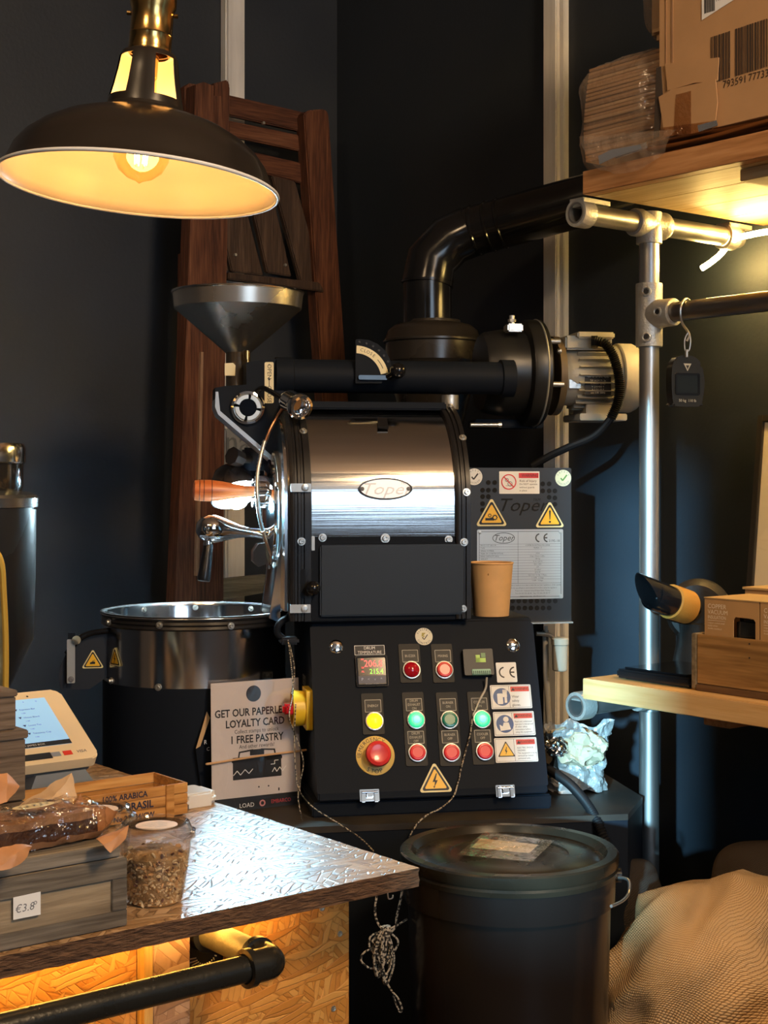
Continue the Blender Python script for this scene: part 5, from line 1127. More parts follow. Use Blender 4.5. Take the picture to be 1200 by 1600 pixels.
# ---- clear tubs, cakes
clr = film('clear_plastic', (1, 1, 1), .05, 2.2, .09); clrw = film('cling_film', (.99, .97, .95), .12, 1.5, .10, 1.0, 34)
def tub(c, k, label, fill, grp=None, lid_label=True):
    t = thing('plastic_tub', label, 'tub', R, c, grp); c = V(c)
    obj('cup', G().lathe([(0, .0005), (37*k, .0005), (39*k, 2*k), (44*k, 10*k), (52*k, 60*k), (57*k, 100*k), (59.5*k, 103*k), (59.5*k, 106*k), (56.6*k, 103*k), (51*k, 60*k), (43*k, 11*k), (37*k, 3*k), (0, 3*k)], c, n=56), clr, t, 'clear plastic cup')
    obj('lid', G().lathe([(60*k, 101*k), (62*k, 104*k), (62*k, 110*k), (57*k, 112*k), (55*k, 118*k), (52*k, 124*k), (49*k, 125*k), (47*k, 121*k), (0, 121*k), (0, 122*k), (46*k, 122.2*k), (49*k, 126.2*k), (53*k, 125*k), (58*k, 113*k), (63*k, 111*k), (63*k, 104*k), (60.5*k, 100*k)], c, n=56), clr, t, 'domed clear lid')
    if lid_label:
        lbm = Matrix.Translation(c+V((-.004, -.010, 122.6*k)))
        l = obj('label', G(lbm).flat(circ(33*k, 36, sy=.95), 0, .0003), cream if 0 else mat('kraft_label', (.66, .50, .36), .6), t, 'oval kraft label on the lid')
        g = G(lbm)
        for i in range(4): g.text(['OATS HONEY', 'HOMEMADE GRANOLA', 'NUTS SEEDS', 'RAISINS'][i], 0, (14-9*i)*k, 6.0*k, .0005, res=1)
        obj('lettering', g, greyink, l)
    if fill:
        rng = random.Random(11); g = G(); cols = []
        core = G().lathe([(0, 4*k), (41*k, 4*k), (48*k, 55*k), (49*k, 74*k), (30*k, 84*k), (0, 82*k)], c, n=24); obj('granola', core, mat('granola_core', (.38, .22, .09), .8, var=.4, vs=80, bmp=1, bs_=150), t)
        gs = [G(), G(), G()]
        for i in range(1150):
            h = rng.uniform(4, 82); rr_ = (40+(h/60)*9) if h < 74 else rng.uniform(5, 46); a = rng.uniform(0, 2*PI); rr_ = min(rr_, 49.0)*rng.uniform(.93, 1.0) if h < 78 else rr_
            p = c+V((rr_*math.cos(a)*k, rr_*math.sin(a)*k, h*k)); s_ = rng.uniform(.0018, .0042); gg = gs[0 if rng.random() < .62 else (1 if rng.random() < .72 else 2)]
            gg.at(Matrix.Translation(p) @ Matrix.Rotation(rng.uniform(0, 6), 4, V((rng.random(), rng.random(), rng.random()+.1))))
            gg.sph((0, 0, 0), s_, (1.2, .8, .45), 5, 3)
        for gg, nm, cc_ in zip(gs, ('oat_flakes', 'toasted_clusters', 'raisins'), ((.68, .50, .28), (.55, .30, .12), (.12, .045, .03))): obj(nm, gg, mat(nm, cc_, .7), t, kind='stuff', ang=60)
    return t
tc = R.z(243, 1408, CT); kk2 = .00078
tub((tc.x, tc.y, CT), 1.83/F, 'clear tub of granola standing on the counter beside the grey riser', True)
zR = zt2; kk_t = 1.83/F
t2 = R.z(163, 1297, zR-.0)
t2c = V((rbx-.038, rby+.19, zR))
tub((R.d(158, 1300, 1.89).x, R.d(158, 1300, 1.89).y, zR-.062+.0), .00076, 'clear lidded tub half hidden behind the wrapped cakes', False) if 0 else None
p2 = R.d(152, 1280, 1.93)
tub((p2.x, p2.y, CT), kk_t, 'clear lidded tub on the counter behind the wrapped cakes', False)
choc = mat('dark_chocolate_cake', (.035, .014, .008), .55, col2=(.07, .03, .016), vs=40, bmp=.8, bs_=120); caket = mat('cake_crumb', (.20, .095, .045), .7, col2=(.30, .16, .08), vs=30, bmp=.8, bs_=90)
kraft = mat('brown_kraft_paper', (.46, .22, .10), .5, var=.12, vs=20, bmp=.2, bs_=60)
waxp = mat('waxed_tan_paper', (.52, .36, .22), .35, var=.1, vs=20, bmp=.2)
def sheet(fn, nu, nv, th=.0006):
    g = G(); vs = [[g.v(fn(i/nu, j/nv)) for j in range(nv+1)] for i in range(nu+1)]
    for i in range(nu):
        for j in range(nv): g.f([vs[i][j], vs[i+1][j], vs[i+1][j+1], vs[i][j+1]])
    return g
def cake(c, l, w, h, rz, label, seed, oval=True, tilt=0):
    t = thing('wrapped_cake', label, 'cake', R, c, 'film wrapped cake slices on the riser'); c = V(c); mm = Matrix.Translation(c) @ Matrix.Rotation(rz, 4, 'Z') @ Matrix.Rotation(tilt, 4, 'Y')
    rg = random.Random(seed)
    def lump(g, amp=.003):
        for v in g.b.verts: q = mm.inverted() @ v.co; d = noise.noise_vector(q*60+V((seed, 0, 0)))*amp; v.co = v.co+d
        return g
    def slab(x0, y0, z0, x1, y1, z1, amp=.003):
        g = G(mm).box((x0, y0, z0), (x1, y1, z1)); bmesh.ops.subdivide_edges(g.b, edges=list(g.b.edges), cuts=7, use_grid_fill=True); return lump(g, amp)
    obj('cake_slice', slab(-l/2, -w/2, .003, l/2, w/2, h*.72), choc, t, 'dark chocolate sponge'); obj('cake_top', slab(-l/2+.002, -w/2+.002, h*.72, l/2-.003, w/2-.002, h*.95), caket, t, 'paler crumb top')
    # kraft tray sheet with upturned ends
    def pap(u, v):
        x = (u-.5)*l*1.34; y = (v-.5)*w*1.25; ex = max(0, abs(x)-l*.5)/(l*.17); ey = max(0, abs(y)-w*.5)/(w*.125)
        z = .001+ex*ex*h*.75+ey*h*.28+.004*noise.noise(V((x*60, y*60, seed))); return mm @ V((x-math.copysign(ex*.004, x), y, z)) if 0 else (x, y, z)
    g = sheet(pap, 24, 12); g.b.transform(mm); obj('paper_liner', g, kraft, t, 'brown paper liner turned up at the ends')
    def wrap(u, v):
        a = v*2*PI; x = (u-.5)*l*1.26; e = abs(u-.5)*2; p = max(0, (e-.80)/.20)
        ry, rz_ = w*.58*(1-.25*p), h*.60*(1-.45*p)
        c_, s_ = math.cos(a), math.sin(a); sq = 1/max(abs(c_), abs(s_))**.75
        y = ry*c_*sq; z = h*.55+rz_*s_*sq; q = noise.noise_vector(V((x*38, y*38, z*38+seed)))*.008; q2 = noise.noise_vector(V((x*120, y*120, z*120+seed)))*.0042
        return (x+q.x+q2.x, y+q.y+q2.y, max(.0015, z+q.z+q2.z))
    g = sheet(wrap, 44, 48); g.b.transform(mm); obj('film_wrap', g, clrw, t, 'crinkled clear film', ang=20)
    # twisted paper wings
    if oval:
        lm = mm @ Matrix.Translation((l*.10, 0, h*1.22)) @ Matrix.Rotation(-.06, 4, 'X'); lb2 = obj('label', G(lm).flat(circ(.027, 36, sy=.55), 0, .0004), mat('cream_oval', (.70, .60, .36), .45), t, 'cream oval label')
        g = G(lm)
        for i in range(5): g.text(['coffee', 'walnut', 'vanilla', 'sponge', 'loaf'][i], (-.018+.009*i), 0, .0065, .0006, rot=PI/2-.5, res=1)
        obj('lettering', g, ink, lb2)
    return t
ck = R.d(118, 1318, 1.76)
cake((rbx-.105, rby+.060, zR+.0005), .165, .070, .036, .12, 'film wrapped chocolate cake with an oval label at the front right of the riser', 3)
cake((rbx-.275, rby+.150, zR+.0005), .16, .07, .056, -.08, 'film wrapped dark cake further back at the left of the riser', 8, oval=False)
cake((rbx-.300, rby+.042, zR+.0005), .13, .062, .034, .1, 'film wrapped cake with loose orange paper at the front left of the riser', 14, oval=False)
def wing(name, pts, label, m_=kraft, seed=1, Y=None):
    g = G(); c = sum((V(p) for p in pts), V())/len(pts)
    b = [g.v(p) for p in pts]; cc_ = g.v(c+V((.004, -.008, .006))); fs = [g.f([b[i], b[(i+1) % len(b)], cc_]) for i in range(len(b))]
    bmesh.ops.subdivide_edges(g.b, edges=list(g.b.edges), cuts=4, use_grid_fill=True)
    for v in g.b.verts: v.co += noise.noise_vector(v.co*45+V((seed, 0, 0)))*.004
    bs = min(v.co.z for v in g.b.verts)
    r = bmesh.ops.solidify(g.b, geom=list(g.b.faces), thickness=.0006)
    base = V((c.x, c.y, bs)); return single(name, g, m_, R, base, label, 'paper')
wing('paper_wrapper', [R.d(x, y, Y) for x, y, Y in ((26, 1262, 1.84), (70, 1232, 1.86), (112, 1207, 1.87), (120, 1246, 1.86), (102, 1270, 1.83), (40, 1285, 1.81))], 'upright tan paper corner sticking up between the cakes and the printed crate', waxp, 2)
wing('paper_wrapper', [R.d(x, y, Y) for x, y, Y in ((-10, 1212, 1.76), (12, 1208, 1.77), (29, 1229, 1.78), (10, 1253, 1.74), (-20, 1262, 1.73))], 'glossy orange paper twist at the left frame edge above the cakes', kraft, 5)
wing('paper_wrapper', [R.d(x, y, Y) for x, y, Y in ((-10, 1330, 1.60), (24, 1317, 1.62), (52, 1322, 1.63), (40, 1340, 1.61), (14, 1358, 1.59), (-12, 1362, 1.58))], 'loose orange paper flap hanging over the riser front edge', kraft, 9)
wing('paper_wrapper', [R.d(x, y, Y) for x, y, Y in ((150, 1312, 1.70), (168, 1306, 1.71), (203, 1290, 1.73), (196, 1308, 1.71), (174, 1332, 1.69), (164, 1320, 1.69))], 'orange paper corner at the right end of the labelled cake', kraft, 12)

# ================================================================== LOYALTY SIGN on the stand
sY = 2.885; s1, s2 = W.d(329, 1268, 2.84), W.d(469, 1268, 2.93); s2.z = s1.z; t1 = W.d(323, 1073, sY+.03)
cs = (s1+s2)/2; wS = (s2-s1).length; hS = (1268-1073)/F*(sY+.015); sm = mtx(V((cs.x, sY, STZ+.002+hS/2)), (s2-s1), V((-.03, .16, 1)))
ls_ = thing('loyalty_sign', 'white loyalty card poster in a clear sleeve, held by a rubber band', 'sign', W, (cs.x, sY, STZ))
obj('poster', G(sm).flat(rrect(wS*.985, hS*.985, .001), 0, .0008), mat('poster_white', (.62, .56, .54), .35, coat=.25), ls_)
u = wS/139
def sp(x, y): return ((x-396)*u, (1171-y)*u)
g = G(sm)
for t, y, s_, x in (('GET OUR PAPERLESS', 1127, 15.0, 391), ('LOYALTY CARD', 1142.5, 15.0, 395), ('1 FREE PASTRY', 1165, 15.0, 397)): q = sp(x, y); g.text(t, q[0], q[1], s_*u, .0012, sx=.84, bold=.022)
for t, y, s_ in (('Collect stamps to unlock', 1153.5, 8.0), ('And other rewards!', 1175, 8.0)): q = sp(397, y); g.text(t, q[0], q[1], s_*u, .0012, sx=.85)
obj('lettering', g, ink, ls_)
g = G(sm); q = sp(393, 1101); g.flat(circ(11.5*u, 36, *q), .0009, .0012); obj('round_emblem', g, mat('emblem_navy', (.03, .035, .05), .5), ls_)
g = G(sm); q = sp(397, 1205); g.flat(rrect(75*u, 31*u, .001, cx=q[0], cy=q[1]), .0009, .0012)
q = sp(397, 1183); g.flat(rrect(22*u, 8*u, .001, cx=q[0], cy=q[1]-1*u), .0009, .0012)
for sx_ in (-1, 1): g.line2((q[0]+sx_*29*u, q[1]-10*u), (q[0]+sx_*27*u, q[1]+1*u), 2.2*u, .0009, .0012); g.line2((q[0]+sx_*28*u, q[1]+.5*u), (q[0]+sx_*6*u, q[1]+2.5*u), 2.2*u, .0009, .0012)
g.flat(rrect(78*u, 4.5*u, .001, cx=q[0], cy=q[1]-11*u), .0009, .0012)
q = sp(396, 1255); g.box((q[0]-69*u, q[1]-13*u, .0009), (q[0]+69*u, q[1]+10*u, .0012)); q = sp(430, 1240); g.box((q[0]-1*u, q[1]-1*u, .0009), (q[0]+1*u, q[1]+3*u, .0012))
for x in (399, 414): q = sp(x, 1233); g.flat(circ(1.2*u, 8, *q), .0009, .0012)
obj('oven_print', g, ink, ls_, 'black basket drawing and bottom bar')
g = G(sm); zz = [(418, 1203), (424, 1203), (424, 1198), (430, 1198)], [(420, 1214), (424, 1208), (427, 1214), (432, 1208), (436, 1214), (442, 1207)], [(360, 1214), (366, 1208), (371, 1214), (378, 1207), (384, 1213), (390, 1207)]
for l in zz:
    for a_, b_2 in zip(l, l[1:]): g.line2(sp(*a_), sp(*b_2), 1.0*u, .0013, .0015)
q = sp(384, 1257); g.text('LOAD', q[0]-4*u, q[1], 8.5*u, .0014); obj('white_print', g, white, ls_)
g = G(sm); q = sp(424, 1255.5); g.text('EMBARCO', q[0]+9*u, q[1], 7.5*u, .0014, sx=.9); obj('red_lettering', g, mat('red_neon_print', (.5, .04, .05), .5), ls_)
g = G(sm); q = sp(404, 1256); g.ring2(2.6*u, 4.6*u, .0013, .0015, 20, 0, 360, *q); obj('pink_mark', g, mat('pink_print', (.6, .25, .25), .5), ls_)
obj('sleeve', G(sm).flat(rrect(wS, hS, .001), .0020, .0026), film('glossy_sleeve', (1, 1, 1), .03, 1.3, .05, .02, 12), ls_, 'clear glossy sleeve')
band = smooth([sm @ V((x, y, z)) for x, y, z in ((-wS/2-.001, -.0315, .001), (-wS/2-.001, -.0315, .0040), (0, -.026, .0045), (wS/2+.001, -.0235, .0040), (wS/2+.001, -.0235, -.003), (0, -.026, -.004), (-wS/2-.001, -.0315, -.003))], 6, True)
single('rubber_band', G().tube([W.local(p) if 0 else p for p in band], .0022, n=6, close=True), mat('tan_rubber', (.55, .33, .16), .5), W, (cs.x, sY, STZ+.08), 'tan rubber band stretched round the loyalty poster', 'rubber band')
cbp = [W.d(x, y, 2.88) for x, y in ((326, 1125), (336, 1125), (340, 1200), (326, 1172), (305, 1170))]
bc = thing('black_card', 'black card with a tan edge peeping out behind the loyalty poster', 'card', W, (cs.x-.06, 2.88, STZ))
bk = [W.d(x, y, Y) for x, y, Y in ((327, 1110, 2.875), (345, 1110, 2.890), (345, 1262, 2.89), (318, 1262, 2.867), (306, 1172, 2.857))]
obj('card', G().prism(bk, (0, .002, 0)), black, bc)
obj('tan_edge', G().prism([W.d(x, y, Y-.003) for x, y, Y in ((323, 1112, 2.872), (328, 1122, 2.876), (313, 1166, 2.863), (306, 1170, 2.857))], (0, .0015, 0)), mat('tan_edge', (.55, .36, .18), .5), bc, 'tan folded edge')
g = G(mtx(W.d(321, 1160, 2.864), (1, .85, 0))); g.text('R', 0, 0, .012).text('C', .006, -.014, .010); obj('lettering', g, white, bc)

# ================================================================== PAPER CUP on the control box
cw_ = m(767, 970, .23); cw_ = M.z(768, 969, zt); k5 = 2.98/F
cupO = V((m(767.5, 969, .165).x, .165, zt+.0006)); k5 = M.world(cupO).y/F
cup = thing('paper_cup', 'brown kraft paper cup standing on the control box', 'cup', M, cupO)
kc_ = mat('kraft_cup', (.72, .42, .17), .6, var=.06, vs=30)
obj('cup_wall', G().lathe([(0, 2*k5), (26.5*k5, 2*k5), (26.5*k5, 0), (27.5*k5, 0), (34*k5, 81*k5), (33.2*k5, 81*k5), (26.8*k5, 3*k5)], cupO, n=56), kc_, cup)
obj('rim', G().lathe([(33.8*k5+1.5*k5*math.cos(a), 82*k5+1.5*k5*math.sin(a)) for a in [2*PI*i/10 for i in range(11)]], cupO, n=56), kc_, cup)
sp_t = (cupO.x-13*k5, 0, 0); obj('stain', G(mtx(V((cupO.x-12*k5, cupO.y-32.6*k5*math.cos(.37), cupO.z+66*k5)), (1, .35, 0))).flat(circ(1.6*k5, 10), 0, .0004), mat('coffee_stain', (.25, .11, .03), .7), cup)
# crumpled white foil bag on the stand
def crumple(g, amp, f, seed):
    for v in g.b.verts:
        q = v.co*f+V((seed, seed*2, 0)); n1 = noise.noise_vector(q)*amp; n2 = noise.noise_vector(q*2.7)*amp*.5
        r_ = abs(noise.noise(q*1.3))*amp*1.5; v.co += n1+n2-V((0, 0, 0))*r_
    return g
fb = M.z(905, 1245, STZ); fbO = V((m(903, 1245, .16).x, .16, STZ+.001)); kf = 2.95/F
fo = thing('crumpled_bag', 'crumpled white foil bag beside the control box on the stand', 'bag', M, fbO)
def bagf(u, v):
    a = u*2*PI; h = v; rx = (50+(-6)*math.sin(h*PI)+(4 if h > .8 else 0))*kf; ry = (26-4*h)*kf
    wv = 1+.22*noise.noise(V((math.cos(a)*2.2, math.sin(a)*2.2, h*3+4))); z = h*104*kf*(1+.10*noise.noise(V((math.cos(a)*1.6, math.sin(a)*1.6, 9)))*(h > .5))
    return (fbO.x+math.cos(a)*rx*wv+h*0.002, fbO.y+math.sin(a)*ry*wv, fbO.z+z)
g = sheet(bagf, 72, 34); crumple(g, .010, 34, 3)
for v in g.b.verts: v.co.z = max(v.co.z, fbO.z)
foilm = mat('crinkled_white_foil', (.38, .37, .35), .42, .25, bmp=.5, bs_=60, dist=.01)
obj('bag_body', g, foilm, fo, ang=15)
def lump(px, py, v, rx, rz, amp, f, seed, mt, nm, lab, par):
    c = m(px, py, v); g = G().sph(c, 1, (rx*kf, rx*.8*kf, rz*kf), 40, 26); crumple(g, amp, f, seed); return obj(nm, g, mt, par, lab, ang=15)
lump(908, 1172, .14, 38, 30, .014, 42, 7, mat('cream_crumpled_paper', (.60, .50, .33), .55, bmp=.3, bs_=60), 'crumpled_paper', 'cream crumpled paper on the bag top', fo)
lump(868, 1155, .18, 22, 18, .010, 50, 9, mat('cream_crumpled_paper', (.60, .50, .33), .55, bmp=.3), 'crumpled_paper', None, fo)
lump(870, 1168, .12, 18, 14, .009, 60, 5, mat('silver_foil', (.7, .7, .7), .15, 1.0), 'silver_foil', 'silver foil wad', fo)

# ================================================================== BLACK BIN
bO = V((195/F*2.45, 2.45, 0)); kb4 = 2.45/F; Rb = 170*kb4; zl = EYE-575/F*2.45
bi = thing('plastic_bin', 'tall black plastic bin with a snap-on lid in front of the roaster', 'bin', W, bO)
bpl = mat('black_bin_plastic', (.012, .009, .008), .22, spec=.3, rvar=.05, vs=7)
obj('body', G().lathe([(0, 0), (Rb*.80, 0), (Rb*.82, .01), (Rb*.93, zl-.075), (Rb*.93, zl-.02), (0, zl-.02)], bO, n=96), bpl, bi)
obj('skirt', G().lathe([(Rb*.93, zl-.082), (Rb*.965, zl-.080), (Rb*.975, zl-.032), (Rb*.93, zl-.030)], bO, n=96), bpl, bi, 'raised collar below the lid')
bll = mat('dusty_bin_lid', (.012, .009, .006), .28, spec=.25, col2=(.026, .020, .013), vs=8, rvar=.05)
obj('lid', G().lathe([(Rb*.94, zl-.034), (Rb*.985, zl-.034), (Rb*.995, zl-.026), (Rb*.985, zl-.022), (Rb*1.0, zl-.018), (Rb*1.0, zl-.003), (Rb*.985, zl), (Rb*.90, zl), (Rb*.885, zl-.004), (Rb*.86, zl-.012), (Rb*.80, zl-.010), (Rb*.78, zl-.008), (Rb*.55, zl-.007), (Rb*.54, zl-.009), (0, zl-.009)], bO, n=96), bll, bi, 'dusty black lid with raised rims')
for s_ in (1,):
    ha = bO+V((Rb*.985, 0, zl-.048)); obj('handle_ear', G().cyl(bO+V((Rb*.95, 0, zl-.045)), bO+V((Rb*1.03, 0, zl-.045)), .012, n=16), bpl, bi)
obj('wire_handle', G().tube([W.d(960, 1371, 2.44), W.d(975, 1372, 2.43), W.d(983, 1378, 2.42), W.d(982, 1396, 2.40), W.d(972, 1408, 2.36), W.d(955, 1416, 2.32)], .0026, n=8, k=5), zincp, bi, 'galvanised wire handle')
zs_ = zl-.0085
q_ = [W.z(x, y, zl-.0075) for x, y in ((715, 1339), (757, 1303), (866, 1317), (832, 1350))]
sl = thing('clear_sleeve', 'clear plastic sleeve with a cream paper slip lying on the bin lid', 'sleeve', W, (sum((q.x for q in q_))/4, sum((q.y for q in q_))/4, zl-.007))
obj('sleeve', G().prism([q+V((0, 0, .0035)) for q in q_], (0, 0, .0006)), film('hazy_sleeve', (1, 1, 1), .12, 1.2, .08, .3, 30, .06, (.5, .42, .25)), sl)
q2 = [W.z(x, y, zl-.0062) for x, y in ((737, 1325), (751, 1311), (841, 1321), (827, 1334))]
obj('paper', G().prism([q+V((0, 0, .001)) for q in q2], (0, 0, .0004)), mat('cream_slip', (.78, .62, .38), .6), sl)

# ================================================================== BRAIDED CORD hank and strands
cordm, nt_, b__ = base_mat('black_white_braid'); co_ = coords(nt_, (1, 1, 1)); wv_ = N(nt_, 'ShaderNodeTexNoise'); wv_.inputs['Scale'].default_value = 260; wv_.inputs['Detail'].default_value = 0
nt_.links.new(co_, wv_.inputs['Vector']); nt_.links.new(ramp(nt_, wv_.outputs['Fac'], [(.47, (.015, .013, .011)), (.52, (.42, .36, .28))]), b__.inputs['Base Color']); b__.inputs['Roughness'].default_value = .8
Yc = 2.42
def wp(l, Y=Yc): return [W.d(x, y, (Y if len(q) < 3 else q[2])) for q in l for x, y in [q[:2]]]
hk = thing('cord_hank', 'bundled black and white braided cord hanging behind the counter corner', 'cord', W, W.d(605, 1540, Yc))
obj('strand', G().tube(wp([(592, 1350), (589, 1395), (586, 1425), (592, 1445), (605, 1458)]), .0019, n=6, k=6), cordm, hk)
obj('strand', G().tube(wp([(634, 1345), (628, 1395), (620, 1432), (618, 1448), (607, 1460)]), .0019, n=6, k=6), cordm, hk)
rng = random.Random(21)
for i in range(11):
    cx = 598+rng.uniform(-8, 10); top = 1452+rng.uniform(-6, 8); bot = 1512+rng.uniform(-8, 28); wd_ = rng.uniform(5, 12)
    dy = rng.uniform(-.012, .012)
    obj('loop', G().tube([W.d(602, top, Yc+dy), W.d(cx-wd_, (top+bot)/2, Yc+dy-.004), W.d(cx-2, bot, Yc+dy), W.d(cx+wd_, (top+bot)/2+6, Yc+dy+.004)], .0017, n=6, k=7, close=True), cordm, hk)
for pts_ in ([(603, 1455), (580, 1462), (578, 1482), (592, 1492)], [(600, 1480), (572, 1486), (564, 1500), (576, 1512), (592, 1514)], [(606, 1455), (622, 1470), (614, 1490), (604, 1500)], [(606, 1452), (620, 1446), (636, 1436)], [(601, 1530), (612, 1548), (622, 1560), (628, 1575), (624, 1580), (614, 1556)], [(598, 1452), (582, 1470), (590, 1480)]):
    obj('strand', G().tube(wp(pts_), .0017, n=6, k=6), cordm, hk)
obj('wrap', G().cyl(W.d(603, 1447, Yc), W.d(604, 1459, Yc), .008, n=14), cordm, hk)
# probe wires: from the module and from beside the isolator
w1 = thing('probe_wire', 'thin braided wire running from the probe module down over the panel', 'wire', M, cpt(757, 1075)+V((0, -.02, 0)))
pp = [cpt(757, 1062)+nn*.020]+[cpt(x, y)+nn*.008 for x, y in ((757, 1078), (748, 1095), (738, 1118), (733, 1150), (722, 1190), (714, 1225))]+[m(708, 1245, -.02), m(690, 1262, -.045), m(665, 1275, -.07), m(650, 1290, -.075), m(640, 1310, -.08), m(636, 1345, -.09)]
obj('cord', G().tube(pp, .0016, n=6, k=6), cordm, w1)
obj('lead', G().tube(pp[:3]+[pp[3]], .0021, n=6, k=5), mat('pale_lead', (.5, .47, .4), .5), w1, 'pale insulated end')
w2 = thing('probe_wire', 'braided wires hanging beside the yellow isolator to the counter corner', 'wire', M, m(458, 1280, -.05))
obj('cord', G().tube([m(450, 1000, .09), m(455, 1040, .05), m(458, 1080, .0), m(452, 1120, -.06), m(462, 1150, -.055), m(474, 1190, -.05), m(468, 1225, -.05), m(466, 1250, -.06), m(472, 1282, -.07)], .0012, n=6, k=6), cordm, w2)
obj('cord', G().tube([m(462, 1100, -.06), m(460, 1160, -.06), m(463, 1215, -.06), m(470, 1240, -.065), m(490, 1262, -.07), m(515, 1278, -.09), m(545, 1297, -.10), m(566, 1312, -.12), m(584, 1330, -.16)], .0012, n=6, k=6), cordm, w2)
obj('cord', G().tube([m(452, 1006, .09), m(460, 1045, .05), m(456, 1085, .0)], .0014, n=6, k=6), cordm, w2)
# reddish box under the stand

# ================================================================== SHELVING (room frame R)
PX, PY = 2.309, 2.035; pr_ = .0205
rk = thing('shelf_rack', 'galvanised scaffold tube shelf rack at the right wall', 'shelf rack', R, (PX, PY, 0))
def tubeo(p0, p1, r=pr_, th=.003, mt=zincp, par=rk, name='tube'):
    p0, p1 = V(p0), V(p1); L_ = (p1-p0).length
    return obj(name, G().lathe([(r, 0), (r, L_), (r-th, L_), (r-th, 0), (r, 0)], p0, p1-p0, n=40), mt, par)
zu = 2.0058; xs0 = 2.098
zw = EYE-(1108-750)/F*2.86
tubeo((PX, PY, 0), (PX, PY, zw-.03)); obj('tube', G().cyl((PX, PY, zw+.03), (PX, PY, zu), pr_, n=40), zincp, rk)
tubeo((xs0-.004, PY, zu), (2.60, PY, zu)); tubeo((xs0-.004, PY, zw), (2.60, PY, zw))
zr = 1.8198
obj('tube', G().cyl((PX, PY-.03, zr), (PX, PY-1.25, zr), pr_*.96, n=40), mat('dark_zinc_tube', (.30, .26, .22), .28, .9), rk, 'horizontal hanging rail')
obj('tube', G().cyl((PX, PY-1.25, 0), (PX, PY-1.25, zu+.02), pr_, n=32), zincp, rk)
cast = mat('cast_fitting', (.56, .55, .50), .42, .6, bmp=.35, bs_=220, var=.1, vs=30)
def setscrew(p, n):
    obj('set_screw', G().lathe([(.0105, -.004), (.0100, .004), (.0075, .005), (.0062, .004), (.0062, -.001), (0, -.001)], p, n, n=24), cast, rk)
def socket(p, n):
    obj('socket_hole', G().lathe([(.0055, .0042), (0, .0042)], p, n, n=6), ink, rk)
# brackets: ring around the cross tube + tongue screwed to the board
def bracket(x, z, sgn, zb_):
    g = G(); x0 = x-.016; r = .0275
    g.lathe([(pr_+.0005, 0), (r, 0), (r+.0006, .004), (r+.0006, .030), (r, .034), (pr_+.0005, .034)], (x0, PY, z), (1, 0, 0), n=40)
    g.prism([(x0, PY-.017+.006, zb_-.0075), (x0, PY+.026, zb_-.0075), (x0, PY+.026, z), (x0, PY-.015, z+.01)], (.034, 0, 0)) if 0 else None
    g.box((x0+.002, PY-.020, z+.012), (x0+.032, PY+.020, zb_-.0005), .002)
    g.prism([(x0+.002, PY-.018, zb_-.009), (x0+.034, PY-.018, zb_-.009), (x0+.085, PY-.013, zb_-.0085), (x0+.090, PY, zb_-.0085), (x0+.085, PY+.013, zb_-.0085), (x0+.034, PY+.018, zb_-.009), (x0+.002, PY+.018, zb_-.009)], (0, 0, .0085))
    b_ = obj('bracket', g, cast, rk); obj('screw_hole', G().cyl((x0+.070, PY, zb_-.0095), (x0+.070, PY, zb_-.0088), .005, n=14), ink, b_); return b_
ub, ut = 2.035, 2.080; lb__, lt = 1.0546, 1.0944
bracket(xs0+.012, zu, 1, ub); bracket(2.56, zu, 1, ub); bracket(xs0+.012, zw, 1, lb__); bracket(2.56, zw, 1, lb__)
# cross fitting under the upper shelf
g = G().lathe([(pr_, -.048), (.0262, -.048), (.0285, -.044), (.0285, -.030), (.0265, -.026), (.0265, .026), (.0285, .030), (.0285, .044), (.0262, .048), (pr_, .048)], (PX, PY, zu), (1, 0, 0), n=40); obj('cross_fitting', g, cast, rk)
obj('cross_fitting', G().lathe([(0, .024), (.026, .024), (.0265, .0), (.0265, -.040), (pr_, -.040)], (PX, PY, zu), n=40), cast, rk)
obj('cross_fitting', G().lathe([(pr_, -.040), (.0265, -.040), (.0275, -.036), (.0275, .036), (.0265, .040), (pr_, .040)], (PX, PY, zw), (1, 0, 0), n=40), cast, rk)
# tee fitting with set screws on the pole
g = G().lathe([(pr_, -.066), (.0268, -.066), (.0275, -.062), (.0275, .060), (.0268, .064), (pr_, .064)], (PX, PY, zr), n=40); tf = obj('tee_fitting', g, cast, rk)
obj('tee_fitting', G().lathe([(.026, .012), (.0300, .030), (.0285, .040), (.0280, .066), (.0265, .068), (pr_, .068), (pr_, .05)], (PX, PY, zr), (0, -1, 0), n=40), cast, rk)
dsc = V((-.784, -.62, 0)).normalized()
for dz in (.045, -.048): p = V((PX, PY, zr+dz))+V((-.024, -.014, 0)); setscrew(p, (-.86, -.5, 0)); socket(p, (-.86, -.5, 0))
p = V((PX-.026, PY-.047, zr)); setscrew(p, (-1, -.15, .0)); socket(p, (-1, -.15, 0))
# upper shelf
ush = thing('upper_shelf', 'thick upper wooden shelf of joined planks carrying the cardboard boxes', 'shelf', R, (2.36, 1.6, ub))
ow1 = wood('orange_beech', [(.30, .13, .045), (.46, .22, .085), (.58, .31, .14)], 'y', 1.0, .5, .15)
ow2 = wood('pale_beech', [(.48, .31, .13), (.60, .42, .20), (.70, .52, .28)], 'y', 1.0, .5, .15)
ye = PY-.031+.0
for (a, b_, z0, mt_w, y0, y1) in ((2.081, 2.108, ub, ow1, .9, 2.004), (2.1085, 2.23, ub+.0, ow2, 1.56, 2.004), (2.1085, 2.23, ub+.0, ow1, .9, 1.5595), (2.2305, 2.36, ub, ow2, .9, 2.004), (2.3605, 2.50, ub, ow2, .9, 2.004), (2.5005, 2.645, ub, ow1, .9, 2.004)):
    obj('plank', G().box((a, y0, z0), (b_, y1, ut), .0012), mt_w, ush)
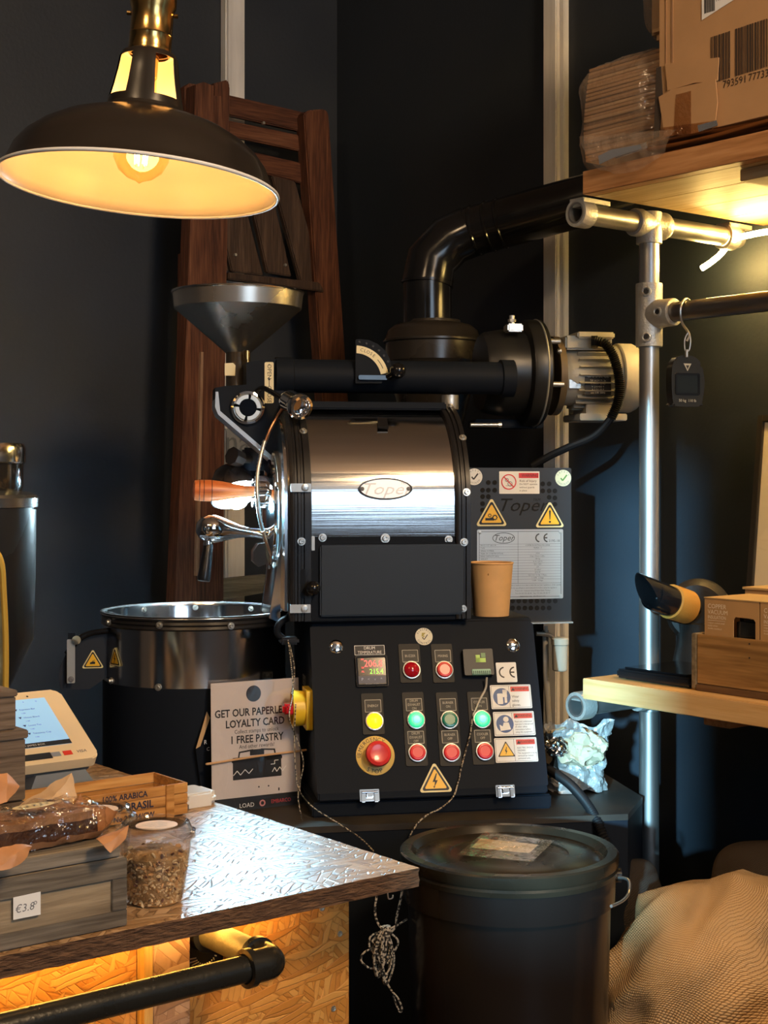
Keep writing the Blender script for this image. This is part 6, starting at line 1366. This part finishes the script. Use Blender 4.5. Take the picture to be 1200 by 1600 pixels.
obj('batten', G().box((2.13, 1.60, ub-.022), (2.64, 1.665, ub-.0005), .0015), ow2, ush, 'pale batten under the planks'); obj('batten', G().box((2.13, 1.10, ub-.022), (2.64, 1.165, ub-.0005), .0015), ow2, ush)
# lower shelf
pine = wood('knotty_pine', [(.42, .21, .065), (.60, .34, .12), (.70, .44, .19)], 'y', .8, .5, .2, rings=16)
lsh = thing('lower_shelf', 'thick pale pine lower shelf board at the right wall', 'shelf', R, (2.36, 1.6, lb__))
obj('plank', G().box((2.081, .9, lb__), (2.365, 2.004, lt), .0015), pine, lsh); obj('plank', G().box((2.3655, .9, lb__), (2.645, 2.004, lt), .0015), pine, lsh)
b0 = R.x(1099, 1128, 2.13); obj('batten', G().box((2.13, b0.y-.06, lb__-.022), (2.62, b0.y, lb__-.0005), .0015), wood('brown_batten', [(.26, .12, .04), (.38, .2, .08), (.45, .27, .13)], 'x', 1), lsh, 'short batten under the board')
# neon light rope on the wall
npts = [R.x(x, y, 2.555) for x, y in ((1097, 419), (1112, 409), (1127, 396), (1138, 382), (1152, 372), (1172, 367), (1200, 362), (1240, 359), (1300, 357), (1360, 356))]
single('light_rope', G().tube(npts, .0062, n=12, k=6), glow('warm_rope_glow', (1.0, .66, .20), 250.0), R, npts[0], 'glowing warm white light rope curving along the wall under the upper shelf', 'light rope')
# luggage scale
hy = R.y(1072, 480, PY).y
def onrail(px): # y of rail (x=PX) at a pixel column
    return R.x(px, 480, PX).y
yh = onrail(1071); sc0 = V((PX, yh, zr))
kh_ = R.world(sc0).y/F
ssc = thing('hanging_scale', 'black hand-held luggage scale hanging from the rail by a steel hook', 'scale', R, (PX-.0, yh, zr-.0))
def sp3(px, py, d=0): q = R.d(px, py, R.world(sc0).y-d); return q
obj('hook', G().tube([sp3(1080, 478, .0), sp3(1078, 471, .0)+V((0, 0, 0)), sp3(1072, 467), sp3(1065, 474, .024), sp3(1063, 490, .028), sp3(1066, 505, .022), sp3(1074, 517, .01), sp3(1077, 525, .01), sp3(1073, 533, .01)], .0026, n=10, k=6), zincp, ssc, 'steel hook over the rail')
obj('link', G().tube([sp3(1076, 520, .01), sp3(1079, 532, .01), sp3(1077, 546, .01), sp3(1073, 549, .01), sp3(1070, 545, .01), sp3(1070, 530, .01)], .0015, n=8, k=5, close=True), zincp, ssc)
obj('swivel', G().cyl(sp3(1073, 546, .01), sp3(1073, 558, .01), .0032, n=12), zincp, ssc)
mmS = R.Ri.to_4x4() if 0 else None
cS = sp3(1074, 596, .005); xa = R.Ri @ V((math.cos(-.38), math.sin(-.38), 0)) if 0 else R.Ri @ V((.94, .34, 0))
smt = mtx(cS, xa, (0, 0, 1)); ks = kh_
out = [(-25, -34), (-21, -39), (21, -39), (26, -34), (31, -6), (30, 8), (26, 26), (16, 37), (2, 41), (-12, 40), (-22, 34), (-27, 20), (-28, -6)]
g = G(smt).flat([(x*ks, y*ks) for x, y in smooth([(a, b, 0) for a, b in out], 4, True) for x, y in [(x, y)]] if 0 else [(p.x*ks, p.y*ks) for p in smooth([(a, b, 0) for a, b in out], 4, True)], -.022, 0)
bmesh.ops.bevel(g.b, geom=[e for e in g.b.edges if abs((smt.inverted() @ e.verts[0].co).z-(smt.inverted() @ e.verts[1].co).z) < 1e-5], offset=.004, segments=3, affect='EDGES')
obj('body', g, mat('scale_black', (.022, .022, .020), .25, coat=.3), ssc)
obj('window', G(smt).frame2(rrect(44*ks, 34*ks, .004, cy=-4*ks), rrect(38*ks, 28*ks, .003, cy=-4*ks), .0003, .0018), blackg, ssc)
obj('display', G(smt).flat(rrect(38*ks, 28*ks, .003, cy=-4*ks), .0003, .0008), mat('lcd_dark', (.010, .012, .010), .1, coat=.5), ssc)
g = G(smt); g.flat([(-7*ks, 28*ks), (7*ks, 28*ks), (0, 16*ks)], .0004, .0008); g.text('50 kg  110 lb', 0, -30*ks, 6*ks, .0008); obj('lettering', g, mat('scale_print', (.42, .42, .36), .5), ssc)
obj('triangle_mark', G(smt).flat([(-3*ks, 25*ks), (3*ks, 25*ks), (0, 19*ks)], .0009, .0011), ink, ssc)
# ---- cardboard boxes
card = mat('cardboard', (.44, .25, .115), .75, var=.08, vs=8, bmp=.12, bs_=60, stretch=(1, 1, 1)); cardd = mat('cardboard_dark', (.30, .165, .08), .8, var=.12, vs=10)
fx_ = 2.12; bxy = R.x(1030, 150, fx_).y; zb2 = R.x(1040, 214, fx_).z
cbx_ = thing('cardboard_box', 'big battered cardboard box with a printed barcode on the upper shelf', 'box', R, (2.30, 1.6, ut+.036))
zb2 = ut+.036
obj('front_side', G().box((fx_, 1.30, zb2), (fx_+.005, bxy, zb2+.36), .0008), card, cbx_)
obj('end_side', G().box((fx_+.006, bxy-.006, zb2), (2.60, bxy, zb2+.36), .0008), card, cbx_)
obj('back_side', G().box((2.60, 1.30, zb2), (2.606, bxy, zb2+.36)), card, cbx_); obj('bottom', G().box((fx_+.006, 1.30, zb2), (2.60, bxy-.007, zb2+.004)), card, cbx_)
obj('far_end', G().box((fx_+.006, 1.294, zb2), (2.60, 1.3, zb2+.36)), card, cbx_)
mb = lambda px, py, up=.0008: mtx(R.x(px, py, fx_-up), (0, -1, 0), (0, 0, 1))
kb5 = 2.68/F/.80
obj('fold', G().box((fx_-.0012, bxy-.034, zb2+.09), (fx_, bxy-.030, zb2+.36)), cardd, cbx_); obj('fold', G().box((fx_-.0012, bxy-.018, zb2+.09), (fx_, bxy-.016, zb2+.36)), cardd, cbx_)
rng = random.Random(4); p0 = R.x(1111, 120, fx_); p1 = R.x(1200, 170, fx_)
g = G(mtx((fx_-.0006, p0.y, 0), (0, -1, 0), (0, 0, 1))); x = 0; ztb, zbb = R.x(1112, 58, fx_).z, R.x(1125, 127, fx_).z
while x < .145:
    w = rng.choice([.0012, .0012, .0020, .003, .0042]); sl_ = x*.03
    if not (.045 < x < .052): g.flat([(x, zbb+sl_), (x+w, zbb+sl_), (x+w, ztb+sl_), (x, ztb+sl_)], 0, .0003)
    x += w+rng.choice([.0010, .0014, .002, .0026])
obj('barcode', g, mat('barcode_ink', (.045, .028, .018), .7), cbx_)
g = G(mb(1148, 128)); g.text('793591', 0, 0, .019, 0, sx=.95).at(mb(1185, 118)).text('777337', .005, 0, .019, 0, sx=.95); obj('lettering', g, mat('barcode_ink', (.045, .028, .018), .7), cbx_)
lm = mb(1120, 0, .001); lbl = obj('shipping_label', G(lm).flat([(-.034, -.028), (.06, -.004), (.06, .05), (-.034, .05)], 0, .0004), paperw, cbx_, 'white shipping label with small barcodes')
g = G(lm @ Matrix.Translation((0, 0, .0006))); x = -.028
while x < -.004: w = rng.choice([.0006, .001, .0016]); g.box((x, -.018, 0), (x+w, .02, .0002)); x += w+.0010
g.text('MOX', .008, .0, .008, 0, rot=.1).text('24 A 7', .028, .006, .012, 0, rot=.1); obj('lettering', g, ink, lbl)
# torn flap patches, taped
def patch(q, up, mt, nm, th=.0015, lab=None, crum=0):
    ps = [R.x(x, y, fx_-up) for x, y in q]; g = G().prism(ps, (-th, 0, 0)); 
    return obj(nm, g, mt, cbx_, lab)
patch([(1040, 100), (1124, 90), (1122, 126), (1085, 130), (1044, 142)], .002, card, 'torn_flap', .002, 'torn cardboard flap')
patch([(1030, 152), (1050, 140), (1119, 124), (1122, 160), (1118, 196), (1088, 208), (1040, 214)], .0042, card, 'torn_flap', .002, 'lower torn flap under tape')
patch([(1026, 106), (1033, 104), (1036, 150), (1030, 214), (1022, 216)], .0015, mat('box_gap_dark', (.05, .035, .025), .9), 'torn_gap')
tape = film('packing_tape', (.96, .88, .78), .12, 1.4, .10, .7, 40)
for q in ([(1056, 148), (1080, 142), (1080, 208), (1052, 214)], [(1100, 200), (1122, 190), (1121, 199), (1098, 210)], [(1030, 200), (1120, 188), (1121, 200), (1030, 222)]): patch(q, .0068, tape, 'packing_tape', .0003)
# flattened board layers below the box
fl = thing('flattened_cardboard', 'flattened cardboard sheets sagging under the big box on the upper shelf', 'cardboard', R, (2.3, 1.6, ut))
for i in range(4):
    z0 = ut+.001+i*.0085; o_ = (.0, .012, -.006, .006)[i]
    def f(u, v, z0=z0, o_=o_): x = 2.098+o_+u*.45; y = 1.25+v*(bxy-1.25+.05-i*.012); return (x, y, z0+.003*math.sin(v*9+i*2)*(1-u)+.0022)
    g = sheet(f, 4, 40); bmesh.ops.solidify(g.b, geom=list(g.b.faces), thickness=.004); obj('sheet', g, (card, cardd)[i % 2], fl)
for q in ([(1090, 196), (1120, 188), (1122, 196), (1092, 206)], [(960, 238), (1010, 222), (1012, 232), (962, 248)]):
    ps = [R.x(x, y, 2.094) for x, y in q]; obj('silver_tape', G().prism(ps, (-.0006, 0, 0)), mat('silver_tape', (.6, .62, .66), .2, .8), fl)
# film wrapped stack of boards
py0, py1 = bxy+.012, bxy+.245
wst = thing('wrapped_stack', 'film wrapped stack of brown card blanks overhanging the upper shelf end', 'package', R, (2.27, (py0+py1)/2, ut+.004))
ht = .235
for i in range(26):
    z0 = ut+.036+i*.0072; j = rng.uniform(-.004, .004); 
    y1_ = py1-.020-.030*abs((i/25)-.35)**1.5+j
    obj('card_blank', G().box((2.150+j, py0+.012, z0), (2.43, y1_, z0+.0064), .001), (card, cardd, mat('cardboard_pale', (.52, .33, .17), .75, var=.1, vs=8))[rng.choice([0, 0, 1, 2])], wst)
def stackwrap(sx0_, sx1_, ya, yb, za, zb_, amp, f, seed, nu=80, nv=50):
    cx, cy_, czz = (sx0_+sx1_)/2, (ya+yb)/2, (za+zb_)/2; rx, ry_, rz_ = (sx1_-sx0_)/2, (yb-ya)/2, (zb_-za)/2
    def fn(u, v):
        a = u*2*PI; b = (v-.5)*PI; c_, s_ = math.cos(a), math.sin(a); cb_, sb = math.cos(b), math.sin(b)
        e = .35; sgn = lambda t, p: math.copysign(abs(t)**p, t)
        x, y, z = sgn(cb_, e)*sgn(c_, e), sgn(cb_, e)*sgn(s_, e), sgn(sb, e*1.1)
        p = V((cx+rx*x, cy_+ry_*y, czz+rz_*z)); p += noise.noise_vector(p*f+V((seed, 0, 0)))*amp+noise.noise_vector(p*f*2.6)*amp*.5; return p
    return sheet(fn, nu, nv)
poly_ = film('polythene', (.985, .96, .93), .14, 1.6, .10, 1.0, 26, .16, (.60, .46, .34))
g = stackwrap(2.128, 2.46, py0-.002, py1, ut+.004, ut+.036+26*.0072+.014, .010, 16, 3); 
for v in g.b.verts: v.co.z = max(v.co.z, ut+.002)
obj('film_wrap', g, poly_, wst, 'crinkled polythene wrap', ang=20)
# loose film lip hanging over the shelf edge
lp_ = [R.d(x, y, 2.80) for x, y in ((925, 230), (945, 252), (962, 272), (1000, 268), (1060, 240), (1052, 228), (1000, 236))]
def lip(u, v): a = R.x(905+150*u, 214+10*u-22*u, 2.076); b_ = R.x(930+110*u, 262+14*math.sin(u*PI)-26*u*u, 2.070); p = a.lerp(b_, v); p.x -= .006*math.sin(v*PI)*1; return p+noise.noise_vector(p*60)*.004
obj('film_lip', sheet(lip, 30, 10), poly_, wst, 'loose film lip over the shelf edge', ang=20)
obj('film_tag', G().prism([R.x(x, y, 2.066) for x, y in ((935, 244), (955, 234), (1000, 226), (1004, 232), (960, 246), (937, 257))], (-.0008, 0, 0)), mat('shiny_film_fold', (.60, .62, .66), .12, .7), wst, 'shiny folded film')
# upper wrapped roll on top
wz0 = ut+.036+26*.0072+.022
w2_ = thing('wrapped_stack', 'narrow film wrapped bundle on top of the wrapped card blanks', 'package', R, (2.27, bxy+.05, wz0))
obj('bundle', G().box((2.165, bxy+.010, wz0+.003), (2.40, bxy+.068, wz0+.30), .012), mat('cardboard_pale', (.52, .33, .17), .75, var=.1, vs=8), w2_)
g = stackwrap(2.150, 2.42, bxy+.003, bxy+.080, wz0+.0005, wz0+.31, .006, 22, 8, 56, 40); obj('film_wrap', g, poly_, w2_, ang=20)
# ---- lower shelf things
kl = 2.87/F
# flat black kitchen scale
sO = R.z(975, 1046, lt); 
s_r = .19
ksx0 = R.z(975, 1042, lt); ks_ = thing('kitchen_scale', 'flat glossy black brewing scale on the lower shelf', 'scale', R, (2.23, 1.91, lt))
a_ = R.z(973, 1040, lt); g = G().box((2.125, 1.775, lt+.003), (2.30, 1.958, lt+.020), .004); obj('body', g, blackg, ks_)
obj('platform', G().box((2.135, 1.79, lt+.0202), (2.29, 1.945, lt+.024), .0015), mat('scale_glass', (.006, .006, .007), .05, coat=.6), ks_); obj('foot', G().box((2.14, 1.79, lt), (2.29, 1.945, lt+.003)), blackr, ks_)
# black canister (bellows body) with angled spout and leather band
kc0 = R.d(1095, 1030, 2.97); kO = V((kc0.x, kc0.y, lt+.001))
kx, ky = R.d(1078, 960, 2.95).x, R.d(1078, 960, 2.95).y
ko = V((2.345, 1.872, lt))
ket = thing('black_canister', 'black round canister with an angled spout wrapped in a tan leather band', 'canister', R, ko)
kr = 48*2.97/F
cz2 = EYE-(955-750)/F*2.97; kcen = R.d(1092, 955, 3.0)
ko = V((kcen.x, kcen.y, lt)); ket.location = R.world(ko); OFF[ket.name] = ko
matb = mat('matt_black_cast', (.022, .020, .018), .45, bmp=.1, bs_=200)
obj('body', G().lathe([(0, .0005), (.052, .0005), (.055, .004), (.044, .06), (.046, .095), (0, .10)], ko, n=48), matb, ket)
obj('disc_head', G().lathe([(0, -.030), (.055, -.028), (.066, -.012), (.067, 0), (.066, .010), (.050, .026), (0, .03)], kcen+V((0, 0, .0)), R.Ri @ V((.35, 1, 0)), n=56), matb, ket, 'rounded disc-shaped head')
sa, sb_ = R.d(1078, 950, 2.95), R.d(1003, 925, 2.86); sdv = (sb_-sa); Ls = sdv.length
obj('spout', G().lathe([(.030, 0), (.030, Ls*.25), (.0305, Ls*.5), (.0290, Ls*.75), (.0275, Ls*.80)], sa, sdv, n=48), blackg, ket)
# slanted spout mouth
ring0 = []; ring1 = []; u_ = sdv.normalized(); up_ = (V((0, 0, 1))-u_*u_.z).normalized(); sd = u_.cross(up_)
for i in range(48):
    a = 2*PI*i/48; c, s__ = math.cos(a), math.sin(a)
    base = sa+u_*(Ls*.45)+up_*(.0303*c)+sd*(.0303*s__); t = (1-c)/2
    tip = sa+u_*(Ls*(.72+.42*((c+1)/2)**1.0))+up_*(.0300*c*(1-.0)+.004)+sd*(.028*s__*(1-.35*((c+1)/2)))
    ring0.append(base); ring1.append(tip)
inner1 = [p.lerp(sa+u_*(Ls*.9), .06) for p in ring1]; inner0 = [p.lerp(sa+u_*(Ls*.45), .08) for p in ring0]
obj('spout_mouth', G().rings([ring0, ring1, inner1, inner0], False, True), blackg, ket, 'glossy slanted spout mouth')
obj('leather_band', G().lathe([(.0305, Ls*.06), (.034, Ls*.07), (.0345, Ls*.42), (.0305, Ls*.43)], sa, sdv, n=56), mat('tan_leather', (.55, .27, .05), .5, bmp=.15, bs_=300), ket, 'tan leather band round the spout')
# wooden box with filter cartons
wx = 2.125; wa = R.x(1081, 1060, wx); wy1 = wa.y; zt5 = R.x(1083, 990, wx).z; 
dw = wood('oiled_box_wood', [(.20, .10, .03), (.34, .18, .06), (.44, .26, .10)], 'y', .9, .5, .2)
dwd = wood('dark_box_base', [(.09, .045, .02), (.15, .08, .035), (.2, .11, .05)], 'y', .9, .6, .3)
wb = thing('wooden_box', 'open oiled wooden box holding the coffee gear cartons on the lower shelf', 'box', R, (wx+.08, wy1-.17, lt))
obj('front_board', G().box((wx, wy1-.40, lt+.013), (wx+.009, wy1-.012, zt5), .0012), dw, wb)
obj('side_board', G().box((wx-.002, wy1-.0115, lt+.003), (wx+.17, wy1, zt5+.001), .0015), wood('grey_box_end', [(.12, .09, .05), (.20, .15, .09), (.3, .24, .15)], 'x', 1, .6), wb, 'greyish end board')
obj('base_board', G().box((wx-.003, wy1-.40, lt+.0005), (wx+.17, wy1-.012, lt+.0125), .001), dwd, wb, 'dark base board')
obj('back_board', G().box((wx+.161, wy1-.40, lt+.013), (wx+.17, wy1-.012, zt5), .001), dw, wb)
for dz in (.035, .058): q = R.x(1171, 1006 if dz > .05 else 1028, wx); obj('nail', G().cyl((wx-.0006, q.y, q.z), (wx+.002, q.y, q.z), .0016, n=8), ink, wb)
kcm = mat('kraft_carton', (.44, .25, .10), .65, var=.05, vs=20); kct = mat('kraft_carton_top', (.50, .33, .14), .65)
def carton(y1_, label, full=True):
    x0 = wx+.014; w_c = .122; za, zb__ = lt+.0135, EYE-(926-750)/F*2.83
    c = thing('coffee_carton', label, 'carton', R, (x0+.06, y1_-w_c/2, za), 'copper insulation cartons in the wooden box')
    ya = y1_-w_c; wz = zb__-.030
    # front with cut-out window at its right lower part
    obj('front', G().prism([(x0, y1_, za), (x0, y1_, zb__), (x0, ya, zb__), (x0, ya, za+.001), (x0, ya+.008, za+.001), (x0, ya+.008, wz-.006), (x0, ya+.013, wz), (x0, ya+.052, wz), (x0, ya+.057, wz-.006), (x0, ya+.057, za)], (.002, 0, 0)), kcm, c)
    obj('left_side', G().box((x0+.0021, y1_-.002, za), (x0+.13, y1_, zb__)), kcm, c); obj('right_side', G().box((x0+.0021, ya, za), (x0+.13, ya+.002, zb__)), kcm, c)
    obj('lid', G().prism([(x0-.001, y1_+.001, zb__), (x0-.001, ya-.001, zb__), (x0+.13, ya-.001, zb__), (x0+.13, y1_+.001, zb__)], (0, 0, .0018)), kct, c)
    obj('inner_bag', crumple(G().box((x0+.010, ya+.006, za+.002), (x0+.05, ya+.062, wz-.004), .006), .004, 60, 3), mat('black_bag', (.02, .02, .018), .15, coat=.5), c, 'glossy black bag behind the window')
    t = G(mtx((x0-.0005, y1_-.0075, zb__-.014), (0, -1, 0), (0, 0, 1)))
    t.text('COPPER', 0, 0, .0115, 0, 'LEFT').text('VACUUM', 0, -.0105, .0115, 0, 'LEFT', sx=.95).text('INSULATION', 0, -.0200, .0090, 0, 'LEFT', sx=.80).box((0, -.0260, 0), (.040, -.0253, .0003))
    for i, l in enumerate(('copper coated steel', 'metal straw', 'double insulated')): t.text(l, 0, -.030-i*.0052, .0048, 0, 'LEFT', res=1)
    obj('lettering', t, mat('cream_print', (.80, .68, .50), .5), c); return c
cy1 = R.x(1101, 960, wx+.014).y
carton(cy1, 'kraft carton lettered in white in the wooden box, nearest the canister'); carton(cy1-.1245, 'kraft carton in the wooden box cut by the right frame edge')
# picture frame leaning at the wall
ph0, ph1 = R.x(1160, 918, 2.47), R.x(1186, 650, 2.62)
pf = thing('picture_frame', 'black picture frame with a pale mount leaning against the right wall', 'picture frame', R, (2.48, ph0.y-.15, lt))
a0_ = V((2.47, ph0.y, lt+.002)); upv = ph1-a0_; hL = upv.length; fm = mtx(a0_, (0, -1, 0), upv)
wF = .33
fr_p = G(fm)
slope = .028
fr_p.box((0, 0, -.012), (.014, hL, .006), .001).box((wF-.014, 0, -.012), (wF, hL, .006), .001).box((.0141, hL-.014, -.012), (wF-.0141, hL, .006), .001).box((.0141, 0, -.012), (wF-.0141, .014, .006), .001)
obj('frame', fr_p, mat('frame_black', (.014, .012, .010), .35), pf)
obj('mount', G(fm).box((.0142, .0142, -.008), (wF-.0142, hL-.0142, -.003)), mat('cream_mount', (.62, .54, .38), .5, coat=.2), pf, 'pale cream mount behind glass')
obj('glass', G(fm).box((.0142, .0142, -.002), (wF-.0142, hL-.0142, -.0005)), film('frame_glass', (1, 1, 1), .02, 1.0, .03), pf)
kcar = R.x(1160, 912, 2.30)
obj_c = thing('folded_carton', 'cream folded carton standing behind the coffee cartons', 'carton', R, (2.33, kcar.y-.12, lt))
obj('lid', G().box((2.30, kcar.y-.25, lt+.176), (2.42, kcar.y, lt+.180)), kct, obj_c); obj('side', G().box((2.303, kcar.y-.25, lt+.0), (2.418, kcar.y-.004, lt+.1758)), kcm, obj_c)

# ================================================================== BURLAP SACKS
bur = burlap('burlap', (.15, .075, .028), (.66, .42, .20)); burd = burlap('burlap_dark', (.06, .035, .018), (.17, .10, .05)); burk = burlap('burlap_printed', (.012, .010, .009), (.05, .04, .032))
def sack(name, label, c, rx, ry, h, mt, seed, rz=0, lean=(0, 0), amp=.02, folds=1.0, e=.55, nu=110, nv=80):
    c = V(c); g = G(); uvs = {}; vs = []
    for i in range(nu+1):
        row = []
        for j in range(nv+1):
            a = 2*PI*i/nu; b = (j/nv-.5)*PI; sg = lambda t, p: math.copysign(abs(t)**p, t)
            x, y, z = sg(math.cos(b), e)*sg(math.cos(a), .8), sg(math.cos(b), e)*sg(math.sin(a), .8), sg(math.sin(b), .8)
            zz = (z+1)/2
            p = V((rx*x*(1-.10*zz), ry*y*(1-.16*zz), 0)); p.rotate(Matrix.Rotation(rz, 3, 'Z')); p = p+V((lean[0]*zz*zz, lean[1]*zz*zz, zz*h))
            q = p*4+V((seed*3.1, seed, 0)); p += noise.noise_vector(q)*amp*1.6+noise.noise_vector(q*2.3)*amp*.8
            f = noise.noise(V((p.x*5+seed, p.y*5, p.z*11))); f2 = abs(noise.noise(V((p.x*9-p.z*7, p.y*8, p.z*9+seed))))
            p += V((x, y, z*.5))*(f*.014-f2*.020)*folds
            p.z = max(0.0, p.z)
            row.append((g.b.verts.new(c+p), (i/nu*(rx+ry)*3.0, j/nv*h*1.5)))
        vs.append(row)
    uvl = g.b.loops.layers.uv.new('UVMap')
    for i in range(nu):
        for j in range(nv):
            q = [vs[i][j], vs[i+1][j], vs[i+1][j+1], vs[i][j+1]]
            try: f = g.b.faces.new([t[0] for t in q])
            except ValueError: continue
            for l, t in zip(f.loops, q): l[uvl].uv = t[1]
    return single(name, g, mt, W, c, label, 'sack', ang=80)
sack('burlap_sack', 'plump woven burlap coffee sack in the right foreground', (.575, 2.62, 0), .25, .18, .75, bur, 3, rz=.25, lean=(.02, .03), amp=.034, folds=3.0)
sack('burlap_sack', 'brown burlap sack top showing behind the plump foreground sack', (.76, 2.93, 0), .17, .10, .765, burd, 9, rz=-.2)
s3 = sack('burlap_sack', 'stitched burlap sack at the bottom right corner of the frame', (.73, 2.33, 0), .15, .13, .66, bur, 15, rz=.6, amp=.016)
sack('burlap_sack', 'dark printed sack between the black bin and the shelf pole', (.492, 2.865, 0), .075, .055, .745, burk, 21, rz=.1, amp=.012)
